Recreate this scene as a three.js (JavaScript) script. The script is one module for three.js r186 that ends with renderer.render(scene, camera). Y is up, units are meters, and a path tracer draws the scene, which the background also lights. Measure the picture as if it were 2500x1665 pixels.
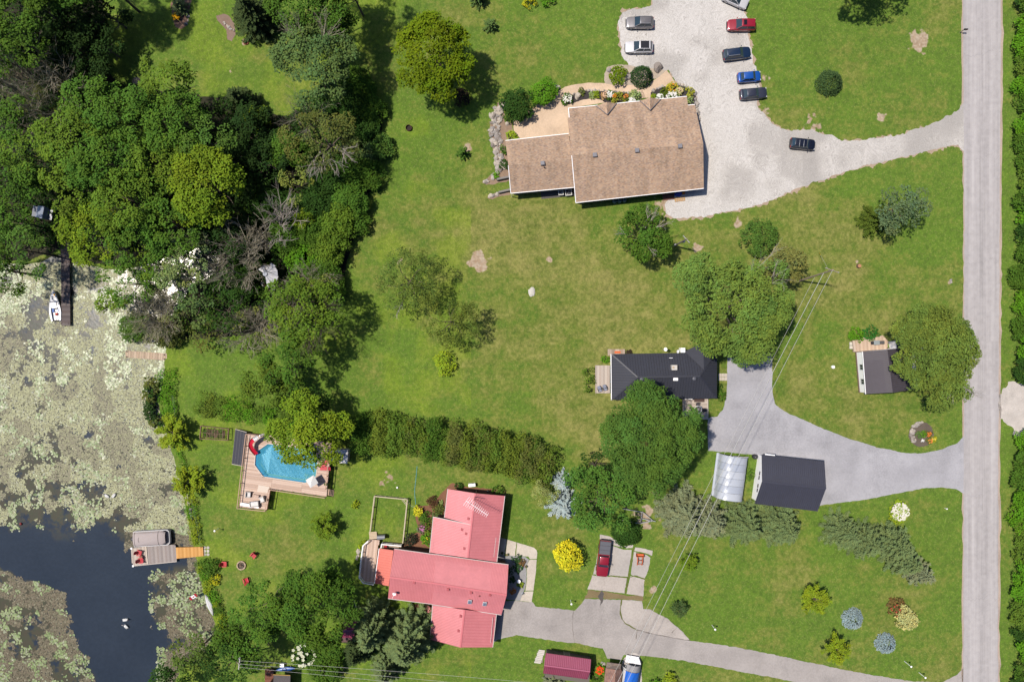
import * as THREE from 'three';
import { Sky } from 'three/addons/objects/Sky.js';
import { mergeGeometries } from 'three/addons/utils/BufferGeometryUtils.js';
import { RoundedBoxGeometry } from 'three/addons/geometries/RoundedBoxGeometry.js';

// ---------------------------------------------------------------- camera, sky, sun, exposure
const S = 0.067, CAM_H = 0.067 * 1250 / 0.75;            // metres per photo pixel on the ground, flying height
const scene = new THREE.Scene();
const camera = new THREE.PerspectiveCamera(2 * Math.atan(0.75 * 1665 / 2500) * 180 / Math.PI, 2500 / 1665, 0.5, 4000);
camera.position.set(0, CAM_H, 0); camera.up.set(0, 0, -1); camera.lookAt(0, 0, 0);
scene.add(camera);
const renderer = new THREE.WebGLRenderer({ antialias: true });
renderer.toneMapping = THREE.LinearToneMapping;
renderer.toneMappingExposure = 1.17;
renderer.shadowMap.enabled = true;
const EL = 65 * Math.PI / 180, sunDir = new THREE.Vector3(-0.967 * Math.cos(EL), Math.sin(EL), -0.256 * Math.cos(EL)).normalize();
const sky = new Sky(); sky.name = 'sky'; sky.scale.setScalar(3000); sky.userData.kind = 'structure';
Object.assign(sky.material.uniforms.turbidity, { value: 6 }); sky.material.uniforms.rayleigh.value = 0.7; sky.material.uniforms.mieCoefficient.value = 0.004;
sky.material.uniforms.sunPosition.value.copy(sunDir).multiplyScalar(1000);
sky.material.uniforms.cloudCoverage.value = 0.5; sky.material.uniforms.cloudDensity.value = 0.5; sky.material.uniforms.cloudScale.value = 0.0002; sky.material.uniforms.cloudElevation.value = 0.5;
scene.add(sky);
scene.environmentIntensity = 0.1;
const sun = new THREE.DirectionalLight(0xfff3e2, 4.8);
sun.position.copy(sunDir).multiplyScalar(300); sun.castShadow = true; sun.shadow.radius = 3; sun.name = 'sun';
Object.assign(sun.shadow.camera, { left: -110, right: 110, top: 110, bottom: -110, near: 1, far: 600 }); sun.shadow.mapSize.set(4096, 4096);
scene.add(sun); scene.add(sun.target);

// ---------------------------------------------------------------- helpers
function rng(seed) { let a = seed >>> 0; return () => { a = (a + 0x6d2b79f5) | 0; let t = Math.imul(a ^ (a >>> 15), 1 | a); t = (t + Math.imul(t ^ (t >>> 7), 61 | t)) ^ t; return ((t ^ (t >>> 14)) >>> 0) / 4294967296; }; }
const lerp = (a, b, t) => a + (b - a) * t, clamp = (x, a = 0, b = 1) => Math.min(b, Math.max(a, x)), sstep = (a, b, x) => { const t = clamp((x - a) / (b - a)); return t * t * (3 - 2 * t); };
const HT = new Float32Array(65536); { const r = rng(77); for (let i = 0; i < 65536; i++) HT[i] = r(); }
function vn(x, y) { const xi = Math.floor(x), yi = Math.floor(y), fx = x - xi, fy = y - yi, u = fx * fx * (3 - 2 * fx), v = fy * fy * (3 - 2 * fy);
  const a = (xi & 255), b = ((xi + 1) & 255), c = (yi & 255) << 8, d = ((yi + 1) & 255) << 8;
  const p = HT[a + c], q = HT[b + c], r = HT[a + d], s = HT[b + d]; return p + (q - p) * u + (r - p) * v + (p - q - r + s) * u * v; }
function fbm(x, y, o = 4) { let s = 0, a = 0.5, n = 0; for (let i = 0; i < o; i++) { s += a * vn(x + i * 17.3, y + i * 31.7); n += a; a *= 0.5; x *= 2.03; y *= 2.03; } return s / n; }
const s2l = (v) => { v /= 255; return v <= 0.04045 ? v / 12.92 : Math.pow((v + 0.055) / 1.055, 2.4); }, l2s = (v) => 255 * (v <= 0.0031308 ? v * 12.92 : 1.055 * Math.pow(v, 1 / 2.4) - 0.055);
const LIT = 1.75;                                        // sunlit picture value of a level white surface: picture colours are divided by it to get base colours
const C = (r, g, b, f = 1) => new THREE.Color().setRGB(s2l(r) * f / LIT, s2l(g) * f / LIT, s2l(b) * f / LIT);
const CA = (r, g, b, f = 1) => [s2l(r) * f / LIT, s2l(g) * f / LIT, s2l(b) * f / LIT];
const P = (px, py, h = 0) => { const k = S * (1 - h / CAM_H); return new THREE.Vector3((px - 1250) * k, h, (py - 832.5) * k); };
const names = new Map();
const nm = (n) => { const k = names.get(n) ?? 0; names.set(n, k + 1); return k ? n + '_' + String(k).padStart(3, '0') : n; };
const matCache = new Map();
function M(r, g, b, rough = 0.8, extra = null) { const key = [r, g, b, rough, JSON.stringify(extra)].join(); if (!matCache.has(key)) { const m = new THREE.MeshPhysicalMaterial({ roughness: rough, ...(extra || {}) }); m.color.copy(C(r, g, b)); matCache.set(key, m); } return matCache.get(key); }
function addTo(parent, o) { o.castShadow = o.receiveShadow = true; parent.add(o); return o; }
function thing(name, label, category, pos = [0, 0, 0], turn = 0, group) { const o = new THREE.Group(); o.name = nm(name); o.position.set(...(pos.isVector3 ? pos.toArray() : pos)); o.rotation.y = turn; o.userData = { label, category }; if (group) o.userData.group = group; scene.add(o); return o; }
const norm = (g) => { g = g.index ? g.toNonIndexed() : g; for (const k of Object.keys(g.attributes)) if (!['position', 'normal', 'uv'].includes(k)) g.deleteAttribute(k); if (!g.attributes.normal) g.computeVertexNormals(); if (!g.attributes.uv) g.setAttribute('uv', new THREE.BufferAttribute(new Float32Array(g.attributes.position.count * 2), 2)); return g; };
const merge = (list) => list.length === 1 ? list[0] : mergeGeometries(list.map(norm));
function part(parent, name, geo, m, userData) { const o = new THREE.Mesh(Array.isArray(geo) ? merge(geo) : geo, m); o.name = name; if (userData) o.userData = userData; return addTo(parent, o); }
function single(name, geo, m, label, category, group) { const o = new THREE.Mesh(Array.isArray(geo) ? merge(geo) : geo, m); o.name = nm(name); o.userData = { label, category }; if (group) o.userData.group = group; return addTo(scene, o); }
function struct(name, geo, m) { const o = new THREE.Mesh(Array.isArray(geo) ? merge(geo) : geo, m); o.name = nm(name); o.userData = { kind: 'structure' }; return addTo(scene, o); }
const bx = (x, y, z, sx, sy, sz, ry = 0, rx = 0, rz = 0) => { const g = new THREE.BoxGeometry(sx, sy, sz); if (rx) g.rotateX(rx); if (rz) g.rotateZ(rz); if (ry) g.rotateY(ry); return g.translate(x, y, z); };
const rbx = (x, y, z, sx, sy, sz, r = 0.03, ry = 0, rx = 0, rz = 0) => { const g = new RoundedBoxGeometry(sx, sy, sz, 2, r); if (rx) g.rotateX(rx); if (rz) g.rotateZ(rz); if (ry) g.rotateY(ry); return g.translate(x, y, z); };
const cyl = (x, y, z, rt, rb, h, n = 12) => new THREE.CylinderGeometry(rt, rb, h, n).translate(x, y + h / 2, z);   // base at y
const V = (x, y, z) => new THREE.Vector3(x, y, z);
function bar(a, b, w, h = w) { const d = b.clone().sub(a), L = d.length(), g = new THREE.BoxGeometry(w, h, L); const q = new THREE.Matrix4().lookAt(b, a, Math.abs(d.y) / L > 0.99 ? V(1, 0, 0) : V(0, 1, 0)); return g.applyMatrix4(q).translate((a.x + b.x) / 2, (a.y + b.y) / 2, (a.z + b.z) / 2); }
function rod(a, b, ra, rb = ra, n = 6) { const d = b.clone().sub(a), L = d.length(), g = new THREE.CylinderGeometry(rb, ra, L, n, 1); g.applyQuaternion(new THREE.Quaternion().setFromUnitVectors(V(0, 1, 0), d.normalize())); return g.translate((a.x + b.x) / 2, (a.y + b.y) / 2, (a.z + b.z) / 2); }
const tube = (pts, r, n = 6, seg = 24, closed = false) => new THREE.TubeGeometry(new THREE.CatmullRomCurve3(pts, closed), seg, r, n, closed);
function slab(poly, y0, y1) { const sh = new THREE.Shape(poly.map((p) => new THREE.Vector2(p.x, -p.z))); const g = new THREE.ExtrudeGeometry(sh, { depth: y1 - y0, bevelEnabled: false }); return g.rotateX(-Math.PI / 2).translate(0, y0, 0); }   // flat board with this outline
// a convex or near-planar polygon of points thickened straight down by t
function plate(pts, t) { const n = pts.length, pos = [], tri = (a, b, c) => pos.push(a.x, a.y, a.z, b.x, b.y, b.z, c.x, c.y, c.z); const low = pts.map((p) => p.clone().setY(p.y - t));
  const c2 = pts.map((p) => new THREE.Vector2(p.x, -p.z)); const ccw = THREE.ShapeUtils.area(c2) > 0; const f = THREE.ShapeUtils.triangulateShape(ccw ? c2 : c2.slice().reverse(), []); const id = (k) => ccw ? k : n - 1 - k;
  for (const [a, b, c] of f) { tri(pts[id(a)], pts[id(b)], pts[id(c)]); tri(low[id(c)], low[id(b)], low[id(a)]); }
  for (let i = 0; i < n; i++) { const a = ccw ? i : n - 1 - i, b = ccw ? (i + 1) % n : (n - 2 - i + n) % n; tri(low[a], low[b], pts[b]); tri(low[a], pts[b], pts[a]); }
  const g = new THREE.BufferGeometry(); g.setAttribute('position', new THREE.BufferAttribute(new Float32Array(pos), 3)); g.computeVertexNormals(); return g; }
function uvAlong(g, o, u, v) { const p = g.attributes.position, a = new Float32Array(p.count * 2), q = V(); for (let i = 0; i < p.count; i++) { q.fromBufferAttribute(p, i).sub(o); a[2 * i] = q.dot(u); a[2 * i + 1] = q.dot(v); } g.setAttribute('uv', new THREE.BufferAttribute(a, 2)); return g; }
function tex(w, h, fn, { srgb = true, repeat = null, wrap = THREE.RepeatWrapping } = {}) { const d = new Uint8Array(w * h * 4); for (let y = 0; y < h; y++) for (let x = 0; x < w; x++) { const c = fn(x, y), i = (y * w + x) * 4; if (srgb) { d[i] = clamp(l2s(c[0]), 0, 255); d[i + 1] = clamp(l2s(c[1]), 0, 255); d[i + 2] = clamp(l2s(c[2]), 0, 255); } else d[i] = d[i + 1] = d[i + 2] = clamp(c * 255, 0, 255); d[i + 3] = 255; }
  const t = new THREE.DataTexture(d, w, h); t.magFilter = THREE.LinearFilter; t.minFilter = THREE.LinearMipmapLinearFilter; t.generateMipmaps = true; t.wrapS = t.wrapT = wrap; if (srgb) t.colorSpace = THREE.SRGBColorSpace; if (repeat) t.repeat.set(...repeat); t.needsUpdate = true; return t; }
const mix3 = (a, b, t) => [lerp(a[0], b[0], t), lerp(a[1], b[1], t), lerp(a[2], b[2], t)], mul3 = (a, k) => [a[0] * k, a[1] * k, a[2] * k];
// an outline in photo pixels, smoothed and roughened, as points on the ground
function outline(pts, { smooth = true, rough = 0, step = 6, seed = 1, closed = true, h = 0 } = {}) {
  let q = pts.map(([x, y]) => V(x, y, 0));
  if (smooth) { const c = new THREE.CatmullRomCurve3(q, closed, 'catmullrom', 0.5); q = c.getSpacedPoints(Math.max(8, Math.round(c.getLength() / step))); if (closed) q.pop(); }
  else { const out = []; q.forEach((a, i) => { if (!closed && i === q.length - 1) { out.push(a); return; } const b = q[(i + 1) % q.length], n = rough ? Math.max(1, Math.round(a.distanceTo(b) / step)) : 1; for (let k = 0; k < n; k++) out.push(a.clone().lerp(b, k / n)); }); q = out; }
  return q.map((a) => { const dx = rough ? (fbm(a.x / 14 + seed * 9, a.y / 14, 3) - 0.5) * 2 * rough + (vn(a.x / 4, a.y / 4 + seed) - 0.5) * rough : 0, dy = rough ? (fbm(a.x / 14, a.y / 14 + seed * 7 + 50, 3) - 0.5) * 2 * rough + (vn(a.x / 4 + 9, a.y / 4 + seed) - 0.5) * rough : 0; return P(a.x + dx, a.y + dy, h); });
}
function flat(poly, y) { const sh = new THREE.Shape(poly.map((p) => new THREE.Vector2(p.x, -p.z))); const g = new THREE.ShapeGeometry(sh); g.rotateX(-Math.PI / 2).translate(0, y, 0); return uvAlong(g, V(), V(1, 0, 0), V(0, 0, -1)); }
const sheet = (name, pts, y, m, opt) => struct(name, flat(outline(pts, opt), y), m);

// ---------------------------------------------------------------- land and water
const shore = [[-900, 640], [-300, 645], [20, 640], [80, 640], [140, 618], [200, 640], [290, 655], [380, 632], [450, 606], [510, 600], [536, 628], [520, 668], [462, 712], [425, 770], [408, 830], [402, 880], [398, 930], [388, 985], [404, 1050], [424, 1120], [446, 1200], [462, 1290], [478, 1360], [490, 1420], [508, 1485], [526, 1530], [505, 1580], [450, 1630], [415, 1720], [390, 2000]];
const FAR = 1500;
{
  const sh = outline(shore, { step: 9, rough: 2.5, closed: false, seed: 4 });
  const poly = [V(-FAR, 0, sh[0].z), ...sh, V(sh[sh.length - 1].x, 0, FAR), V(FAR, 0, FAR), V(FAR, 0, -FAR), V(-FAR, 0, -FAR)];
  const top = flat(poly, 0), pos = [], tri = (a, b, c) => pos.push(...a.toArray(), ...b.toArray(), ...c.toArray());
  for (let i = 0; i + 1 < sh.length; i++) { const out = (p, q) => { const d = q.clone().sub(p).normalize(); return V(d.z, 0, -d.x).multiplyScalar(-0.9); }; const o = out(sh[i], sh[i + 1]), a = sh[i], b = sh[i + 1], c = b.clone().add(o).setY(-1.2), d = a.clone().add(o).setY(-1.2); tri(a, b, c); tri(a, c, d); }
  const bank = new THREE.BufferGeometry(); bank.setAttribute('position', new THREE.BufferAttribute(new Float32Array(pos), 3)); bank.computeVertexNormals(); uvAlong(bank, V(), V(1, 0, 0), V(0, 0, -1));
  // grass: lush, ordinary and sun-dried turf in patches, with blades and clover as fine grain
  const TW = 2048, TH = 1364, MX = 196, MZ = MX * TH / TW;
  const lush = CA(102, 136, 34), mid = CA(119, 135, 48), dry = CA(146, 145, 76), soil = CA(176, 150, 120), pale = CA(206, 190, 168), bright = CA(134, 160, 32);
  // [x, y, radius, dryness]: where the turf has yellowed in the open
  const dryAt = [[1500, 800, 330, 0.55], [1350, 700, 260, 0.3], [1150, 560, 250, 0.28], [1350, 560, 260, 0.3], [2050, 700, 260, 0.4], [2080, 1010, 200, 0.35], [2000, 280, 220, 0.12], [1300, 940, 200, 0.2], [1560, 1000, 140, 0.35], [1180, 300, 120, 0.1], [1450, 1080, 120, 0.45], [1960, 560, 160, 0.35], [1930, 1420, 100, 0.45], [2150, 1450, 110, 0.25], [2260, 1240, 120, 0.12], [1700, 660, 120, 0.3], [700, 240, 90, 0.12], [1100, 120, 160, 0.12], [820, 1180, 60, 0.1]];
  const bare = [[1170, 641, 21, 1], [1342, 634, 7, 1], [2246, 100, 21, 1], [1276, 802, 13, 0.4], [1142, 364, 13, 0.7], [1700, 605, 12, 0.8], [2093, 640, 5, 0.6], [1620, 505, 40, 0.25], [1575, 1262, 34, 0.45], [1595, 1440, 14, 0.7], [560, 175, 10, 0.3], [595, 102, 9, 0.6], [2320, 690, 6, 0.8], [1980, 308, 50, 0.12], [2150, 284, 24, 0.15], [1950, 322, 26, 0.2], [1880, 480, 40, 0.1], [1500, 250, 20, 0.3], [1800, 545, 16, 0.45], [1865, 190, 14, 0.5], [1870, 270, 16, 0.6], [940, 1170, 34, 0.22], [760, 250, 22, 0.35], [330, 200, 12, 0.5], [920, 300, 16, 0.4], [905, 355, 18, 0.5], [1410, 1290, 10, 0.2], [975, 640, 14, 0.2]];
  const GW = 257, GH = 172, dg = new Float32Array(GW * GH); for (let j = 0; j < GH; j++) for (let i = 0; i < GW; i++) { const px = (i / 256 - 0.5) * MX / S + 1250, py = (0.5 - j / 171) * MZ / S + 832.5; let d = 0; for (const [bx_, by, r, a] of dryAt) d += a * Math.exp(-((px - bx_) ** 2 + (py - by) ** 2) / (r * r) * 1.4); dg[j * GW + i] = d; }
  const t = tex(TW, TH, (x, y) => {
    const mx = (x / TW - 0.5) * MX, mz = (0.5 - y / TH) * MZ, px = mx / S + 1250, py = mz / S + 832.5;
    const gx = x / TW * 256, gy = y / TH * 171, gi = Math.min(255, Math.floor(gx)), gj = Math.min(170, Math.floor(gy)), ga = gj * GW + gi, d = lerp(lerp(dg[ga], dg[ga + 1], gx - gi), lerp(dg[ga + GW], dg[ga + GW + 1], gx - gi), gy - gj);
    const big = fbm(mx / 9 + 3, mz / 9, 4), med = fbm(mx / 2.2 + 40, mz / 2.2 + 8, 3), fine = fbm(mx / 0.42, mz / 0.42, 3), tuft = vn(mx / 0.19 + 7, mz / 0.19), mow = Math.sin((mz + 0.08 * mx + 0.6 * Math.sin(mx / 19)) * 2.6) * 0.5;
    const k = 0.34 + d * 0.6 + (big - 0.5) * 0.75 + (med - 0.5) * 0.6 + (fine - 0.5) * 0.6 + mow * 0.09;
    let c = k < 0.35 ? lush : k < 0.6 ? mix3(lush, mid, (k - 0.35) / 0.25) : mix3(mid, dry, clamp((k - 0.6) / 0.45));
    const br = fbm(mx / 5 + 90, mz / 5 + 20, 3); if (px < 1150) c = mix3(c, bright, sstep(0.45, 0.75, br) * 0.5);
    { const sp = HT[(x * 131 + y * 977 + (x >> 3) * 57) & 65535]; c = mul3(c, 0.58 + 0.5 * fine + 0.3 * tuft + 0.26 * (sp - 0.5) + (med - 0.5) * 0.2); if (sp > 0.93) c = mix3(c, CA(190, 182, 120), 0.4); }
    for (const [bx_, by, r, a] of bare) { const q = Math.hypot(px - bx_, py - by); if (q < r * 1.7) { const e = a - 1 + 1.5 - q / r * 0.85 + (fbm(mx / 0.9 + by, mz / 0.9, 3) - 0.5) * 1.5; if (e > 0.42) c = mix3(c, mul3(mix3(soil, pale, vn(mx / 0.25, mz / 0.25)), 0.85 + 0.3 * tuft), sstep(0.42, 0.62, e)); } }
    return c;
  }, { wrap: THREE.MirroredRepeatWrapping });
  t.repeat.set(1 / MX, 1 / MZ); t.offset.set(0.5, 0.5);
  const m = new THREE.MeshStandardMaterial({ map: t, roughness: 0.95 });
  struct('lawn', merge([top, bank]), m);

  // pond: dark water, with weed just under the surface as brown mottling
  const WW = 1024, WH = 1400, LX = 46, LZ = LX * WH / WW, cx = (200 - 1250) * S, cz = (1190 - 832.5) * S;
  const wt = tex(WW, WH, (x, y) => {
    const mx = cx + (x / WW - 0.5) * LX, mz = cz + (0.5 - y / WH) * LZ, w = weed(mx / S + 1250, mz / S + 832.5);
    const n = fbm(mx / 1.7, mz / 1.7, 5), f = fbm(mx / 0.35 + 5, mz / 0.35, 3);
    let c = mix3(CA(60, 70, 84), CA(50, 60, 74), fbm(mx / 6, mz / 6, 3));
    c = mix3(c, mix3(CA(104, 94, 78), CA(86, 92, 66), f), sstep(0.62, 0.3, n - w * 0.35 + (f - 0.5) * 0.45 + 0.12) * clamp(w * 1.3) * 0.85);
    return mul3(c, 0.9 + 0.2 * f);
  }, { wrap: THREE.MirroredRepeatWrapping });
  wt.repeat.set(1 / LX, 1 / LZ); wt.offset.set(0.5 - cx / LX, 0.5 + cz / LZ);
  const rp = tex(256, 256, (x, y) => 0.5 + 0.5 * (fbm(x / 12, y / 12, 3) - 0.5), { srgb: false }); rp.repeat.set(0.12, 0.12);
  const wm = new THREE.MeshPhysicalMaterial({ map: wt, roughness: 0.2, bumpMap: rp, bumpScale: 0.012, ior: 1.33 });
  const wp = [V(-FAR, 0, P(0, 520).z), P(600, 520), P(600, 2000).setZ(FAR), V(-FAR, 0, FAR)];
  struct('pond_water', flat(wp, -0.3), wm);
}
// how much floating weed covers the pond at a photo position: open channel between the boat dock and the bottom edge
function weed(px, py) {
  const wob = (fbm(px / 60 + 2, py / 60, 4) - 0.5) * 90;
  const upper = 1 - sstep(1262, 1318, py + wob * 0.7 - clamp((px - 240) / 120) * 20 + (px > 300 ? -35 : 0));
  const edge = py < 1450 ? lerp(20, 150, (py - 1395) / 55) : lerp(150, 228, (py - 1450) / 215), lowL = sstep(-12, 22, edge - px + wob * 0.45);
  const lowR = sstep(0, 45, (px - 356) + (py > 1390 ? 0 : (py - 1390) * 2.0) + wob * 0.5 - (py > 1560 ? 10 : 0)) * sstep(1375, 1410, py + wob * 0.3);
  const cove = px > 455 && py > 1350 && py < 1420 ? 0.9 : 0;
  return clamp(Math.max(upper, lowL, lowR, cove));
}
{ // lily pads and floating weed mats
  const r = rng(5), leaf = new THREE.CircleGeometry(1, 7, 0.25, Math.PI * 2 - 0.5).rotateX(-Math.PI / 2), tuftG = new THREE.CircleGeometry(1, 5).rotateX(-Math.PI / 2);
  { const p = tuftG.attributes.position; for (let i = 1; i < p.count; i++) { const k = 0.6 + 0.8 * HT[i * 13]; p.setX(i, p.getX(i) * k); p.setZ(i, p.getZ(i) * k); } }
  const pads = [], mats = [];
  for (let i = 0; i < 700000; i++) { const px = -60 + r() * 600, py = 640 + r() * 1060; const w = weed(px, py); if (w < 0.05) { continue; }
    const n = fbm(px / 22, py / 22, 4), big = fbm(px / 75 + 30, py / 75 + 4, 3), fine = fbm(px / 6 + 3, py / 6, 2), lower = py > 1300;
    const cover = w * 0.62 + (n - 0.5) * 1.25 + (big - 0.5) * 1.5 + (fine - 0.5) * 0.5 + (lower ? -0.16 : -0.06);
    if (cover > 0.3 + r() * 0.14 && mats.length < 170000) mats.push([px, py, lower ? 1 : 0]);
    const ln = fbm(px / 30 + 200, py / 30 + 77, 3) + (px < 70 && py < 800 ? 0.16 : 0) + (px > 250 && px < 420 && py > 780 && py < 960 ? 0.12 : 0) + (lower && px < 160 && py > 1480 ? 0.13 : 0) + (lower && px > 380 ? 0.08 : 0);
    if (ln > 0.6 + r() * 0.16 && w > 0.15 && r() < 0.16 && pads.length < 9000) pads.push([px, py]); }
  const put = (name, geo, list, y, size, cols, rough, label, category) => { const m = new THREE.MeshStandardMaterial({ roughness: rough }); const o = new THREE.InstancedMesh(geo, m, list.length), q = new THREE.Object3D(), c = new THREE.Color();
    list.forEach(([px, py, low], i) => { q.position.copy(P(px, py)); q.position.y = y + r() * 0.02; q.rotation.set((r() - 0.5) * 0.12, r() * 7, (r() - 0.5) * 0.12); const s = size[0] + (size[1] - size[0]) * r() * r(); q.scale.set(s, 1, s * (0.7 + 0.5 * r())); q.updateMatrix(); o.setMatrixAt(i, q.matrix); const zone = fbm(px / 50 + 11, py / 50 + 60, 3); const k = cols(r, low, zone), f = 0.8 + 0.45 * r(); o.setColorAt(i, c.copy(k).multiplyScalar(f)); });
    o.name = nm(name); o.userData = { kind: 'stuff', label, category }; addTo(scene, o); };
  const m1 = C(184, 187, 142), m2 = C(164, 165, 124), m3 = C(142, 138, 112), m4 = C(186, 190, 168), l1 = C(152, 168, 112), l2 = C(128, 152, 90), b1 = C(116, 104, 80), b2 = C(104, 100, 70), l3 = C(172, 178, 146);
  put('floating_weed', tuftG, mats, -0.285, [0.06, 0.2], (r, low, z) => low ? (r() < 0.6 ? b1 : r() < 0.6 ? b2 : m3) : z > 0.56 ? (r() < 0.6 ? m3 : m2) : r() < 0.5 ? m1 : r() < 0.6 ? m2 : r() < 0.5 ? m4 : m3, 0.65, 'mats of beige green weed floating on the pond', 'pond weed');
  put('lily_pads', leaf, pads, -0.255, [0.13, 0.25], (r) => r() < 0.5 ? l1 : r() < 0.65 ? l2 : l3, 0.4, 'pale green lily pads scattered over the pond', 'lily pads');
}
// ---------------------------------------------------------------- roads, drives, paths
const tiled = (n, fn) => (x, y) => { const u = x / n, v = y / n; return fn(u, v); };
// noise that wraps: blend of four shifted copies
const wrapN = (f, u, v, s, o) => { const a = f(u * s, v * s, o), b = f((u - 1) * s, v * s, o), c = f(u * s, (v - 1) * s, o), d = f((u - 1) * s, (v - 1) * s, o); return lerp(lerp(a, b, u), lerp(c, d, u), v); };
const asphaltT = tex(512, 512, tiled(512, (u, v) => { const a = wrapN(fbm, u, v, 7, 4), f = wrapN(fbm, u, v, 90, 2), g = HT[(Math.floor(u * 512) * 131 + Math.floor(v * 512) * 977) & 65535]; const k = 0.82 + (a - 0.5) * 0.5 + (f - 0.5) * 0.3 + (g - 0.5) * 0.14; return [k, k * 0.995, k * 0.99]; })); asphaltT.repeat.set(1 / 15, 1 / 15);
const gravelT = tex(512, 512, tiled(512, (u, v) => { const a = wrapN(fbm, u, v, 9, 4), g = HT[(Math.floor(u * 512) * 71 + Math.floor(v * 512) * 1031) & 65535], h = HT[(Math.floor(u * 256) * 71 + Math.floor(v * 256) * 331) & 65535]; const k = 0.74 + (a - 0.5) * 0.4 + (g - 0.5) * 0.4 + (h - 0.5) * 0.25; return [k, k, k]; })); gravelT.repeat.set(1 / 9, 1 / 9);
const withMap = (r, g, b, t, rough = 0.92, k = 1.22) => { const m = new THREE.MeshStandardMaterial({ map: t, roughness: rough }); m.color.copy(C(r, g, b)).multiplyScalar(k); return m; };
const asphaltNew = withMap(186, 186, 193, asphaltT), asphaltOld = withMap(184, 178, 175, asphaltT), concrete = withMap(226, 216, 202, asphaltT, 0.9, 1.15), patioTan = withMap(240, 212, 182, asphaltT, 0.85, 1.15), beigeStone = withMap(212, 196, 176, gravelT), greyStone = withMap(176, 176, 178, gravelT), mulch = withMap(72, 66, 66, gravelT, 1), soilM = withMap(150, 106, 80, gravelT, 1), whiteStone = withMap(222, 214, 208, gravelT);
const dirtM = withMap(200, 178, 154, gravelT, 1);
{ // lane: bleached asphalt with wheel tracks, patches and hairline cracks along its length
  const t = tex(256, 2048, (x, y) => { const u = x / 256, mz = y / 2048 * 140, mx = u * 6.2; const track = Math.exp(-(((u - 0.26) / 0.1) ** 2)) + Math.exp(-(((u - 0.74) / 0.1) ** 2)); const st = fbm(mx * 3.2, mz / 16, 4), n = fbm(mx * 2, mz * 2, 3), g = HT[(x * 131 + y * 977) & 65535]; let k = 0.78 + 0.09 * track + (st - 0.5) * 0.28 + (n - 0.5) * 0.18 + (g - 0.5) * 0.12;
    const cr = Math.abs(u - 0.5 - (fbm(mz / 3, 2, 4) - 0.5) * 0.03); if (cr < 0.006 && fbm(mz / 5 + 9, 4, 2) > 0.42) k *= 0.84; const tc = Math.abs((mz + (fbm(mx * 1.5, 77, 3) - 0.5) * 1.6) % 17 - 8); if (tc < 0.035) k *= 0.82; return [k, k * 0.985, k * 0.985]; });
  const m = withMap(196, 193, 194, t, 0.9, 1.22);
  const zs = [[-14000, 2345, 2452], [-400, 2350, 2448], [560, 2355.5, 2442], [1110, 2354.5, 2439], [2000, 2352, 2437], [15000, 2335, 2420]], L = [], R = [];
  zs.forEach(([y, a, b], i) => { const n = i + 1 < zs.length ? (Math.abs(zs[i + 1][0] - y) < 3000 ? 40 : 8) : 1; for (let k = 0; k < n; k++) { const q = i + 1 < zs.length ? zs[i + 1] : zs[i], t_ = k / n, yy = lerp(y, q[0], t_); L.push([lerp(a, q[1], t_) + (fbm(yy / 12, 3, 3) - 0.5) * 3, yy]); R.push([lerp(b, q[2], t_) + (fbm(yy / 12, 30, 3) - 0.5) * 4, yy]); } });
  const poly = [...L, ...R.reverse()].map(([x, y]) => P(x, y)); const g = flat(poly, 0.03); const p = g.attributes.position, uv = g.attributes.uv; const x0 = P(2353, 0).x; for (let i = 0; i < p.count; i++) uv.setXY(i, (p.getX(i) - x0) / 6.2, p.getZ(i) / 140);
  struct('road', g, m);
  const sideM = withMap(206, 186, 170, gravelT); const strip = (e, a, b, nm_) => { const q = e.filter(([, y]) => y > -500 && y < 2100); struct(nm_, flat([...q.map(([x, y]) => P(x + a, y)), ...q.slice().reverse().map(([x, y]) => P(x + b + (fbm(y / 9, b * 7, 3) - 0.5) * 7, y))], 0.012), sideM); };
  strip(L, 2, -3, 'road_shoulder'); strip(R.slice().reverse(), -2, 5, 'road_shoulder');
}
// gravel lot and its drive out to the road, tyres have swirled the stone into pale curls
const lot = [[1590, -300], [1590, 14], [1556, 22], [1520, 27], [1512, 55], [1515, 100], [1519, 138], [1535, 160], [1600, 170], [1632, 172], [1655, 205], [1690, 214], [1702, 236], [1706, 330], [1700, 440], [1640, 480], [1621, 500], [1629, 524], [1656, 533], [1705, 531], [1755, 521], [1805, 510], [1860, 499], [1967, 453], [2074, 416], [2181, 389], [2288, 364], [2340, 355], [2352, 368], [2362, 368], [2362, 250], [2353, 252], [2340, 268], [2299, 293], [2235, 318], [2181, 332], [2110, 341], [2060, 345], [2030, 331], [1985, 317], [1931, 320], [1888, 305], [1868, 280], [1850, 256], [1855, 215], [1846, 168], [1836, 130], [1829, 100], [1826, 64], [1818, 28], [1804, 0], [1790, -40], [1790, -300]];
sheet('gravel_margin', lot.map(([x, y], i) => { const cx = 1690, cy = 260, d = Math.hypot(x - cx, y - cy); return x > 2345 || y < -100 ? [x, y] : [x + (x - cx) / d * 4, y + (y - cy) / d * 4]; }), 0.006, dirtM, { smooth: false, rough: 9, step: 4, seed: 7 });
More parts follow.
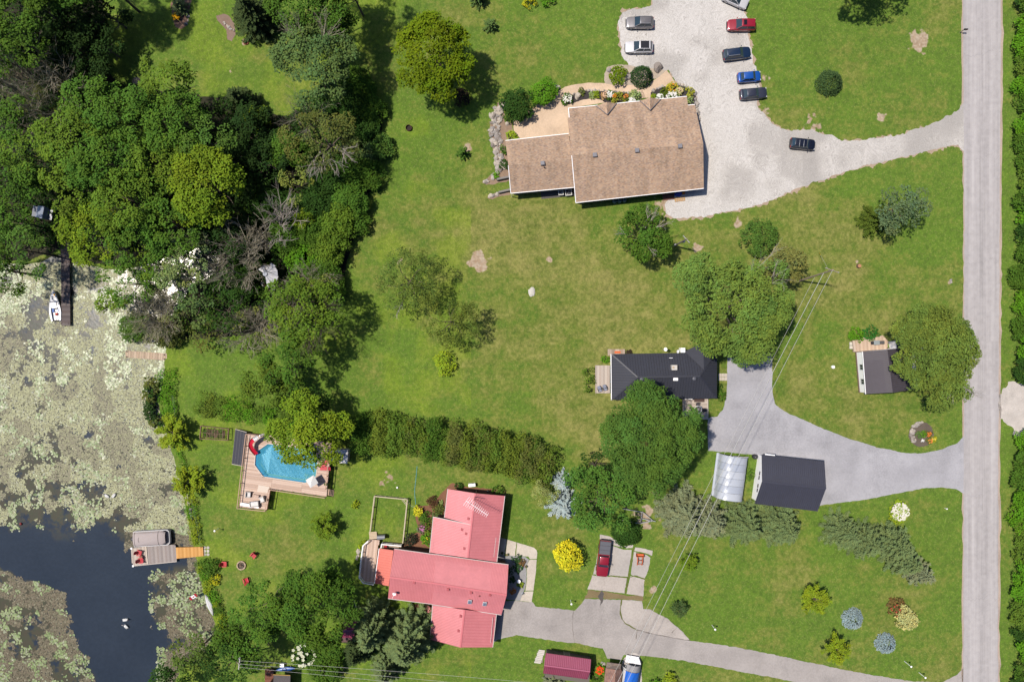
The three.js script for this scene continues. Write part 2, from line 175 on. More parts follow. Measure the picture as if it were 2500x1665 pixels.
{ const X0 = 1490, Y0 = -60, X1 = 2370, Y1 = 550, TW = 1280, TH = Math.round(TW * (Y1 - Y0) / (X1 - X0));
  const t = tex(TW, TH, (x, y) => { const px = lerp(X0, X1, x / TW), py = lerp(Y1, Y0, y / TH), mx = px * S, mz = py * S; const w1 = fbm(mx / 3, mz / 3, 3), w2 = fbm(mx / 3 + 20, mz / 3 + 9, 3); const a = (w1 - 0.5) * 7 + px / 500; const ca = Math.cos(a), sa = Math.sin(a); const u = (mx + w2 * 2.2) * ca + mz * sa, v = -(mx) * sa + (mz + w1 * 2.2) * ca; const sw = 1 - Math.abs(2 * fbm(u * 0.24, v * 0.6, 4) - 1), sw2 = 1 - Math.abs(2 * fbm(u * 0.5 + 30, v * 1.1, 3) - 1), g = HT[(x * 131 + y * 977) & 65535], big = fbm(mx / 6, mz / 6, 3);
    const lane = px > 1960 ? 1 : 0; const ridge = sstep(0.66, 0.98, sw) * 0.4 + sstep(0.7, 0.98, sw2) * 0.26; let k = 0.56 + ridge * (lane ? 0.6 : 1) * (0.55 + 0.9 * sstep(0.35, 0.6, big)) + (big - 0.5) * 0.16 + (g - 0.5) * 0.08; return [k, k * 0.985, k * 0.965]; });
  t.wrapS = t.wrapT = THREE.MirroredRepeatWrapping; const a = P(X0, Y1), b = P(X1, Y0); t.repeat.set(1 / (b.x - a.x), 1 / (a.z - b.z)); t.offset.set(-a.x / (b.x - a.x), a.z / (a.z - b.z));
  sheet('gravel_lot', lot, 0.016, withMap(214, 211, 208, t, 0.95, 1.25), { smooth: false, rough: 4.5, step: 5, seed: 3 }); }
sheet('driveway', [[1776, 864], [1776, 930], [1774, 968], [1766, 1000], [1751, 1016], [1729, 1021], [1728.6, 1060], [1728.6, 1100], [1780, 1104], [1845, 1111], [1862, 1150], [1870, 1235], [1990, 1240], [2006, 1233], [2092, 1223], [2181, 1207], [2253, 1192.5], [2299, 1190], [2335, 1194], [2356, 1206], [2358, 1130], [2358, 1062], [2338, 1082], [2300, 1097], [2250, 1108], [2217, 1107], [2146, 1093], [2074, 1071], [2003, 1043], [1920, 1007], [1892, 986], [1887, 957], [1886, 907], [1884, 864], [1830, 864]].map((p) => p), 0.02, asphaltNew, { smooth: false, rough: 1.6, step: 5, seed: 8 });
sheet('lower_driveway', [[1200, 1572], [1200, 1466], [1299, 1469], [1308, 1480], [1358, 1487], [1404, 1490], [1419, 1476], [1428, 1462], [1516, 1464], [1568, 1468], [1572, 1486], [1590, 1489], [1633, 1512], [1668, 1544], [1686, 1564], [1776, 1576], [1880, 1596], [2003, 1623], [2146, 1651], [2230, 1664], [2300, 1666], [2335, 1650], [2358, 1628], [2358, 1745], [2240, 1725], [2100, 1694], [1950, 1668], [1860, 1649], [1668, 1613], [1561, 1600], [1522, 1598], [1515, 1610], [1483, 1608], [1472, 1584], [1419, 1573], [1347, 1564], [1261, 1551], [1240, 1556], [1215, 1562]], 0.012, asphaltOld, { smooth: false, rough: 2, step: 5, seed: 9 });
sheet('apron_slab', [[1520, 1465], [1567, 1468.5], [1571, 1486], [1590, 1490.5], [1633, 1513.5], [1668, 1545], [1684, 1563], [1640, 1556], [1600, 1548], [1560, 1538], [1527, 1520], [1516, 1498]], 0.02, withMap(202, 194, 188, asphaltT), { smooth: false, rough: 1.4, step: 4, seed: 10 });
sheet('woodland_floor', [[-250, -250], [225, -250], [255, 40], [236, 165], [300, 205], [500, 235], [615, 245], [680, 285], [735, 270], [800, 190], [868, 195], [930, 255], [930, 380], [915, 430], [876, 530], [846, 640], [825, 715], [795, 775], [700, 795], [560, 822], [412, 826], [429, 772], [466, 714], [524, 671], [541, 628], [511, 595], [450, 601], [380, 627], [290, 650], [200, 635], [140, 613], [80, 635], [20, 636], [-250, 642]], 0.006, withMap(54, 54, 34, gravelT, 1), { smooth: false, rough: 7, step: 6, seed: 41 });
{ // parking pad of old slabs, grass growing in the joints
  const pad = new THREE.Group(); pad.name = 'parking_pad'; pad.userData = { kind: 'structure' }; scene.add(pad);
  const padM = [withMap(206, 198, 192, asphaltT), withMap(198, 192, 187, asphaltT), withMap(202, 193, 186, asphaltT)];
  [[[1465, 1305], [1490, 1310], [1504, 1318], [1520, 1336], [1496, 1331], [1464, 1322]], [[1464, 1324], [1496, 1333], [1522, 1341], [1542, 1342], [1541, 1356], [1533, 1408], [1498, 1406], [1448, 1402], [1456, 1374]], [[1447, 1404.5], [1498, 1408.5], [1531, 1411], [1525, 1449], [1434, 1438.5]], [[1552, 1336], [1594, 1344], [1592, 1357], [1580, 1352], [1549, 1344]], [[1548, 1347], [1580, 1355], [1588, 1362], [1584, 1391], [1575, 1412], [1560, 1408], [1540, 1404]], [[1539, 1407], [1560, 1411], [1574, 1416], [1571, 1456], [1530, 1450]], [[1524, 1333], [1546, 1331], [1545, 1338], [1528, 1339]]]
    .forEach((p, i) => part(pad, i ? 'slab_' + String(i).padStart(3, '0') : 'slab', uvAlong(slab(outline(p, { smooth: false, rough: 1.2, step: 3.5, seed: 20 + i }), -0.05, 0.022), V(), V(1, 0, 0), V(0, 0, -1)), padM[i % 3]));
}
sheet('dirt_strip', [[1434, 1441], [1470, 1443], [1530, 1453], [1571, 1457], [1570, 1467], [1520, 1463], [1470, 1461], [1428, 1461]], 0.017, withMap(150, 132, 96, gravelT, 1), { smooth: false, rough: 3, step: 4, seed: 12 });
sheet('walkway', [[1252, 290], [1255, 321], [1272, 340], [1330, 345], [1400, 330], [1400, 262], [1480, 250], [1560, 240], [1600, 238], [1600, 219], [1624, 211], [1652, 206], [1640, 188], [1628, 171], [1618, 180], [1608, 189], [1590, 200], [1554, 208], [1497, 207], [1473, 203], [1436, 202], [1405, 206], [1380, 212], [1364, 223], [1353, 239], [1337, 256], [1311, 255], [1290, 270], [1270, 282]], 0.032, patioTan, { smooth: false, rough: 0.6, step: 5 });
sheet('stone_bed', [[1476, 204], [1476, 180], [1482, 164], [1500, 157], [1530, 158], [1560, 163], [1600, 168], [1629, 172], [1608, 190], [1554, 209], [1497, 208]], 0.024, beigeStone, { smooth: false, rough: 2, step: 4, seed: 13 });
sheet('mulch_bed', [[1377, 255], [1374, 246], [1382, 232], [1399, 231], [1417, 223], [1449, 221], [1489, 224], [1538, 227], [1564, 227], [1566, 248], [1540, 253], [1480, 258], [1479, 252], [1470, 245], [1450, 240], [1424, 243], [1400, 252]], 0.04, mulch, { smooth: false, rough: 1, step: 4, seed: 14 });
sheet('mulch_bed', [[1589, 240], [1589, 226], [1602, 218], [1625, 211], [1655, 207], [1680, 214], [1697, 226], [1702, 245], [1704, 270], [1690, 270], [1670, 245]], 0.04, mulch, { smooth: false, rough: 1, step: 4, seed: 15 });
sheet('rock_garden_soil', [[1228, 245], [1232, 300], [1250, 300], [1254, 335], [1250, 440], [1222, 446], [1190, 452], [1176, 446], [1186, 436], [1210, 418], [1212, 390], [1200, 352], [1196, 310], [1204, 275], [1216, 250]], 0.02, withMap(176, 150, 128, gravelT, 1), { smooth: false, rough: 3, step: 4, seed: 16 });
sheet('rock_garden_soil', [[1190, 484], [1196, 473], [1220, 470], [1246, 470], [1246, 476], [1214, 482], [1204, 486]], 0.02, withMap(176, 150, 128, gravelT, 1), { smooth: false, rough: 2, step: 4, seed: 17 });
{ const ap = new THREE.Group(); ap.name = 'concrete_apron'; ap.userData = { kind: 'structure' }; scene.add(ap);
  [[[1215, 1311], [1237, 1316.5], [1233, 1342], [1231, 1356], [1212, 1352]], [[1238.5, 1317], [1261, 1324], [1258, 1348], [1258, 1358], [1246, 1356], [1234, 1352]], [[1262.5, 1324.5], [1304, 1337], [1310, 1343], [1312, 1350], [1310.5, 1364.5], [1294, 1365], [1290, 1358], [1280, 1358], [1260, 1357]], [[1293, 1366.5], [1310.3, 1366.5], [1308, 1398], [1302.5, 1441.5], [1283, 1442], [1287, 1412], [1286, 1380]], [[1282, 1444], [1302, 1443.5], [1298, 1470], [1270, 1466.5], [1276, 1450]]]
    .forEach((p, i) => part(ap, i ? 'slab_' + String(i).padStart(3, '0') : 'slab', uvAlong(slab(outline(p, { smooth: false, rough: 0.4, step: 4, seed: 30 + i }), -0.05, 0.035), V(), V(1, 0, 0), V(0, 0, -1)), concrete)); }
sheet('garden_stones', [[1205, 1345], [1232, 1357], [1246, 1357], [1281, 1359], [1292, 1366], [1285, 1380], [1286, 1412], [1281, 1440], [1270, 1467], [1205, 1460]], 0.014, greyStone, { smooth: false, rough: 1, step: 4, seed: 18 });
sheet('roadside_pull_off', [[2438, 965], [2452, 950], [2466, 930], [2490, 935], [2600, 920], [2700, 1060], [2500, 1060], [2480, 1072], [2470, 1040], [2452, 1030], [2440, 1015]], 0.012, withMap(226, 218, 210, gravelT), { smooth: false, rough: 6, step: 4, seed: 19 });
sheet('garden_soil', [[1060, 1290], [1020, 1290], [1012, 1262], [1022, 1235], [1045, 1235], [1062, 1222], [1090, 1190], [1106, 1178], [1130, 1188], [1236, 1196], [1234, 1215], [1095, 1212], [1090, 1262], [1060, 1262], [1056, 1345], [975, 1345], [985, 1325], [1000, 1310], [1018, 1300], [1040, 1292]], 0.012, soilM, { smooth: false, rough: 2.5, step: 4, seed: 21 });
sheet('garden_soil', [[1006, 1475], [1056, 1476], [1056, 1500], [1050, 1512], [1030, 1500], [1012, 1490]], 0.012, soilM, { smooth: false, rough: 2.5, step: 4, seed: 22 });
sheet('garden_soil', [[414, 10], [440, -20], [470, -10], [458, 35], [456, 62], [442, 72], [428, 66], [421, 50]], 0.012, withMap(150, 120, 104, gravelT, 1), { smooth: false, rough: 2, step: 4, seed: 23 });
sheet('garden_soil', [[526, 38], [545, 32], [560, 40], [572, 60], [574, 84], [564, 100], [554, 96], [552, 76], [540, 60], [530, 50]], 0.012, withMap(160, 136, 120, gravelT, 1), { smooth: false, rough: 2, step: 4, seed: 24 });
sheet('flower_bed_soil', outlineCircle(2251, 1061, 31, 30), 0.012, withMap(120, 108, 96, gravelT, 1), { smooth: false, rough: 2, step: 4, seed: 25 });
sheet('white_stone_patch', [[1535, 1598], [1548, 1594], [1560, 1598], [1566, 1615], [1568, 1680], [1518, 1680], [1520, 1620], [1526, 1606]], 0.014, whiteStone, { smooth: false, rough: 2, step: 4, seed: 26 });
{ const ribbon = (name, pts, w, y, m, seed) => { const c = outline(pts, { closed: false, step: 3, rough: 1.2, seed }), a = [], b = []; c.forEach((p, i) => { const d = c[Math.min(i + 1, c.length - 1)].clone().sub(c[Math.max(i - 1, 0)]).normalize(), k = w * (0.4 + 1.1 * vn(i * 0.35 + seed, 2)); a.push(p.clone().add(V(-d.z * k, 0, d.x * k))); b.push(p.clone().add(V(d.z * k, 0, -d.x * k))); }); struct(name, flat([...a, ...b.reverse()], y), m); }, jg = withMap(118, 124, 62, gravelT, 1), dk = withMap(120, 112, 104, gravelT, 1);
  ribbon('joint_weeds', [[1518, 1464], [1515, 1498], [1527, 1521], [1556, 1538]], 0.1, 0.024, jg, 1); ribbon('pavement_crack', [[1556, 1538], [1600, 1549], [1645, 1557], [1685, 1564]], 0.05, 0.024, dk, 2); ribbon('pavement_crack', [[1556, 1538], [1553, 1560]], 0.04, 0.024, dk, 3); ribbon('pavement_crack', [[1400, 1490], [1398, 1530], [1402, 1570]], 0.03, 0.017, dk, 4); ribbon('pavement_crack', [[1640, 1545], [1652, 1533]], 0.04, 0.024, dk, 5); ribbon('joint_weeds', [[1548, 1338], [1540, 1380], [1534, 1412], [1527, 1450]], 0.1, 0.028, jg, 6); ribbon('joint_weeds', [[1490, 1405], [1534, 1411], [1552, 1406], [1574, 1414]], 0.08, 0.028, jg, 7);
  sheet('oil_stain', [[1464, 1450], [1470, 1440], [1474, 1452], [1472, 1466], [1465, 1484], [1466, 1468], [1460, 1458]], 0.026, withMap(108, 102, 100, gravelT, 1), { smooth: false, rough: 2, step: 2, seed: 50 }); }
function outlineCircle(x, y, rx, ry, n = 18) { return Array.from({ length: n }, (_, i) => [x + rx * Math.cos(i / n * 6.283), y + ry * Math.sin(i / n * 6.283)]); }
// ---------------------------------------------------------------- plants
class Leaves {                                            // thousands of small leaf blades joined into one crown
  constructor() { this.p = []; this.n = []; this.c = []; this.i = []; this.k = 0; }
  blade(x, y, z, dx, dy, dz, nx, ny, nz, len, wid, col) {  // blade from (x,y,z) along d, facing n
    let sx = dy * nz - dz * ny, sy = dz * nx - dx * nz, sz = dx * ny - dy * nx; const sl = Math.hypot(sx, sy, sz) || 1; sx /= sl; sy /= sl; sz /= sl;
    let mx = sy * dz - sz * dy, my = sz * dx - sx * dz, mz = sx * dy - sy * dx; if (my * ny + mx * nx + mz * nz < 0) { mx = -mx; my = -my; mz = -mz; } const ml = Math.hypot(mx, my, mz) || 1; mx /= ml; my /= ml; mz /= ml;
    const hw = wid / 2, hx = x + dx * len * 0.5, hy = y + dy * len * 0.5, hz = z + dz * len * 0.5, f = len * 0.08;
    this.p.push(x, y, z, hx + sx * hw + mx * f, hy + sy * hw + my * f, hz + sz * hw + mz * f, x + dx * len, y + dy * len, z + dz * len, hx - sx * hw + mx * f, hy - sy * hw + my * f, hz - sz * hw + mz * f);
    for (let j = 0; j < 4; j++) { this.n.push(mx, my, mz); this.c.push(col[0], col[1], col[2]); }
    const k = this.k; this.i.push(k, k + 1, k + 2, k, k + 2, k + 3); this.k += 4;
  }
  geo() { const g = new THREE.BufferGeometry(); g.setAttribute('position', new THREE.BufferAttribute(new Float32Array(this.p), 3)); g.setAttribute('normal', new THREE.BufferAttribute(new Float32Array(this.n), 3)); g.setAttribute('color', new THREE.BufferAttribute(new Float32Array(this.c), 3)); g.setIndex(this.i); LEAVES += this.k / 4; return g; }
}
let LEAVES = 0, SEED = 1000;
const leafM = new THREE.MeshPhysicalMaterial({ vertexColors: true, roughness: 0.8, specularIntensity: 0.25, side: THREE.DoubleSide });
const waxyM = new THREE.MeshPhysicalMaterial({ vertexColors: true, roughness: 0.9, specularIntensity: 0.2, side: THREE.DoubleSide });
const barkM = M(120, 106, 92, 0.95), greyBark = M(188, 180, 158, 0.95), paleBark = M(196, 186, 176, 0.9), darkBark = M(86, 76, 66, 0.95);
const dirS = (r) => { const u = r() * 2 - 1, a = r() * 6.283, s = Math.sqrt(1 - u * u); return [s * Math.cos(a), u, s * Math.sin(a)]; };
const tint = (r, base, a = 0.2, y = 0.1) => { const k = 1 + (r() - 0.5) * 2 * a, w = (r() - 0.5) * 2 * y; return [base[0] * k * (1 + w), base[1] * k, base[2] * k * (1 - w)]; };
// one lobe of foliage round (x, y, z); blades lie over its upper and outer shell
function lobe(L, r, x, y, z, R, ox, oy, oz, n, size, col, flatY = 0.8, up = 0.75) {
  for (let i = 0; i < n; i++) { let [a, b, c] = dirS(r); if (a * ox + b * oy + c * oz < -0.25 - r() * 0.4) { a = -a; b = -b; c = -c; } const q = R * Math.pow(0.25 + 0.75 * r(), 0.5) * (0.88 + 0.3 * r());
    let nx = a * 0.5 + (r() - 0.5) * 0.9, ny = b * 0.5 + up + (r() - 0.5) * 0.5, nz = c * 0.5 + (r() - 0.5) * 0.9; const nl = Math.hypot(nx, ny, nz) || 1; nx /= nl; ny /= nl; nz /= nl;
    let tx = a + (r() - 0.5) * 1.2, ty = b * 0.4 - 0.1 + (r() - 0.5) * 0.5, tz = c + (r() - 0.5) * 1.2; const d = tx * nx + ty * ny + tz * nz; tx -= d * nx; ty -= d * ny; tz -= d * nz; const tl = Math.hypot(tx, ty, tz) || 1;
    const s = size * (0.65 + 0.75 * r()); L.blade(x + a * q, y + b * q * flatY, z + c * q, tx / tl, ty / tl, tz / tl, nx, ny, nz, s, s * 0.72, tint(r, col, 0.2, 0.09)); }
}
function limbs(r, h0, h1, R, n, tr) {                     // trunk and main limbs from the ground into the crown
  const g = [rod(V(0, -0.15, 0), V(0, h0, 0), tr, tr * 0.72, 8)]; const top = V((r() - 0.5) * 0.4, h1, (r() - 0.5) * 0.4); g.push(rod(V(0, h0 - 0.05, 0), top, tr * 0.72, tr * 0.2, 7));
  for (let i = 0; i < n; i++) { const a = i / n * 6.283 + r(), y0 = lerp(h0 * 0.8, h1 * 0.7, r()), L = R * (0.5 + 0.3 * r()); const s = V(0, y0, 0), m = V(Math.cos(a) * L * 0.55, y0 + L * 0.35, Math.sin(a) * L * 0.55), e = V(Math.cos(a + 0.2) * L, y0 + L * 0.6, Math.sin(a + 0.2) * L); g.push(rod(s, m, tr * 0.4, tr * 0.26, 5), rod(m, e, tr * 0.26, tr * 0.1, 5)); }
  return merge(g);
}
// dead or bare wood: forking twigs
function twigs(r, base, dir, len, rad, depth, out, spread = 0.75, kids = 3) {
  const d = dir.clone().normalize(), e = base.clone().addScaledVector(d, len); out.push(rod(base, e, rad, rad * 0.6, depth > 1 ? 5 : 3));
  if (depth <= 0) return;
  for (let i = 0; i < kids; i++) { const t = i === 0 ? 1 : 0.35 + 0.65 * r(); const q = d.clone().add(V((r() - 0.5) * 2 * spread, (r() - 0.35) * spread, (r() - 0.5) * 2 * spread)); twigs(r, base.clone().lerp(e, t), q, len * (0.55 + 0.25 * r()), rad * 0.66, depth - 1, out, spread, kids); }
}
const GREEN = { // picture colours of sunlit leaves
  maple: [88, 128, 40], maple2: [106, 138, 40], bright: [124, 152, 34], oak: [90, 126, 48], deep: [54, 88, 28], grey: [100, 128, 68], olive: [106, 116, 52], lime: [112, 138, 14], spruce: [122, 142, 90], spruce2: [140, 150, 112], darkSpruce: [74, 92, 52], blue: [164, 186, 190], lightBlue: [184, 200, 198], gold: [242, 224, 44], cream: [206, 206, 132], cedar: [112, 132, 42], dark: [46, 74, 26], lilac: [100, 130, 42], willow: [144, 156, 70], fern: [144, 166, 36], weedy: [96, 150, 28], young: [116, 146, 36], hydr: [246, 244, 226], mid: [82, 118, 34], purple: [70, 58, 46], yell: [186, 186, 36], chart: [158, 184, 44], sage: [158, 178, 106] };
const col = (k, f = 1) => CA(...(GREEN[k] || k), f);
// place: apparent crown centre in the photo, so the trunk stands under it
function tree(kind, px, py, rpx, h, colour, label, opt = {}) {
  const r = rng(SEED += 17), hc = opt.hc ?? h * 0.66, q = P(px, py, hc), R = rpx * S * (1 - hc / CAM_H), name = opt.name || ({ spruce: 'spruce_tree', bare: 'bare_tree', shrub: 'shrub', feather: 'young_tree', ball: 'shrub' }[kind] || 'leafy_tree');
  const t = thing(name, label, opt.cat || (/shrub|bush/.test(name) ? 'shrub' : 'tree'), [q.x, opt.y0 || 0, q.z], 0, opt.group), c = typeof colour === 'string' ? col(colour) : CA(...colour), L = new Leaves();
  const sx = opt.sx || 1, sz = opt.sz || 1, den = opt.den || 1, size = opt.size || 0.3;
  if (kind === 'broad') {
    const y0 = opt.base ?? h * 0.28, cy = (y0 + h) / 2 + h * 0.04, ry = (h - y0) / 2, big = R > 2.6, nb = big ? Math.round((opt.lobes || 1) * clamp(R * R * 0.62, 7, 34)) : 1, rb = big ? clamp(0.19 * R + 0.5, 0.85, 2.3) : R;
    for (let b0 = 0; b0 < nb; b0++) { // boughs, each a cluster of leafy lobes
      let bxx = 0, byy = cy, bzz = 0, oa = 0, ob = 1, oc = 0, rr = rb; if (big) { const f = (b0 + 0.5) / nb, el = 1 - f * 1.12, az = b0 * 2.39996 + r() * 0.7, sl = Math.sqrt(Math.max(0, 1 - el * el)); oa = sl * Math.cos(az); ob = el; oc = sl * Math.sin(az); const k = opt.even ? 0.72 + 0.14 * r() : (0.56 + 0.34 * r()) * (0.82 + 0.36 * vn(oa * 2 + SEED, oc * 2)); rr = rb * (0.72 + 0.6 * r()); bxx = oa * R * k * sx; byy = cy + ob * ry * k; bzz = oc * R * k * sz; }
      const bc = tint(r, c, 0.12, 0.09), nl = big ? Math.round(clamp(rr * rr * 6.5, 8, 34)) : Math.round(clamp(R * R * 6, 14, 40) * (opt.lobes || 1)), rl0 = (opt.lobe || 1) * (big ? clamp(0.3 * rr + 0.14, 0.35, 0.8) : clamp(0.26 * R + 0.12, 0.25, 0.75));
      for (let i = 0; i < nl; i++) { let [a, b, e] = dirS(r); if (b < -0.2) b = -b; if (big && a * oa + b * ob + e * oc < -0.35) { a = -a; e = -e; } const k = (i % 5 === 0 ? 0.35 : 0.72 + 0.3 * r()), rl = rl0 * (0.7 + 0.65 * r()), lc = tint(r, bc, 0.1, 0.07); lobe(L, r, bxx + a * rr * k, byy + b * (big ? rr * 0.58 : ry) * k, bzz + e * rr * k, rl, a, b * 0.8 + 0.5, e, Math.round(den * rl * rl * 64 / (size * size / 0.09)), size, lc, 0.72); }
    }
    part(t, 'trunk', limbs(r, y0 * 0.95 + 0.3, h * 0.82, R, 7, clamp(R * 0.055, 0.06, 0.42)), opt.bark || barkM);
  } else if (kind === 'shrub') {
    const nl = Math.round(clamp(R * R * 7 + 9, 16, 70)), rl0 = clamp(0.3 * R + 0.08, 0.16, 0.8) * (opt.lobe || 1); const cy = h * 0.42;
    for (let i = 0; i < nl; i++) { let [a, b, e] = dirS(r); b = Math.abs(b) * 1.0 - 0.1; const k = 0.62 + 0.36 * r(); const lc = tint(r, c, 0.12, 0.08); const rl = rl0 * (0.75 + 0.5 * r()); lobe(L, r, a * R * k * sx, cy + b * h * 0.52 * k, e * R * k * sz, rl, a, b * 0.8 + 0.5, e, Math.round(den * rl * rl * 150 / (size * size / 0.0625)), size * 0.85, lc, 0.75); }
    if (opt.flowers) for (let i = 0; i < opt.flowers[1]; i++) { const a = r() * 6.283, k = Math.sqrt(r()) * 0.95, y = cy + h * 0.55 * Math.sqrt(1 - k * k * 0.9) + 0.05; for (let j = 0; j < 5; j++) L.blade(Math.cos(a) * R * k * sx, y, Math.sin(a) * R * k * sz, Math.cos(j * 1.257), 0.12, Math.sin(j * 1.257), 0, 1, 0, opt.flowers[2] || 0.16, opt.flowers[2] || 0.16, tint(r, CA(...opt.flowers[0]), 0.12, 0.05)); }
    const st = []; for (let i = 0; i < 5; i++) { const a = i * 1.26 + r(); st.push(rod(V(0, -0.08, 0), V(Math.cos(a) * R * 0.5, h * 0.55, Math.sin(a) * R * 0.5), 0.035, 0.012, 4)); } part(t, 'stem', st, opt.bark || barkM);
  } else if (kind === 'spruce') {
    const lev = Math.round(h / 0.5); for (let k = 0; k < lev; k++) { const y = 0.35 + (h - 0.45) * k / lev, len = R * Math.pow(1 - k / lev, 0.85) * (0.9 + 0.2 * r()) + 0.12, nb = Math.max(5, Math.round(6 + len * 1.6)); const ph = r() * 6.283;
      for (let b = 0; b < nb; b++) { const a = ph + b / nb * 6.283 + (r() - 0.5) * 0.4, bl = len * (0.78 + 0.36 * r()), ca = Math.cos(a), sa = Math.sin(a), bc = tint(r, c, 0.14, 0.05); const steps = Math.max(2, Math.round(bl / 0.3));
        for (let s = 0; s < steps; s++) { const u = (s + 0.4) / steps, x = ca * bl * u, z = sa * bl * u, yy = y - 0.2 * bl * u + 0.22 * bl * u * u + (r() - 0.5) * 0.08, side = (1 - u * 0.75) * bl * 0.28 + 0.13;
          for (const w of [-1, 1]) { const aa = a + w * (0.75 + 0.3 * r()), dx = Math.cos(aa), dz = Math.sin(aa); L.blade(x, yy, z, dx, 0.1 + (r() - 0.5) * 0.3, dz, (r() - 0.5) * 0.8, 1, (r() - 0.5) * 0.8, side * (0.8 + 0.5 * r()), 0.17 + 0.12 * r(), tint(r, bc, 0.16, 0.05)); }
          L.blade(x, yy + 0.03, z, ca, 0.25 * r(), sa, 0, 1, 0, bl / steps * 1.5, 0.2, tint(r, bc, 0.16, 0.05)); } } }
    part(t, 'trunk', rod(V(0, -0.15, 0), V(0, h, 0), 0.06 + R * 0.05, 0.02, 7), darkBark);
  } else if (kind === 'ball') {                            // clipped conifer: short dense sprays over a cone
    const n = Math.round(R * R * 34 * den); for (let i = 0; i < n; i++) { const u = 1 - Math.sqrt((i + r()) / n), a = i * 2.39996, y = 0.12 + u * (h - 0.3), rr = R * Math.pow(1 - u, 0.75) * (0.84 + 0.2 * r()), ca = Math.cos(a), sa = Math.sin(a), k = 0.14 + 0.1 * r(); lobe(L, r, ca * rr, y, sa * rr, k, ca * 0.7, 0.8, sa * 0.7, 12, 0.17, tint(r, c, 0.14, 0.04), 0.9, 0.6); }
    part(t, 'trunk', rod(V(0, -0.1, 0), V(0, h * 0.9, 0), 0.09, 0.02, 6), darkBark);
  } else if (kind === 'feather') {                         // upright sapling: arching shoots with long leaves
    const ns = opt.shoots || 40, wood = [rod(V(0, -0.1, 0), V(0, h * 0.5, 0), 0.06, 0.04, 6)];
    for (let i = 0; i < ns; i++) { const a = i * 2.4 + r() * 1.6, out = R * (0.2 + 0.8 * Math.sqrt(r())) * (0.8 + 0.35 * r()), y0 = h * (0.18 + 0.3 * r()), y1 = h * (1 - 0.5 * out / R) * (0.9 + 0.15 * r()), ca = Math.cos(a), sa = Math.sin(a), bc = tint(r, c, 0.14, 0.1); const A = V(0, y0, 0), B = V(ca * out * 0.55 * sx, lerp(y0, y1, 0.75), sa * out * 0.55 * sz), D = V(ca * out * sx, y1, sa * out * sz); wood.push(rod(A, B, 0.03, 0.018, 4), rod(B, D, 0.018, 0.006, 4));
      const n = Math.round((opt.den || 1) * (12 + out * 15)); for (let j = 0; j < n; j++) { const u = 0.25 + 0.75 * r(), p = u < 0.55 ? A.clone().lerp(B, u / 0.55) : B.clone().lerp(D, (u - 0.55) / 0.45); const aa = a + (r() - 0.5) * 2.6; L.blade(p.x + (r() - 0.5) * 0.4, p.y + (r() - 0.5) * 0.3, p.z + (r() - 0.5) * 0.4, Math.cos(aa), -0.15 + 0.3 * r(), Math.sin(aa), (r() - 0.5) * 0.9, 1, (r() - 0.5) * 0.9, size * (0.8 + 0.6 * r()), size * 0.42, tint(r, bc, 0.2, 0.1)); } }
    part(t, 'trunk', wood, barkM);
  } else if (kind === 'bare') {
    const g = [], ns = opt.stems || 7; for (let i = 0; i < ns; i++) { const a = opt.fan === undefined ? i / ns * 6.283 + r() : opt.fan + (r() - 0.5) * (opt.arc || 2.4); twigs(r, V((r() - 0.5) * 0.3, -0.1, (r() - 0.5) * 0.3), V(Math.cos(a) * 0.9, 1.1 + 0.6 * r(), Math.sin(a) * 0.9), h * 0.42 * (0.7 + 0.5 * r()), opt.rad || 0.09, 4, g, 0.7, 3); }
    part(t, 'branches', g, opt.bark || greyBark);
    if (opt.leafy) for (let i = 0; i < opt.leafy; i++) { const a = r() * 6.283, k = Math.sqrt(r()) * R; lobe(L, r, Math.cos(a) * k, h * (0.3 + 0.35 * r()), Math.sin(a) * k, 0.6, 0, 1, 0, 40, 0.22, tint(r, c, 0.1, 0.08)); }
  }
  if (opt.dead) { const g = []; for (let i = 0; i < opt.dead; i++) { const a = opt.deadTo === undefined ? r() * 6.283 : opt.deadTo + (r() - 0.5) * 1.6; twigs(r, V(Math.cos(a) * R * 0.35, h * 0.72, Math.sin(a) * R * 0.35), V(Math.cos(a), 0.55, Math.sin(a)), R * 0.42, 0.06, 3, g, 0.6, 3); } part(t, 'dead_limbs', g, opt.deadBark || paleBark); }
  if (L.k) { const cr = part(t, kind === 'shrub' || kind === 'ball' ? 'foliage' : 'crown', L.geo(), kind === 'spruce' || kind === 'ball' ? waxyM : leafM); cr.userData = { kind: 'stuff' }; }
  return t;
}
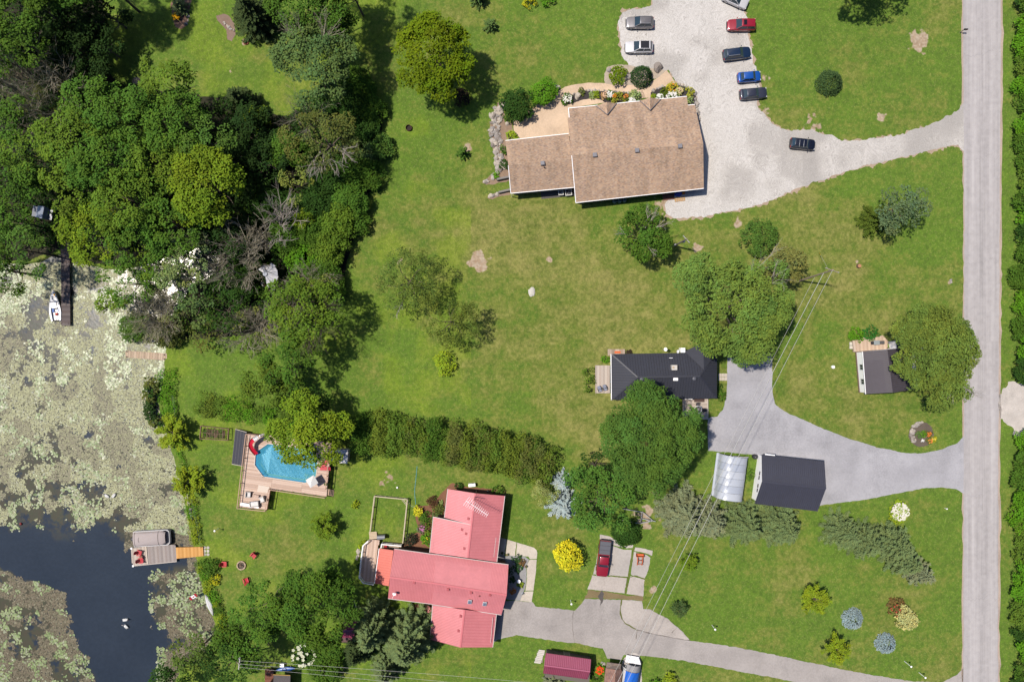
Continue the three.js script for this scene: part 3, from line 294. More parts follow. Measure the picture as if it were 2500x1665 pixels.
// a run of bushes grown together along a line
function hedge(name, pts, w, h, colours, label, category, opt = {}) {
  const r = rng(SEED += 31), line = outline(pts, { step: 5, closed: false, h: h * 0.5 }), t = thing(name, label, category, [line[0].x, 0, line[0].z], 0, opt.group), L = new Leaves(), o = line[0], st = [];
  line.forEach((p, i) => { const n = opt.per || 3; for (let k = 0; k < n; k++) { const d = (r() - 0.5) * 2, wob = 0.65 + 0.7 * vn(i * 0.21 + SEED, 3), off = d * w * 0.5 * wob * 0.85, q = line[Math.min(i + 1, line.length - 1)].clone().sub(line[Math.max(i - 1, 0)]).normalize(), hh = h * (0.5 + 0.5 * Math.sqrt(Math.max(0, 1 - d * d * 0.8))) * (0.6 + 0.7 * vn(i * 0.3 + 40, k * 0.2 + SEED)); const c = tint(r, col(colours[Math.floor(vn(i * 0.16 + SEED, 9) * 0.999 * colours.length)]), 0.14, 0.08); const rl = (opt.lobe || 0.62) * (0.75 + 0.5 * r()); lobe(L, r, p.x - q.z * off - o.x, hh - rl * 0.4, p.z + q.x * off - o.z, rl, d * -q.z * 0.4, 1, d * q.x * 0.4, Math.round((opt.den || 1) * rl * rl * 66), opt.size || 0.24, c, 0.85); lobe(L, r, p.x - q.z * off * 1.1 - o.x, hh * 0.45, p.z + q.x * off * 1.1 - o.z, rl, d * -q.z, 0.4, d * q.x, Math.round(rl * rl * 34), opt.size || 0.24, c, 1.1); }
    if (i % 3 === 0) st.push(rod(V(p.x - o.x, -0.1, p.z - o.z), V(p.x - o.x + (r() - 0.5), h * 0.6, p.z - o.z + (r() - 0.5)), 0.05, 0.02, 4)); });
  part(t, 'stems', st, barkM, { kind: 'stuff' }); part(t, 'foliage', L.geo(), leafM, { kind: 'stuff' }); return t;
}
// ---------------------------------------------------------------- the wooded patch by the pond
{
  const W = 'maples in the wooded patch', A = (x) => 'pond side wood maple ' + x;
  for (const [x, y, R, h, c, l] of [[245, 262, 80, 13.5, 'maple', 'beside the wide leafless tree'], [420, 212, 70, 13, 'maple2', 'jutting furthest into the upper lawn'], [335, 300, 74, 14, 'maple', 'behind the one that juts into the lawn'], [440, 300, 84, 13.5, 'maple', 'between the lawn tip and the blue green spruce'], [190, 345, 76, 13.5, 'maple2', 'along the dark gap below the leafless tree'], [265, 395, 82, 14.5, 'maple', 'tall and in the middle of the patch'], [505, 345, 66, 12, 'oak', 'of deeper green next to the spruce'], [400, 400, 74, 13, 'maple2', 'against the brightest yellow green one'], [505, 455, 94, 13.5, 'bright', 'the brightest yellow green and broadest'], [195, 455, 74, 13, 'maple2', 'across the gap from the little metal shed'], [315, 490, 82, 13.5, 'maple2', 'between the metal shed and the brightest maple'], [420, 545, 76, 12, 'maple', 'just behind the inlet willow'], [225, 575, 76, 12.5, 'bright', 'yellowish and hanging over the dark dock'], [330, 590, 68, 11.5, 'maple', 'between the dock and the inlet']]) tree('broad', x, y, R, h, c, A(l), { name: 'maple_tree', group: W, lobe: 0.92 });
  { // undergrowth between the trunks, one mass
    const r = rng(404), L = new Leaves(), poly = [[-40, -40], [215, -40], [245, 50], [228, 165], [300, 215], [500, 245], [610, 255], [690, 300], [800, 220], [870, 215], [915, 270], [905, 420], [860, 530], [830, 640], [780, 760], [560, 810], [430, 815], [470, 730], [550, 670], [545, 600], [380, 610], [150, 600], [70, 620], [-40, 625]], inside = (x, y) => { let k = false; for (let i = 0, j = poly.length - 1; i < poly.length; j = i++) { const [a, b] = poly[i], [c, d] = poly[j]; if ((b > y) !== (d > y) && x < (c - a) * (y - b) / (d - b) + a) k = !k; } return k; };
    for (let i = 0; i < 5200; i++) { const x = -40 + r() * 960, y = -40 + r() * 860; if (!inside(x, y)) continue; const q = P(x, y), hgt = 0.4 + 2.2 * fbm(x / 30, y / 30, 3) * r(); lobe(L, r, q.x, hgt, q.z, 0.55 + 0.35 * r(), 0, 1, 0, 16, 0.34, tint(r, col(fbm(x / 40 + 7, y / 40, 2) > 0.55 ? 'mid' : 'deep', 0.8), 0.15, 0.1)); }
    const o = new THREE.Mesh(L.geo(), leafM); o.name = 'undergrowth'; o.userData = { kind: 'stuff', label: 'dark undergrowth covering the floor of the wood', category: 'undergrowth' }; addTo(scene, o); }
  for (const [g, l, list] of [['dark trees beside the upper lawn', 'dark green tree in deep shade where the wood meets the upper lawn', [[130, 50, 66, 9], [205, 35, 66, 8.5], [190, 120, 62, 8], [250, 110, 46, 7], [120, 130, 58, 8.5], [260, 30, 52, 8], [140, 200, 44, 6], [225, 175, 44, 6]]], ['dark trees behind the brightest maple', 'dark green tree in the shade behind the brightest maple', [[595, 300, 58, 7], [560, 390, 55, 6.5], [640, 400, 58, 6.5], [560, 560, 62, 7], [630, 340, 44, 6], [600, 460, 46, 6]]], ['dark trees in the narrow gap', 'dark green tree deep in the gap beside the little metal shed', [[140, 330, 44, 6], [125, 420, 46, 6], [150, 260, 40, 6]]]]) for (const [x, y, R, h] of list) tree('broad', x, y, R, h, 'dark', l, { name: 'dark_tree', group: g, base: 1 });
  const N = 'tall trees on the far side of the wood', nl = 'tall yellowish green tree over the shaded edge of the wood';
  for (const [x, y, R, h, c] of [[35, 40, 66, 16, 'mid'], [85, 120, 56, 15, 'mid'], [20, 150, 58, 15, 'mid'], [100, 20, 55, 16, 'mid'], [-40, 60, 70, 16, 'mid'], [165, -40, 80, 16, 'mid'], [250, -50, 70, 15, 'deep']]) tree('broad', x, y, R, h, c, nl, { name: 'tall_tree', group: N });
  const K = 'trees across the dark gap from the maples';
  for (const [x, y, R, h, c, l] of [[30, 300, 56, 11, 'maple', 'olive green tree just below the wide leafless tree'], [62, 375, 52, 11, 'maple2', 'lighter olive green tree along the dark gap'], [18, 430, 62, 12, 'maple', 'broad olive green tree set back from the dark gap'], [80, 450, 40, 9, 'mid', 'small green tree next to the little metal shed'], [20, 535, 55, 11, 'maple', 'olive green tree between the metal shed and the water'], [55, 610, 62, 11, 'oak', 'deep green tree leaning out beside the dark dock'], [5, 660, 60, 10, 'mid', 'green tree over the lily pads by the sailing dinghy']]) tree('broad', x, y, R, h, c, l, { name: 'gap_tree', group: K });
  tree('bare', 92, 222, 76, 13, 'olive', 'wide grey leafless tree between the dark wood and the maples', { hc: 7, stems: 22, leafy: 30, rad: 0.11 });
  tree('spruce', 575, 235, 44, 8, 'darkSpruce', 'blue green spruce poking out behind the maples toward the open lawn');
  tree('feather', 618, 285, 34, 7, 'bright', 'bright yellow green young tree at the lawn edge of the wood', { den: 2 });
  tree('broad', 770, 150, 92, 14, 'grey', 'big grey green tree with bare twigs in its top, between lawn and wood', { dead: 6, deadTo: -1.6, deadBark: greyBark, lobe: 0.9 });
  tree('broad', 765, 12, 100, 13, 'mid', 'big deep green tree above the grey green one', { lobe: 1 });
  tree('broad', 850, -40, 60, 15, 'mid', 'tall tree casting a round shadow on the lawn past the deep green tree');
  tree('broad', 1058, 150, 92, 11, 'lime', 'yellow green tree alone on the open lawn', { lobe: 0.85, lobes: 1.25 });
  tree('shrub', 1126, 238, 20, 1.6, 'purple', 'low dark purple bush tucked under the yellow green lawn tree', { name: 'bush' });
  tree('spruce', 600, 15, 62, 9, 'darkSpruce', 'dark spruce beside the curved stone bed');
  tree('spruce', 430, 8, 18, 3, 'spruce', 'small bluish conifer in the orange flower bed');
  tree('broad', 795, 345, 82, 11, 'olive', 'thin olive tree with long bare white limbs at the edge of the wood', { dead: 9, lobe: 0.8, den: 0.75, deadTo: 1.2 });
  tree('bare', 742, 262, 30, 8, 'olive', 'grey twiggy treetop between the grey green tree and the thin olive tree', { hc: 6, stems: 6, leafy: 5, rad: 0.05 });
  tree('broad', 725, 450, 44, 7, 'willow', 'pale yellow green willow bush in the shaded edge of the wood', { lobe: 0.6, name: 'willow_bush', size: 0.22 });
  tree('shrub', 930, 356, 28, 3, 'oak', 'round dark dome shrub bulging from the wood edge onto the lawn');
  const E = 'bushes along the lawn edge of the wood';
  for (const [x, y, R, h, c] of [[870, 205, 42, 4, 'mid'], [850, 262, 45, 4, 'deep'], [905, 262, 36, 3, 'mid'], [800, 250, 40, 4, 'deep'], [895, 320, 30, 3, 'deep'], [880, 370, 34, 3.5, 'grey'], [690, 365, 40, 6, 'maple'], [735, 380, 30, 5, 'mid'], [860, 415, 40, 4, 'mid'], [905, 425, 32, 3, 'mid'], [800, 440, 45, 5, 'deep'], [850, 480, 44, 5, 'maple'], [775, 500, 44, 5, 'deep'], [820, 540, 46, 5, 'maple2'], [870, 540, 30, 3, 'mid'], [760, 560, 44, 5, 'mid'], [720, 520, 40, 5, 'deep'], [800, 600, 48, 5, 'maple2'], [740, 620, 46, 4, 'weedy'], [790, 660, 40, 4, 'mid'], [700, 580, 44, 5, 'mid'], [810, 700, 32, 3.5, 'mid'], [650, 500, 48, 6, 'deep'], [600, 605, 44, 5, 'deep'], [580, 690, 44, 4, 'deep'], [745, 540, 26, 6, 'bright']]) tree('shrub', x, y, R, h, c, 'leafy green bush in the thicket ' + (y < 300 ? 'beside the big grey green tree' : y < 430 ? 'round the thin olive tree' : y < 580 ? 'between the pale willow bush and the lawn' : 'beside the white metal shelter'), { name: 'edge_bush', group: E + (y < 300 ? ', grey tree end' : y < 430 ? ', olive tree part' : y < 580 ? ', willow part' : ', shelter end'), hc: h * 0.5 });
  // dead wood over the clearing with the old metal shelter
  tree('bare', 640, 612, 60, 9, 'grey', 'fallen looking bare grey tree over the white metal shelter', { hc: 5, stems: 9, fan: -2.5, arc: 1.8, rad: 0.16, bark: greyBark });
  tree('bare', 660, 575, 34, 10, 'grey', 'forked bleached bare limb sticking up out of the wood', { hc: 5, stems: 4, fan: -0.9, arc: 1, rad: 0.15, bark: paleBark });
  tree('bare', 575, 645, 46, 9, 'grey', 'grey leafless thicket beside the bright inlet', { hc: 4, stems: 13, rad: 0.1 });
  tree('bare', 590, 715, 20, 4, 'grey', 'small dead bush under the metal shelter', { hc: 2, stems: 6, rad: 0.09, bark: paleBark });
  tree('bare', 700, 750, 48, 6, 'willow', 'feathery grey bare thicket below the metal shelter', { hc: 4, stems: 18, leafy: 12, rad: 0.08 });
  tree('bare', 775, 690, 36, 6, 'willow', 'grey bare thicket at the lawn edge below the green bushes', { hc: 3, stems: 12, leafy: 10, rad: 0.08 });
  tree('bare', 610, 800, 50, 7, 'willow', 'pale twiggy bush behind the little lawn by the pond', { hc: 4, stems: 16, leafy: 8, rad: 0.08 });
  // pond edge
  tree('broad', 445, 625, 78, 9, [140, 160, 92], 'soft pale green willow leaning over the bright inlet', { lobe: 0.7, size: 0.22, name: 'willow_tree' });
  tree('broad', 318, 690, 60, 9, 'maple', 'leafy green tree at the pond edge beside the pale willow', { lobe: 0.75 });
  tree('broad', 275, 735, 32, 6, 'maple2', 'small leafy tree overhanging the lily pads', {});
  tree('bare', 375, 765, 72, 7, [130, 136, 88], 'wide grey green thicket of bare twigs over the pale plank dock', { hc: 4, stems: 18, leafy: 40, rad: 0.08, bark: greyBark });
  tree('broad', 475, 740, 55, 7, 'grey', 'grey green bushy tree behind the bare thicket', { lobe: 0.7 });
  tree('broad', 545, 760, 48, 7, 'deep', 'deep green bushy tree between the two bare thickets', { lobe: 0.7 });
  tree('broad', 500, 820, 40, 4, 'olive', 'low olive bush along the top of the little lawn by the pond', { lobe: 0.6, base: 0.4 });
  tree('broad', 590, 850, 30, 4, 'lilac', 'low green bush at the corner of the little lawn by the pond', { lobe: 0.6, base: 0.4 });
  for (const [x, y, R, h, c, l] of [[395, 665, 52, 8, 'maple', 'green tree hiding most of the inlet from above'], [480, 690, 46, 6, 'grey', 'grey green tree at the inner end of the inlet'], [545, 690, 40, 5, 'deep', 'dark bush between the inlet and the metal shelter'], [360, 640, 48, 9, 'maple2', 'light green tree over the outer inlet'], [550, 610, 40, 6, 'deep', 'dark green bush above the bright inlet']]) tree('broad', x, y, R, h, c, l, { lobe: 0.75 });
  tree('shrub', 330, 800, 34, 2.4, 'mid', 'green bush just above the pale plank dock', { hc: 1.2 });
  tree('shrub', 410, 815, 34, 2.6, 'olive', 'olive bush at the landward end of the pale plank dock', { hc: 1.3 });
}
// ---------------------------------------------------------------- trees between the lawns
tree('broad', 745, 765, 92, 11, 'maple2', 'light green tree with dark bare branches at the narrow end of the lawn', { dead: 9, deadTo: 0.5, deadBark: darkBark, den: 0.8, lobe: 0.8 });
tree('broad', 700, 900, 62, 10, 'mid', 'green tree in half shade beside the little lawn by the pond', {});
tree('broad', 650, 935, 62, 9, [100, 128, 40], 'yellowish green maple shading the end of the little lawn', {});
tree('broad', 760, 975, 42, 7, 'deep', 'dark maple between the little lawn and the tall hedge', {});
tree('broad', 748, 1052, 90, 10, 'bright', 'bright green tree hanging over the swimming pool', { lobe: 0.95, hc: 7.5 });
tree('broad', 998, 690, 80, 7.5, [102, 124, 50], 'thin olive green apple tree on the lawn with open sparse crown', { lobe: 0.7, den: 0.5, size: 0.2, lobes: 1.3, hc: 4.5, dead: 1 });
tree('broad', 1100, 785, 68, 7.5, [104, 122, 46], 'olive green apple tree beside the low lime bush', { lobe: 0.75, den: 0.65, size: 0.2, hc: 5, lobes: 1.3 });
tree('shrub', 1085, 885, 23, 2, 'chart', 'low lime green bush in front of the olive apple tree', { sz: 1.5, sx: 0.85, name: 'bush' });
hedge('tall_hedge', [[862, 1055], [960, 1062], [1060, 1075], [1160, 1092], [1260, 1115], [1345, 1140]], 6.2, 4.2, ['lilac', 'olive', 'cedar', 'lilac', 'mid'], 'long tall mixed hedge of olive and green bushes across the lawn', 'hedge', { per: 6, lobe: 0.68 });
hedge('low_hedge', [[480, 985], [560, 1000], [640, 1012], [700, 1022], [780, 1038], [862, 1054]], 3.6, 2, ['weedy', 'lilac', 'cedar'], 'low ragged green hedge between the little lawn and the pool', 'hedge', { per: 4, lobe: 0.5, size: 0.2 });
hedge('bank_reeds', [[372, 930], [362, 985], [378, 1040]], 1.8, 1.3, ['deep', 'olive', 'dark'], 'dark reeds standing in the water at the pond bank', 'reeds', { per: 3, lobe: 0.36, size: 0.42, den: 0.6 });
hedge('bank_plants', [[404, 905], [408, 960], [410, 1010]], 3, 0.8, ['weedy', 'mid'], 'rank green weeds on the bank behind the dark reeds', 'weeds', { per: 4, lobe: 0.4, size: 0.2 });
hedge('bank_plants', [[462, 1215], [470, 1270], [478, 1325]], 2, 0.7, ['weedy', 'fern'], 'bright green bank plants along the wire fence up to the orange gangway', 'weeds', { per: 4, lobe: 0.36, size: 0.18 });
hedge('bank_plants', [[487, 1372], [503, 1420], [524, 1466], [537, 1510], [548, 1550]], 1.5, 0.8, ['weedy', 'fern', 'mid'], 'bright green bank plants between the orange gangway and the white canoe', 'weeds', { per: 4, lobe: 0.38, size: 0.18 });
hedge('bank_plants', [[425, 1065], [438, 1105], [450, 1150]], 1.1, 0.6, ['weedy', 'mid'], 'narrow strip of bank plants between the two feathery saplings', 'weeds', { per: 3, lobe: 0.3, size: 0.16 });
tree('shrub', 508, 1382, 20, 1.4, 'mid', 'rounded green bush at the shore end of the orange gangway', { name: 'bush' });
tree('feather', 415, 1058, 44, 4.5, 'fern', 'feathery yellow green sapling on the pond bank by the garden frame', { den: 1.3, shoots: 44, size: 0.36 });
tree('feather', 453, 1180, 40, 4.5, 'fern', 'feathery yellow green sapling leaning over the floating weed', { den: 1.3, shoots: 40, size: 0.36 });
tree('feather', 788, 1287, 36, 4.5, 'young', 'young green tree alone on the grass below the pool deck', { den: 1.5 });
tree('shrub', 750, 1165, 6, 0.5, 'fern', 'tiny lime seedling on the grass near the pool steps', { name: 'seedling', cat: 'seedling' });
tree('shrub', 866, 1233, 8, 0.6, 'fern', 'tiny lime seedling on the grass outside the fenced pen', { name: 'seedling', cat: 'seedling' });
tree('shrub', 523, 1415, 11, 0.9, 'yell', 'yellow flowering plant on the bank by the red chairs', { name: 'bush' });
// bottom of the pond side
tree('broad', 775, 1480, 98, 12, 'mid', 'big dark green tree covering the purple shed', { lobe: 0.95, lobes: 1.1 });
tree('broad', 650, 1480, 76, 11, 'maple', 'big green tree touching the one over the purple shed', { lobe: 0.95 });
tree('broad', 615, 1560, 56, 9, 'maple', 'green tree with yellow tips above the blue kayak', { dead: 0 });
tree('broad', 572, 1545, 40, 8, 'mid', 'green tree on the bank below the white canoe', {});
tree('broad', 480, 1590, 52, 8, [96, 120, 46], 'olive green tree leaning over the pond weed', {});
tree('broad', 560, 1620, 56, 9, 'deep', 'dark green tree beside the pond side utility pole', {});
tree('broad', 415, 1650, 40, 7, 'deep', 'dark tree low on the pond bank', {});
tree('shrub', 740, 1600, 30, 3, 'deep', 'dark bush with white blossom along one side by the kayak', { flowers: [[232, 236, 206], 30, 0.3] });
tree('shrub', 790, 1630, 40, 3.5, 'mid', 'mid green bush beside the blossoming dark bush', {});
tree('spruce', 905, 1545, 60, 11, 'spruce', 'grey green spruce beside the red house wing, slimmer of the pair', { hc: 5 });
tree('spruce', 995, 1570, 72, 12, 'spruce', 'broad grey green spruce beside the red house wing', { hc: 5 });
tree('spruce', 868, 1595, 42, 8, 'darkSpruce', 'dark lower spruce behind the grey green pair', { hc: 4 });
tree('spruce', 940, 1640, 40, 7, 'spruce', 'small spruce under the overhead wires below the grey green pair', { hc: 3 });
tree('spruce', 1350, 1668, 30, 4.5, 'spruce2', 'sage green conifer below the maroon roofed shed', { hc: 2 });
// ---------------------------------------------------------------- trees round the houses
tree('broad', 1788, 752, 138, 13, [116, 146, 62], 'large spreading maple overhanging the black roofed house', { lobe: 0.9, lobes: 0.8, dead: 2, hc: 9, name: 'maple_tree' });
tree('broad', 1915, 645, 42, 8, [138, 140, 72], 'yellowish olive tree beside the large spreading maple', { lobe: 0.9, lobes: 2.2 });
tree('broad', 1590, 1068, 112, 12.5, 'oak', 'dense dark green dome shaped oak leaning over the black roof', { lobe: 0.82, lobes: 1.45, hc: 8.5, name: 'oak_tree', size: 0.24, sz: 1.1, even: 1 });
tree('broad', 1563, 575, 60, 7.5, 'mid', 'green tree with grey dead twigs beside the small utility pole', { lobe: 0.9, lobes: 1.5, den: 1.2, dead: 5, deadBark: paleBark, sz: 1.15 });
tree('shrub', 1858, 577, 46, 4, 'oak', 'dark dome shrub on the lawn beyond the small utility pole', { lobe: 0.7 });
tree('broad', 2190, 510, 58, 7.5, [104, 126, 84], 'grey green tree close to the road above the bare ground', { lobe: 0.85, lobes: 1.7 });
tree('spruce', 2150, 535, 40, 5, [92, 112, 40], 'yellowish cedar growing against the grey green roadside tree', { hc: 2.5 });
tree('ball', 2033, 197, 32, 3.2, [78, 104, 60], 'round dark green bush alone on the roadside lawn', { den: 1.6, hc: 1.4, name: 'shrub' });
tree('broad', 2150, -62, 66, 9, 'mid', 'tree at the lawn corner by the road casting its shade on the grass', {});
tree('broad', 2090, -70, 60, 10, 'mid', 'tree behind the one at the lawn corner');
tree('broad', 2285, 868, 108, 9, [120, 142, 58], 'wide green tree covering the cottage roof and reaching over the road', { lobe: 0.8, lobes: 1.3, sz: 1.15, hc: 6.5, dead: 1, size: 0.24 });
tree('broad', 1468, 1215, 78, 8.5, [88, 132, 50], 'lush green tree beside the blue spruces and the trailer', { lobe: 0.9, sz: 1.15 });
tree('broad', 1455, 1140, 46, 6, 'deep', 'darker green tree growing into the lush one', { lobe: 0.8 });
tree('spruce', 1378, 1235, 38, 6, 'lightBlue', 'silver blue spruce at the end of the tall hedge', { hc: 2.5 });
tree('spruce', 1374, 1180, 24, 6, 'lightBlue', 'smaller silver blue spruce against the tall hedge', { hc: 3 });
tree('broad', 1330, 1205, 34, 4.5, 'sage', 'pale sage green bush between hedge and silver blue spruce', { lobe: 0.6, base: 0.5, size: 0.2 });
tree('shrub', 1527, 1302, 32, 2, 'deep', 'low dark shrub at the corner of the parking pad', {});
tree('spruce', 1672, 1258, 66, 8, 'spruce2', 'wide faded grey green spruce at the end of the spruce row by the silver shelter', { hc: 3.5 });
tree('spruce', 1735, 1275, 52, 7.5, 'spruce2', 'grey green spruce below the silver shelter', { hc: 3.5 });
tree('spruce', 1820, 1285, 56, 8, 'spruce', 'olive tinged spruce in the row below the black garage', { hc: 3.5 });
tree('spruce', 1910, 1290, 58, 8.5, 'spruce', 'grey green spruce against the back of the black garage', { hc: 3.5 });
const SR = 'spruces in the row near the road', sl = 'grey green spruce in the row below the white flowering bush';
for (const [x, y, R, h] of [[2062, 1300, 44, 7.5], [2120, 1325, 46, 7.5], [2185, 1330, 50, 8], [2215, 1370, 44, 7]]) tree('spruce', x, y, R, h, 'spruce', sl, { group: SR, hc: 3 });
tree('spruce', 2250, 1400, 34, 5.5, 'spruce2', 'last and palest spruce of the row near the road', { hc: 2 });
tree('shrub', 2199, 1250, 23, 1.3, 'chart', 'white flowering hydrangea bush alone on the lawn by the drive', { flowers: [[250, 248, 234], 190, 0.17], name: 'hydrangea' });
tree('broad', 1388, 1358, 32, 3.6, 'gold', 'golden yellow tree on the grass beside the parking pad', { lobe: 0.75, base: 0.5, size: 0.26, lobes: 2.4, den: 1.2 });
tree('feather', 1682, 1376, 22, 3, 'young', 'small green sapling under the overhead wires', { den: 1.4 });
tree('feather', 1662, 1490, 19, 3, [84, 108, 56], 'dark sapling beside the curve of the lower drive', { den: 1 });
tree('feather', 1997, 1468, 38, 4.5, 'fern', 'young tree with yellow tips on the lawn between the spruces and the blue shrubs', { den: 1.7 });
tree('feather', 2048, 1592, 36, 4.5, 'fern', 'young tree with yellow tips close to the lower drive', { den: 1.7 });
tree('ball', 2087, 1515, 25, 2.4, 'blue', 'blue spruce shrub on the lawn, the one closer to the spruce row', { den: 2.2, hc: 1 });
tree('ball', 2168, 1575, 24, 2.4, 'blue', 'blue spruce shrub on the lawn, the one closer to the lower drive', { den: 2.2, hc: 1 });
tree('shrub', 2218, 1511, 24, 2.2, 'cream', 'cream leaved shrub with a red bush behind it', { den: 1.2 });
tree('shrub', 2193, 1488, 20, 1.2, [128, 104, 60], 'reddish bush behind the cream leaved shrub', { flowers: [[206, 80, 70], 14, 0.14], name: 'bush' });
tree('spruce', 1197, 60, 15, 2.4, 'grey', 'tiny spruce alone on the upper lawn', { hc: 1 });
tree('spruce', 1128, 371, 15, 2.6, 'oak', 'tiny green conifer beside a worn patch of lawn', { hc: 1.2 });
tree('shrub', 1293, 3, 15, 1.3, 'yell', 'yellow green shrub at the upper edge of the lawn', {});
tree('shrub', 1340, -2, 14, 1.2, 'weedy', 'bright green shrub beside the yellow green one', {});
tree('spruce', 1165, -14, 20, 4, 'grey', 'spruce tip at the upper edge of the lawn', { hc: 2 });
{ // wild bushes along the far side of the road
  const g = 'roadside bushes across the road', l = 'wild green bush across the road', r = rng(99);
  for (let y = -30; y < 1690; y += 46) { if (y > 905 && y < 1062) continue; const near = y > 1060 ? 18 : y < 500 ? 26 : 34; tree('shrub', 2490 + near * 0.5 + r() * 12, y + r() * 14, 26 + r() * 8, 2.2 + r() * 1.4, ['deep', 'weedy', 'mid', 'lilac'][Math.floor(r() * 4)], l + (y < 400 ? ', opposite the gravel drive and mailbox' : y < 920 ? ', between the gravel drive and the pull-off' : ', past the stony pull-off'), { name: 'roadside_bush', group: g + (y < 400 ? ', gravel drive end' : y < 920 ? ', middle' : ', past the pull-off'), hc: 1.2 }); }
}
console.log('leaf blades', LEAVES);
// ---------------------------------------------------------------- buildings
const U = (q) => P(q[0], q[1], q[2]);
const white = new THREE.MeshPhysicalMaterial({ roughness: 0.6 }); white.color.setRGB(0.84, 0.84, 0.86);
const whiteAlt = M(244, 244, 246, 0.6), offWhite = M(228, 226, 222, 0.7), darkGlass = M(46, 54, 66, 0.08), frameW = M(238, 240, 244, 0.5), brownWall = M(104, 78, 66, 0.85), greyMetal = M(150, 152, 160, 0.4, { metalness: 0.3 }), black = M(38, 38, 42, 0.6), woodGrey = M(178, 166, 154, 0.9), galv = M(196, 200, 206, 0.35, { metalness: 0.5 });
function centre(pts) { return pts.reduce((a, p) => a.add(p), V()).divideScalar(pts.length); }
// straight raised ribs across a roof face, running along d
function ribs(face, d, gap, w = 0.045, hgt = 0.03) {
  const n = face[1].clone().sub(face[0]).cross(face[2].clone().sub(face[0])).normalize(); if (n.y < 0) n.negate(); d = d.clone().addScaledVector(n, -d.dot(n)).normalize(); const e = n.clone().cross(d).normalize(), o = face[0], q = face.map((p) => { const v = p.clone().sub(o); return [v.dot(e), v.dot(d)]; }); const lo = Math.min(...q.map((x) => x[0])), hi = Math.max(...q.map((x) => x[0])), out = [];
  for (let x = lo + gap * 0.5; x < hi; x += gap) { const ys = []; for (let i = 0; i < q.length; i++) { const a = q[i], b = q[(i + 1) % q.length]; if ((a[0] - x) * (b[0] - x) < 0) ys.push(lerp(a[1], b[1], (x - a[0]) / (b[0] - a[0]))); } ys.sort((a, b) => a - b); for (let k = 0; k + 1 < ys.length; k += 2) { if (ys[k + 1] - ys[k] < 0.15) continue; const a = o.clone().addScaledVector(e, x).addScaledVector(d, ys[k] + 0.04).addScaledVector(n, 0.012), b = o.clone().addScaledVector(e, x).addScaledVector(d, ys[k + 1] - 0.04).addScaledVector(n, 0.012); out.push(bar(a, b, w, hgt)); } }
  return out;
}
function roofFace(parent, pts, m, opt = {}) {              // pts: [photo x, photo y, height]
  const p = pts.map(U), o = part(parent, opt.name || 'roof_slope', plate(p, opt.t || 0.14), m);
  const n = p[1].clone().sub(p[0]).cross(p[2].clone().sub(p[0])).normalize(); if (n.y < 0) n.negate(); const down = V(n.x, 0, n.z).normalize(), sl = down.clone().addScaledVector(n, -down.dot(n)).normalize(), ac = n.clone().cross(sl);
  uvAlong(o.geometry, p[0], ac, sl);
  if (opt.ribs) { const g = ribs(p, sl, opt.ribs, opt.rw, opt.rh); if (g.length) part(o, 'seams', g, opt.ribM || m, { kind: 'stuff' }); }
  if (opt.fascia) for (const [i, j] of opt.fascia) part(o, 'fascia', bar(p[i].clone().setY(p[i].y - 0.06), p[j].clone().setY(p[j].y - 0.06), 0.09, 0.19), opt.fasciaM || white);
  return o;
}
// walls under eaves: outline of eave corners pulled in toward the middle
function walls(parent, pts, h, m, inset = 0.45, name = 'wall') { const p = pts.map((q) => U(q)), c = centre(p); const q = p.map((a) => { const d = a.clone().sub(c); d.y = 0; const L = d.length(); return a.clone().sub(d.multiplyScalar(inset * 1.3 / L)).setY(0); }); part(parent, name, slab(q, -0.2, h), m); return q; }
function gableEnd(parent, a, b, top, m, inset = 0.4) { const A = U(a), B = U(b), T = U(top), nrm = V(B.z - A.z, 0, A.x - B.x).normalize(); const c = inset; const dirIn = opt_in(A, B, T); const g = [A.clone().addScaledVector(dirIn, c), B.clone().addScaledVector(dirIn, c), T.clone().addScaledVector(dirIn, c)]; g.forEach((p) => p.y -= 0.16);
  g[0].lerp(g[1], 0.04); g[1].lerp(g[0], 0.04); const back = g.map((p) => p.clone().addScaledVector(dirIn, 0.15)), pos = [], t = (x, y, z) => pos.push(...x.toArray(), ...y.toArray(), ...z.toArray()); t(...g); t(back[2], back[1], back[0]); for (let i = 0; i < 3; i++) { const j = (i + 1) % 3; t(g[i], back[i], back[j]); t(g[i], back[j], g[j]); } const geo = new THREE.BufferGeometry(); geo.setAttribute('position', new THREE.BufferAttribute(new Float32Array(pos), 3)); geo.computeVertexNormals(); part(parent, 'gable', geo, m); }
let INWARD = V(); function opt_in() { return INWARD; }
const roofBox = (parent, name, px, py, h, w, hh, d, m, ry = 0) => { const q = P(px, py, h); return part(parent, name, rbx(q.x, h + hh / 2 - 0.08, q.z, w, hh, d, 0.03, ry), m); };
function win(parent, a, b, y0, y1, out = 0.05) {           // window standing on the wall line from a to b
  const d = b.clone().sub(a), L = d.length(), c = a.clone().add(b).multiplyScalar(0.5), ry = Math.atan2(-d.z, d.x), f = part(parent, 'window', [bx(0, (y1 - y0) / 2, 0, L, 0.09, 0.1), bx(0, -(y1 - y0) / 2, 0, L, 0.09, 0.1), bx(L / 2, 0, 0, 0.09, y1 - y0, 0.1), bx(-L / 2, 0, 0, 0.09, y1 - y0, 0.1), bx(0, 0, 0, 0.05, y1 - y0, 0.08)], frameW); f.position.set(c.x, (y0 + y1) / 2, c.z); f.rotation.y = ry;
  part(f, 'pane', bx(0, 0, 0, L - 0.06, y1 - y0 - 0.06, 0.04), darkGlass); return f;
}
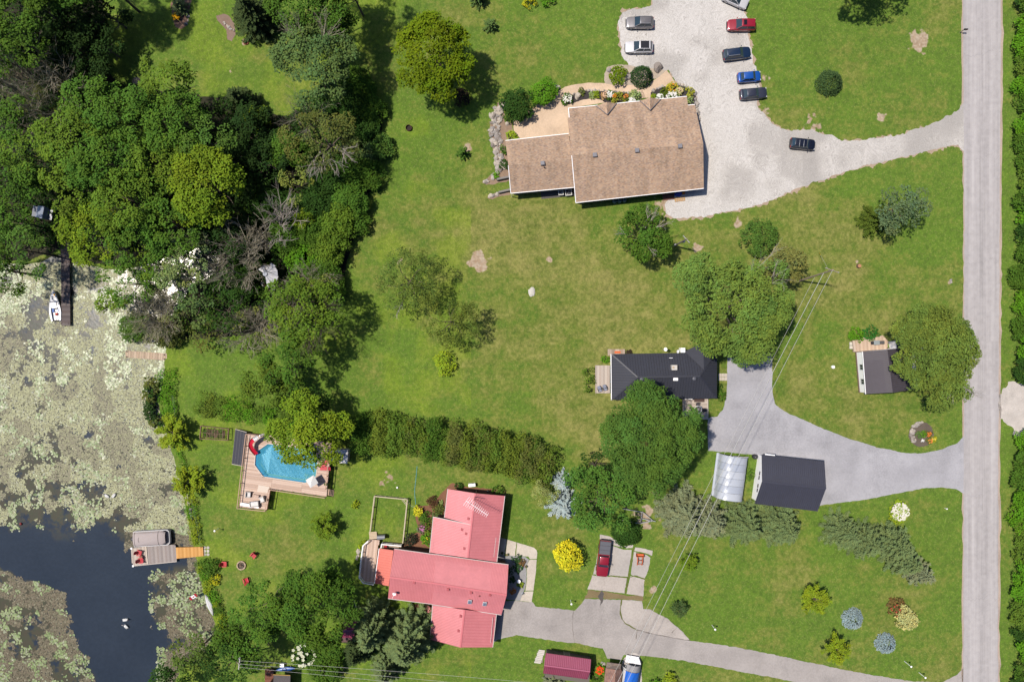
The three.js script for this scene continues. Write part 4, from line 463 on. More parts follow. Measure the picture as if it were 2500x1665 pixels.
function boards(parent, poly, along, y, m, w = 0.145, gap = 0.012, t = 0.035) {   // deck boards filling a polygon of ground points, each board a mesh
  const d = along.clone().setY(0).normalize(), e = V(-d.z, 0, d.x), o = poly[0], q = poly.map((p) => { const v = p.clone().sub(o); return [v.dot(e), v.dot(d)]; }), lo = Math.min(...q.map((x) => x[0])), hi = Math.max(...q.map((x) => x[0])), list = Array.isArray(m) ? m : [m]; let k = 0; const ry = Math.atan2(d.x, d.z);
  for (let x = lo + w / 2; x < hi; x += w + gap) { const ys = []; for (let i = 0; i < q.length; i++) { const a = q[i], b = q[(i + 1) % q.length]; if ((a[0] - x) * (b[0] - x) < 0) ys.push(lerp(a[1], b[1], (x - a[0]) / (b[0] - a[0]))); } ys.sort((a, b) => a - b); for (let i = 0; i + 1 < ys.length; i += 2) { const L = ys[i + 1] - ys[i]; if (L < 0.1) continue; const c = o.clone().addScaledVector(e, x).addScaledVector(d, (ys[i] + ys[i + 1]) / 2); const b = part(parent, 'board', bx(0, 0, 0, w, t, L), list[(k * 7 + (k >> 1)) % list.length]); b.position.set(c.x, y + (HT[k * 31] - 0.5) * 0.006, c.z); b.rotation.y = ry; k++; } }
}
const shade3 = (r, g, b, s = 14) => [M(r, g, b, 0.9), M(r - s, g - s, b - s, 0.9), M(r + s * 0.7, g + s * 0.7, b + s * 0.6, 0.9), M(r - s * 0.4, g - s * 0.6, b - s * 0.7, 0.9)];
const deckGrey = shade3(214, 200, 188), deckRed = shade3(234, 206, 188, 18), dockGrey = shade3(182, 172, 168), dockDark = shade3(116, 106, 106), orangeWood = shade3(236, 178, 104), paleWood = shade3(222, 196, 172);
// railing along a line of points: posts, top rail, bottom rail, balusters
function railing(parent, pts, y, h, m, { gap = 1.8, bal = 0, rail = 0.09 } = {}) {
  const posts = [], bals = []; for (let i = 0; i + 1 < pts.length; i++) { const a = pts[i].clone().setY(y), b = pts[i + 1].clone().setY(y), L = a.distanceTo(b), n = Math.max(1, Math.round(L / gap)); for (let k = 0; k <= n; k++) { if (k === 0 && i > 0) continue; const p = a.clone().lerp(b, k / n); part(parent, 'post', bx(p.x, y + h / 2 - 0.1, p.z, 0.1, h + 0.2, 0.1), m); }
    part(parent, 'top_rail', bar(a.clone().setY(y + h), b.clone().setY(y + h), rail * 1.4, 0.05), m); part(parent, 'bottom_rail', bar(a.clone().setY(y + 0.12), b.clone().setY(y + 0.12), 0.05, 0.06), m);
    if (bal) for (let s = bal; s < L; s += bal) { const p = a.clone().lerp(b, s / L); bals.push(bx(p.x, y + h / 2, p.z, 0.035, h - 0.1, 0.035)); } }
  if (bals.length) part(parent, 'balusters', bals, m, { kind: 'stuff' });
}

// shingles: rows of tabs in mixed tans, weather streaks running down from the ridge
const shingleT = tex(1024, 1024, (x, y) => { const row = Math.floor(y / 12), cx = Math.floor((x + (row % 3) * 8 + HT[row * 7 & 65535] * 20) / 20), g = HT[(cx * 131 + row * 977) & 65535], g2 = HT[(cx * 31 + row * 77 + 9) & 65535], st = fbm(x / 60, y / 420, 3), b = fbm(x / 90 + 7, y / 90, 3); let k = 0.68 + 0.28 * g + (st - 0.5) * 0.34 + (b - 0.5) * 0.2; if (y % 12 < 2) k *= 0.8; const c = g2 > 0.62 ? [1, 0.9, 0.8] : g2 > 0.25 ? [0.98, 0.95, 0.9] : [0.84, 0.8, 0.8]; return [k * c[0], k * c[1], k * c[2]]; }); shingleT.repeat.set(1 / 14, 1 / 14);
const tanShingle = withMap(200, 176, 156, shingleT, 0.95, 1.2);
const metalT = tex(256, 256, tiled(256, (u, v) => { const k = 0.9 + (wrapN(fbm, u, v, 5, 4) - 0.5) * 0.34 + (wrapN(fbm, u, v, 24, 2) - 0.5) * 0.14 + (HT[(Math.floor(u * 256) * 131 + Math.floor(v * 256) * 977) & 65535] - 0.5) * 0.08; return [k, k, k]; })); metalT.repeat.set(1 / 6, 1 / 6);
const blackRoof = withMap(58, 61, 74, metalT, 0.8, 1.1), garageRoof = withMap(70, 72, 88, metalT, 0.7, 1.1), cottageRoof = withMap(88, 82, 90, metalT, 0.75, 1.1), redRoof = withMap(242, 150, 156, metalT, 0.5, 1.1), redRib = M(222, 124, 132, 0.5), coral = withMap(238, 118, 100, metalT, 0.45, 1.1), maroon = withMap(172, 84, 112, metalT, 0.42, 1.1), purpleRoof = withMap(170, 70, 104, metalT, 0.5, 1.1);

{ // tan shingled house by the gravel lot
  const t = thing('shingled_house', 'large house with tan shingled roof beside the gravel lot', 'house');
  const q = walls(t, [[1390, 268, 2.9], [1677, 238, 2.9], [1697, 258, 2.9], [1719, 460, 3], [1406, 495, 3], [1386, 290, 3]], 2.85, M(196, 176, 158, 0.85), 0.5);
  walls(t, [[1234, 343, 2.8], [1400, 326, 2.8], [1410, 457, 2.8], [1247, 472, 2.8]], 2.65, M(196, 176, 158, 0.85), 0.45);
  roofFace(t, [[1386, 287.5, 3.25], [1390, 287, 3.25], [1388, 264, 2.8], [1677.5, 235, 2.8], [1680, 256.5, 3.2], [1697, 255, 3.2], [1717.5, 350, 5.4], [1396, 379, 5.4]], tanShingle, { fascia: [[2, 3], [1, 2], [4, 5]] });
  roofFace(t, [[1396, 379, 5.4], [1717.5, 350, 5.4], [1719, 460, 3], [1406, 495, 3]], tanShingle, { fascia: [[2, 3], [3, 0]] });
  roofFace(t, [[1234, 343, 2.8], [1388.5, 326, 2.8], [1398, 388, 4.6], [1241, 403.5, 4.6]], tanShingle, { fascia: [[0, 1]] });
  roofFace(t, [[1241, 403.5, 4.6], [1398, 388, 4.6], [1402.5, 457.5, 2.8], [1247, 472, 2.8]], tanShingle, { fascia: [[2, 3], [3, 0]] });
  for (const [l, a, r, b] of [[[1454, 258, 2.86], [1482, 249, 3.62], [1506, 252, 2.86], [1483, 280, 3.62]], [[1562, 246, 2.86], [1587, 238, 3.62], [1614, 242, 2.86], [1588, 269, 3.62]]]) { roofFace(t, [l, a, b], tanShingle, { name: 'gable_slope', t: 0.1 }); roofFace(t, [a, r, b], tanShingle, { name: 'gable_slope', t: 0.1 }); part(t, 'valley_flashing', bar(U(r).setY(2.98), U(b).setY(3.7), 0.09, 0.02), M(120, 122, 132, 0.5)); part(t, 'valley_flashing', bar(U(l).setY(2.98), U(b).setY(3.7), 0.09, 0.02), M(120, 122, 132, 0.5)); part(t, 'gable', plate([U(l), U(a), U(r)].map((p) => p.clone().setZ(p.z + 0.3)), 0.3), offWhite); }
  INWARD = V(-1, 0, 0.1); gableEnd(t, [1697, 255, 3.2], [1719, 460, 3], [1717.5, 350, 5.4], offWhite); INWARD = V(1, 0, -0.1); gableEnd(t, [1234, 343, 2.8], [1247, 472, 2.8], [1241, 403.5, 4.6], offWhite); gableEnd(t, [1386, 287.5, 3.25], [1406, 495, 3], [1396, 379, 5.4], offWhite);
  for (const [x, y, h] of [[1452, 379, 5.25], [1555, 368, 5.25], [1660, 357.5, 5.25], [1324.6, 399, 4.5]]) roofBox(t, 'roof_vent', x, y, h, 0.62, 0.5, 0.62, M(146, 146, 154, 0.5), 0.1);
  roofBox(t, 'vent_pipe', 1329, 409, 4.4, 0.16, 0.45, 0.16, black);
  for (const [x, y] of [[1408, 496], [1250, 480]]) part(t, 'downspout', cyl(P(x, y).x, 0, P(x, y).z, 0.06, 0.06, 2.7, 6), white);
  for (const [a, b] of [[[1324, 470], [1340, 468.5]], [[1462, 491], [1478, 489.5]]]) { const A = P(...a), B = P(...b); win(t, A.clone().setZ(A.z - 0.62), B.clone().setZ(B.z - 0.62), 0.7, 1.9); }
  // things along its foot
  const pad = struct('utility_pad', slab([P(1320, 466), P(1402, 459), P(1404, 478), P(1322, 486)], -0.05, 0.03), withMap(110, 106, 104, gravelT));
  for (const [x, y, s, l] of [[1369.6, 470, 0.72, 'small square air conditioner behind the tan house'], [1388, 469, 0.95, 'larger square air conditioner in the corner of the tan house']]) { const u = P(x, y, 0.8), a = thing('air_conditioner', l, 'air conditioner', [u.x, 0.03, u.z], 0.12, 'air conditioners'); part(a, 'casing', [0, 1, 2, 3].map((k) => bx(Math.cos(k * 1.5708) * s / 2, 0.4, Math.sin(k * 1.5708) * s / 2, 0.07, 0.8, s, -k * 1.5708)), M(206, 206, 206, 0.6)); part(a, 'rim', [-1, 1].flatMap((k) => [bx(k * s / 2, 0.8, 0, 0.13, 0.05, s + 0.13), bx(0, 0.803, k * s / 2, s - 0.05, 0.05, 0.13)]), M(226, 226, 222, 0.6)); part(a, 'coil', bx(0, 0.3, 0, s - 0.1, 0.55, s - 0.1), black); part(a, 'fan', [cyl(0, 0.66, 0, 0.1, 0.1, 0.08, 10), ...[0, 1, 2, 3].map((k) => bx(Math.cos(k * 1.57 + 0.5) * s * 0.22, 0.68, Math.sin(k * 1.57 + 0.5) * s * 0.22, s * 0.34, 0.02, 0.14, -(k * 1.57 + 0.5), 0.3))], M(150, 150, 154, 0.5)); }
  for (let k = 0; k < 3; k++) { const u = P(1502 + k * 12, 490 - k * 1.2, 0.9), b = thing('rain_barrel', 'teal plastic rain barrel in the row of three behind the tan house', 'barrel', [u.x, 0, u.z], 0, 'rain barrels'); part(b, 'body', new THREE.LatheGeometry([[0.02, 0], [0.27, 0.02], [0.33, 0.3], [0.33, 0.6], [0.28, 0.88], [0.2, 0.93], [0.02, 0.93]].map(([x, y]) => new THREE.Vector2(x, y)), 18), M(96, 130, 136, 0.5)); part(b, 'hoop', [new THREE.TorusGeometry(0.335, 0.02, 6, 20).rotateX(1.5708).translate(0, 0.3, 0), new THREE.TorusGeometry(0.335, 0.02, 6, 20).rotateX(1.5708).translate(0, 0.6, 0)], M(80, 112, 118, 0.5)); part(b, 'lid', cyl(0, 0.92, 0, 0.16, 0.16, 0.03, 14), M(60, 84, 90, 0.5)); }
  const wd = thing('wooden_step', 'low brown wooden step against the tan house wall', 'step', P(1632, 481), 0.1); for (let k = 0; k < 5; k++) part(wd, 'plank', bx(0, 0.14, -0.42 + k * 0.2, 1.9, 0.05, 0.185), M(140, 92, 78, 0.85)); part(wd, 'frame', bx(0, 0.05, -0.02, 1.8, 0.12, 0.9), M(96, 66, 58, 0.9));
  const pl = thing('wooden_pallet', 'yellow wooden pallet lying beside the tan house', 'pallet', P(1660, 487), 0.12); for (let k = 0; k < 6; k++) part(pl, 'slat', bx(-0.75 + k * 0.3, 0.13, 0, 0.14, 0.03, 0.62), M(220, 172, 100, 0.85)); for (const z of [-0.27, 0, 0.27]) part(pl, 'runner', bx(0, 0.055, z, 1.68, 0.11, 0.08), M(206, 150, 80, 0.85));
  const tp = thing('tarped_bundle', 'blue tarpaulin covered bundle with an orange crate by the tan house', 'bundle', P(1656, 473), 0.1); { const g = new THREE.SphereGeometry(0.55, 14, 8, 0, 6.283, 0, 1.57); const p = g.attributes.position; for (let i = 0; i < p.count; i++) { const k = 0.8 + 0.4 * vn(p.getX(i) * 5 + 3, p.getZ(i) * 5); p.setXYZ(i, p.getX(i) * 1.2 * k, p.getY(i) * 0.9 * k, p.getZ(i) * 0.8 * k); } g.computeVertexNormals(); part(tp, 'tarpaulin', g, M(34, 66, 190, 0.5)); } part(tp, 'crate', rbx(0.85, 0.2, 0, 0.4, 0.4, 0.4, 0.03), M(236, 150, 40, 0.7));
}
{ // black metal roofed bungalow
  const t = thing('black_roofed_house', 'white bungalow with black ribbed metal hip roof between two big trees', 'house'), e = 2.75, R = 4.7;
  const q = walls(t, [[1493, 864.5, e], [1751.5, 860, e], [1751, 972.5, e], [1494, 976.5, e]], 2.65, white, 0.5);
  const A = [1493, 864.5, e], B = [1751.5, 860, e], Cc = [1751, 972.5, e], D = [1494, 976.5, e], rw = [1557, 921, R], re = [1710, 918.5, R], o = { ribs: 0.42, ribM: M(44, 46, 58, 0.5) };
  roofFace(t, [A, rw, D], blackRoof, { ...o, rw: 0.06, rh: 0.05 }); roofFace(t, [A, B, re, rw], blackRoof, o); roofFace(t, [rw, re, Cc, D], blackRoof, o); roofFace(t, [B, Cc, re], blackRoof, { ...o, rw: 0.06, rh: 0.05 });
  roofFace(t, [[1672, 858, 2.9], [1718, 836, 4.3], [1719, 903, 4.35]], blackRoof, { name: 'gable_slope' }); roofFace(t, [[1718, 836, 4.3], [1760, 852, 2.95], [1719, 903, 4.35]], blackRoof, { name: 'gable_slope' });
  for (const [a, b] of [[A, rw], [D, rw], [B, re], [Cc, re], [rw, re]]) part(t, 'ridge_cap', bar(U(a).setY(a[2] + 0.03), U(b).setY(b[2] + 0.03), 0.2, 0.03), M(62, 64, 76, 0.45));
  part(t, 'eave_board', bar(U(A).setY(2.62).setX(U(A).x - 0.06), U(D).setY(2.62).setX(U(D).x - 0.06), 0.1, 0.22), white);
  const ch = roofBox(t, 'chimney', 1644.5, 897, 3.9, 0.85, 0.95, 0.8, M(226, 220, 212, 0.8)); const cq = P(1644.5, 897, 4.8); part(ch, 'flue', cyl(cq.x, 4.72, cq.z, 0.14, 0.14, 0.18, 10), M(206, 178, 140, 0.7));
  const ch2 = roofBox(t, 'chimney', 1667, 855, 2.8, 0.7, 1.3, 0.75, white); ch2.position.y = -0.9;
  roofBox(t, 'skylight', 1650, 926, 4.55, 0.75, 0.16, 0.45, white);
  for (const [x, y] of [[1567, 926.5], [1695.5, 924.5]]) { const c = P(x, y, 4.6), v = part(t, 'roof_vent', cyl(c.x, 4.45, c.z, 0.2, 0.24, 0.28, 14), M(86, 88, 98, 0.45)); part(v, 'cap', cyl(c.x, 4.73, c.z, 0.12, 0.3, 0.1, 14), M(104, 106, 116, 0.45)); }
  for (const [x, y, l] of [[1638.5, 874, 0.55], [1640, 881, 0.5]]) { const c = P(x, y, 3.3); part(t, 'snow_guard', bx(c.x, 3.3, c.z, l, 0.06, 0.07), white); }
  const sd = P(1682, 975, 2), wu = thing('window_air_conditioner', 'white box air conditioner under the eave above the patio deck', 'air conditioner', [sd.x, 1.6, sd.z - 0.25]); part(wu, 'case', rbx(0, 0.25, 0, 1.2, 0.5, 0.55, 0.05), white); for (let k = 0; k < 4; k++) part(wu, 'louvre', bx(-0.3 + k * 0.2, 0.52, 0, 0.1, 0.03, 0.4), M(96, 96, 100, 0.6));
  { const A2 = q[3], B2 = q[0]; win(t, A2.clone().lerp(B2, 0.3).add(V(-0.03, 0, 0)), A2.clone().lerp(B2, 0.62).add(V(-0.03, 0, 0)), 0.3, 2.2); }
  const sdish = P(1625, 853, 2.4), dsh = thing('satellite_dish', 'white satellite dish on a mast behind the black roofed house', 'satellite dish', [sdish.x, 0, sdish.z]); part(dsh, 'mast', cyl(0, 0, 0, 0.035, 0.035, 2.2, 8), galv); part(dsh, 'reflector', new THREE.SphereGeometry(0.38, 16, 6, 0, 6.283, 0, 0.9).scale(1, 0.45, 1).rotateX(Math.PI).rotateZ(0.6).translate(-0.02, 2.45, 0), white); part(dsh, 'feed_arm', bar(V(0, 2.2, 0.05), V(-0.45, 2.5, 0.2), 0.04), galv);
  const sd2 = P(1652, 858, 2.6), ds2 = thing('satellite_dish', 'white satellite dish at the black roof eave near the chimney', 'satellite dish', [sd2.x, 2.7, sd2.z]); part(ds2, 'mast', bar(V(0, 0, 0), V(0.1, 0.5, 0), 0.05), galv); part(ds2, 'reflector', new THREE.SphereGeometry(0.34, 16, 6, 0, 6.283, 0, 0.9).scale(1, 0.45, 1).rotateX(Math.PI).rotateZ(-0.5).translate(0.1, 0.72, 0), white);
}
{ // decks of the bungalow
  const w = [[1453.6, 892], [1488, 892], [1489, 960], [1454, 960]].map(([x, y]) => P(x, y, 0.6)), t = thing('sun_deck', 'pale plank deck with two folding chairs beside the black roofed house', 'deck'); boards(t, w, V(0, 0, 1), 0.58, deckGrey); part(t, 'frame', slab(w.map((p) => p.clone().lerp(centre(w), 0.02)), 0.02, 0.55), M(150, 138, 126, 0.9));
  const lounger = (x, y, ry, label) => { const q = P(x, y, 0.8), c = thing('folding_chair', label, 'chair', [q.x, 0.6, q.z], ry, 'folding chairs on the sun deck'); part(c, 'seat', bx(0, 0.38, 0.12, 0.52, 0.04, 0.5), M(150, 156, 176, 0.7)); part(c, 'backrest', bx(0, 0.62, -0.35, 0.52, 0.04, 0.66, 0, -0.75), M(150, 156, 176, 0.7)); for (const s of [-1, 1]) { part(c, 'leg', bar(V(s * 0.28, 0.01, 0.4), V(s * 0.28, 0.56, -0.25), 0.035), black); part(c, 'leg', bar(V(s * 0.3, 0.01, -0.35), V(s * 0.3, 0.56, 0.25), 0.035), black); part(c, 'armrest', bx(s * 0.29, 0.58, 0.02, 0.05, 0.03, 0.5), black); } };
  lounger(1464, 951, 0.35, 'grey folding chair on the sun deck, the one toward the open lawn'); lounger(1477, 948, 0.35, 'grey folding chair on the sun deck, the one toward the house wall');
  const n = [[1484, 852.5], [1526, 852.5], [1526, 868], [1484, 868]].map(([x, y]) => P(x, y, 0.4)), b = thing('back_step_deck', 'small plank landing with an orange mat behind the black roofed house', 'deck'); boards(b, n, V(0, 0, 1), 0.38, shade3(196, 176, 158, 26), 0.3); part(b, 'frame', slab(n.map((p) => p.clone().lerp(centre(n), 0.03)), 0.02, 0.35), M(150, 138, 126, 0.9));
  const mt = P(1508, 860, 0.4); const mat = thing('door_mat', 'orange striped mat on the small plank landing', 'mat', [mt.x, 0.405, mt.z]); part(mat, 'pile', bx(0, 0.015, 0, 0.98, 0.025, 0.36), M(240, 130, 70, 0.95)); part(mat, 'stripe', bx(0, 0.03, 0.02, 0.9, 0.01, 0.08), M(226, 70, 50, 0.95));
  const p = [[1667, 974], [1728.5, 973], [1729, 1023], [1668, 1023]].map(([x, y]) => P(x, y, 0.35)), d = thing('patio_deck', 'weathered plank patio deck under the round table', 'deck'); boards(d, p, V(1, 0, 0), 0.33, deckGrey); part(d, 'frame', slab(p.map((k) => k.clone().lerp(centre(p), 0.01)), 0.02, 0.3), M(150, 138, 126, 0.9)); part(d, 'edge_board', bar(p[1].clone().setY(0.34), p[2].clone().setY(0.34), 0.14, 0.09), M(222, 212, 200, 0.9)); part(d, 'edge_board', bar(p[2].clone().setY(0.34), p[3].clone().setY(0.34), 0.14, 0.09), M(222, 212, 200, 0.9));
  const k = P(1708, 977.5, 0.36); const mt2 = single('outdoor_mat', bx(k.x, 0.37, k.z, 1.7, 0.025, 0.55), M(96, 76, 72, 0.95), 'dark brown mat on the patio deck along the house', 'mat');
  const tq = P(1705, 1000, 1.05), tb = thing('round_table', 'round glass patio table with white rim on the patio deck', 'table', [tq.x, 0.35, tq.z]); part(tb, 'rim', new THREE.TorusGeometry(0.58, 0.045, 8, 32).rotateX(1.5708).translate(0, 0.72, 0), white); part(tb, 'tabletop', cyl(0, 0.7, 0, 0.57, 0.57, 0.02, 28), M(120, 116, 116, 0.2)); part(tb, 'hub', cyl(0, 0.715, 0, 0.05, 0.05, 0.04, 10), white); for (let i = 0; i < 4; i++) part(tb, 'leg', bar(V(Math.cos(i * 1.571 + 0.78) * 0.48, 0.01, Math.sin(i * 1.571 + 0.78) * 0.48), V(Math.cos(i * 1.571 + 0.78) * 0.3, 0.7, Math.sin(i * 1.571 + 0.78) * 0.3), 0.04), white);
  [['facing the house wall', 1704, 987.5, Math.PI], ['facing the drive', 1718, 1001, Math.PI / 2], ['toward the grass', 1704, 1014, 0], ['toward the oak', 1691, 1000, -Math.PI / 2]].forEach(([l, x, y, ry], i) => { const q = P(x, y, 0.8), c = thing('patio_chair', 'dark sling patio chair at the round table, on its side ' + l, 'chair', [q.x, 0.35, q.z], ry, 'chairs round the patio table'); part(c, 'seat', bx(0, 0.42, 0, 0.5, 0.04, 0.48), M(66, 64, 72, 0.7)); part(c, 'backrest', bx(0, 0.72, 0.28, 0.5, 0.6, 0.04, 0, 0.25), M(66, 64, 72, 0.7)); for (const s of [-1, 1]) for (const z of [-0.2, 0.24]) part(c, 'leg', bar(V(s * 0.25, 0.01, z), V(s * 0.25, 0.62, z * 0.8), 0.035), black); for (const s of [-1, 1]) part(c, 'armrest', bx(s * 0.27, 0.63, 0.02, 0.05, 0.03, 0.48), black); });
  const st = thing('entry_pavers', 'pale concrete pavers leading from the drive to the house door', 'pavers'); for (let i = 0; i < 3; i++) for (let j = 0; j < 2; j++) { const q = P(1757.5 + i * 7.4, 916 + j * 9); part(st, 'paver', rbx(q.x, 0.03, q.z, 0.47, 0.08, 0.57, 0.02), concrete); }
}
{ // black roofed garage
  const t = thing('garage', 'white garage with black ribbed metal gable roof beside the drive', 'garage'), e = 2.8, R = 4.55;
  const NW = [1861, 1110.5, e], SW = [1844, 1230, e], NE = [2014, 1126.7, e], SE = [1997, 1248.7, e], rW = [1862, 1175.6, R], rE = [2018, 1192.6, R];
  const q = walls(t, [NW, NE, SE, SW], 2.7, white, 0.4); const o = { ribs: 0.32, ribM: M(58, 60, 76, 0.5), fasciaM: M(52, 54, 66, 0.5) };
  roofFace(t, [NW, NE, rE, rW], garageRoof, { ...o, fascia: [[0, 1]] }); roofFace(t, [rW, rE, SE, SW], garageRoof, o); part(t, 'ridge_cap', bar(U(rW).setY(R + 0.03), U(rE).setY(R + 0.03), 0.3, 0.04), M(66, 68, 84, 0.5));
  INWARD = V(0.99, 0, 0.14); gableEnd(t, NW, SW, rW, white, 0.35); INWARD = V(-0.99, 0, -0.14); gableEnd(t, NE, SE, rE, white, 0.35);
  const a = q[0], b = q[3], out = V(-0.06, 0, -0.008); for (const [u, v] of [[0.34, 0.42], [0.44, 0.52], [0.62, 0.7], [0.72, 0.8]]) part(t, 'vent_slot', bar(a.clone().lerp(b, u).add(out).setY(2.05), a.clone().lerp(b, v).add(out).setY(2.05), 0.05, 0.32), black);
  const lp = P(1881, 1111, 2.9); part(t, 'white_gutter_piece', rbx(lp.x, 2.86, lp.z - 0.03, 1.6, 0.12, 0.18, 0.04, -0.1), white);
  const dr = q[1].clone().lerp(q[2], 0.5), d2 = part(t, 'overhead_door', bx(0, 1.1, 0, 0.08, 2.2, 4.6), M(226, 226, 228, 0.6)); d2.position.set(dr.x + 0.04, 0, dr.z); d2.rotation.y = 0.14; for (let k = 1; k < 4; k++) part(d2, 'panel_joint', bx(0.045, k * 0.55, 0, 0.01, 0.03, 4.5), M(160, 160, 164, 0.6));
  const bq = P(1845.5, 1116, 0.9), br = thing('black_barrel', 'round black lidded barrel at the corner of the garage', 'barrel', [bq.x, 0, bq.z]); part(br, 'body', new THREE.LatheGeometry([[0.02, 0], [0.34, 0.02], [0.4, 0.4], [0.38, 0.82], [0.02, 0.82]].map(([x, y]) => new THREE.Vector2(x, y)), 20), M(44, 44, 48, 0.5)); part(br, 'lid', cyl(0, 0.82, 0, 0.36, 0.41, 0.07, 20), M(52, 52, 58, 0.5)); part(br, 'knob', cyl(0, 0.89, 0, 0.06, 0.07, 0.06, 10), M(150, 150, 156, 0.5));
}
{ // silver fabric shelter
  const c = P(1787, 1166, 1.2), ry = 0.13, t = thing('fabric_shelter', 'silver arched fabric shelter beside the black garage', 'shelter', [c.x, 0, c.z], -ry), W = 2.25, L = 7.1, n = 14, seg = 6; const m = [M(206, 214, 228, 0.32), M(196, 205, 222, 0.32), M(212, 219, 232, 0.32)];
  const arch = (k) => { const a = Math.PI * k / n; return [-Math.cos(a) * W * (Math.abs(Math.cos(a)) > 0.999 ? 1 : Math.pow(Math.abs(Math.cos(a)), -0.12)), Math.pow(Math.sin(a), 0.62) * 2.7]; };
  for (let s = 0; s < seg; s++) { const z0 = -L / 2 + s * L / seg, z1 = z0 + L / seg - 0.025, pos = [], idx = []; for (let k = 0; k <= n; k++) { const [x, y] = arch(k); for (let j = 0; j <= 4; j++) { const sag = 0.035 * Math.sin(Math.PI * j / 4); const f = 1 - sag / 2.5; pos.push(x * f, y * f, lerp(z0, z1, j / 4)); } } for (let k = 0; k < n; k++) for (let j = 0; j < 4; j++) { const a = k * 5 + j; idx.push(a, a + 1, a + 5, a + 1, a + 6, a + 5); } const g = new THREE.BufferGeometry(); g.setAttribute('position', new THREE.BufferAttribute(new Float32Array(pos), 3)); g.setIndex(idx); g.computeVertexNormals(); part(t, 'cover_panel', g, m[s % 3]); }
  for (let s = 0; s <= seg; s++) part(t, 'hoop', tube(Array.from({ length: n + 1 }, (_, k) => { const [x, y] = arch(k); return V(x * 0.995, y * 0.995, -L / 2 + s * L / seg - 0.012); }), 0.035, 5, 28), galv);
  part(t, 'end_panel', new THREE.ShapeGeometry(new THREE.Shape(Array.from({ length: n + 1 }, (_, k) => { const [x, y] = arch(k); return new THREE.Vector2(x * 0.98, y * 0.98); }))).translate(0, 0, L / 2 - 0.05), m[1]); part(t, 'skirt', bx(-W - 0.12, 0.05, 0, 0.35, 0.06, L), m[0]); part(t, 'front_rail', rod(V(-W * 0.3, 2.5, -L / 2 - 0.03), V(W, 1.3, -L / 2 - 0.03), 0.04), white);
}
{ // cottage by the road
  const t = thing('cottage', 'small white cottage with dark ribbed metal roof under the roadside tree', 'cottage'), e = 2.5, R = 4.3;
  const NW = [2106.7, 858.5, e], SW = [2114.5, 962, e], rN = [2168, 853.5, R], rS = [2181, 958.5, R], NE = [2222, 848, e], SE = [2234, 951, e];
  const A = P(2090.5, 860), B = P(2099, 957), Cc = P(2222, 940), D = P(2212, 846), wl = part(t, 'wall', slab([A, B, Cc, D], -0.2, 2.42), white);
  roofFace(t, [NW, rN, rS, SW], cottageRoof, { ribs: 0.3, rw: 0.07, rh: 0.05, ribM: M(64, 58, 66, 0.5) }); roofFace(t, [rN, NE, SE, rS], cottageRoof, { ribs: 0.3, rw: 0.07, rh: 0.05, ribM: M(64, 58, 66, 0.5) });
  INWARD = V(-0.1, 0, -1); gableEnd(t, SW, SE, rS, white, 0.3); INWARD = V(0.1, 0, 1); gableEnd(t, NW, NE, rN, white, 0.3); part(t, 'eave_trim', bar(U(NW).setY(e - 0.02), U(SW).setY(e - 0.02), 0.08, 0.16), white);
  for (const [u, v] of [[0.3, 0.43], [0.66, 0.79]]) { const a = A.clone().lerp(B, u).add(V(-0.06, 0, 0)), b = A.clone().lerp(B, v).add(V(-0.06, 0, 0)); win(t, a, b, 1.05, 2.05); }
  part(t, 'foundation', slab([A, B, Cc, D].map((p, i) => p.clone().add(V(i < 2 ? -0.12 : 0.1, 0, i === 0 || i === 3 ? -0.1 : 0.1))), -0.1, 0.25), M(130, 110, 98, 0.9));
  const a2 = thing('porch_addition', 'small black roofed porch joined to the cottage under the tree', 'porch'); part(a2, 'wall', slab([P(2170, 834), P(2236, 828), P(2240, 856), P(2174, 858)], -0.2, 2.1), white); roofFace(a2, [[2190, 830, 2.3], [2247, 826, 2.3], [2250, 848, 2.9], [2192, 852, 2.9]], blackRoof, { ribs: 0.4, ribM: M(44, 46, 58, 0.5) }); roofFace(a2, [[2192, 852, 2.9], [2250, 848, 2.9], [2252, 866, 2.4], [2195, 868, 2.4]], blackRoof, {}); part(a2, 'barge_board', bar(U([2248, 825, 2.34]), U([2250.5, 848, 2.94]), 0.12, 0.14), white); part(a2, 'barge_board', bar(U([2250.5, 848, 2.94]), U([2253, 864, 2.44]), 0.12, 0.14), white);
  { const a = P(2176, 834), b = P(2188, 833); win(a2, a.add(V(-0.02, 0, -0.05)), b.add(V(0, 0, -0.05)), 0.8, 1.9); }
  const dp = [[2082, 831], [2096, 829.5], [2113, 823], [2116, 829], [2128, 827], [2157, 818.5], [2170, 833.6], [2167, 852], [2090, 858.5], [2085, 859.5]].map(([x, y]) => P(x, y, 0.5)), dk = thing('cottage_deck', 'pale plank deck with a black lounger beside the cottage', 'deck'); boards(dk, dp, V(0.07, 0, 1), 0.48, paleWood); part(dk, 'frame', slab(dp.map((p) => p.clone().lerp(centre(dp), 0.03)), 0.02, 0.45), M(170, 152, 136, 0.9)); part(dk, 'bench', bar(P(2085, 832, 0.9).setY(0.9), P(2089, 859, 0.9).setY(0.9), 0.35, 0.07), M(222, 200, 180, 0.9)); for (const y of [836, 855]) { const p = P(2087, y, 0.7); part(dk, 'bench_leg', bx(p.x, 0.68, p.z, 0.3, 0.4, 0.08), M(206, 184, 164, 0.9)); }
  const stp = thing('deck_step', 'two pale stone steps at the end of the cottage deck', 'steps'); for (const [x, y] of [[2078, 839], [2078, 848]]) { const p = P(x, y); part(stp, 'step', rbx(p.x, 0.12, p.z, 0.5, 0.26, 0.52, 0.03), M(236, 228, 214, 0.85)); }
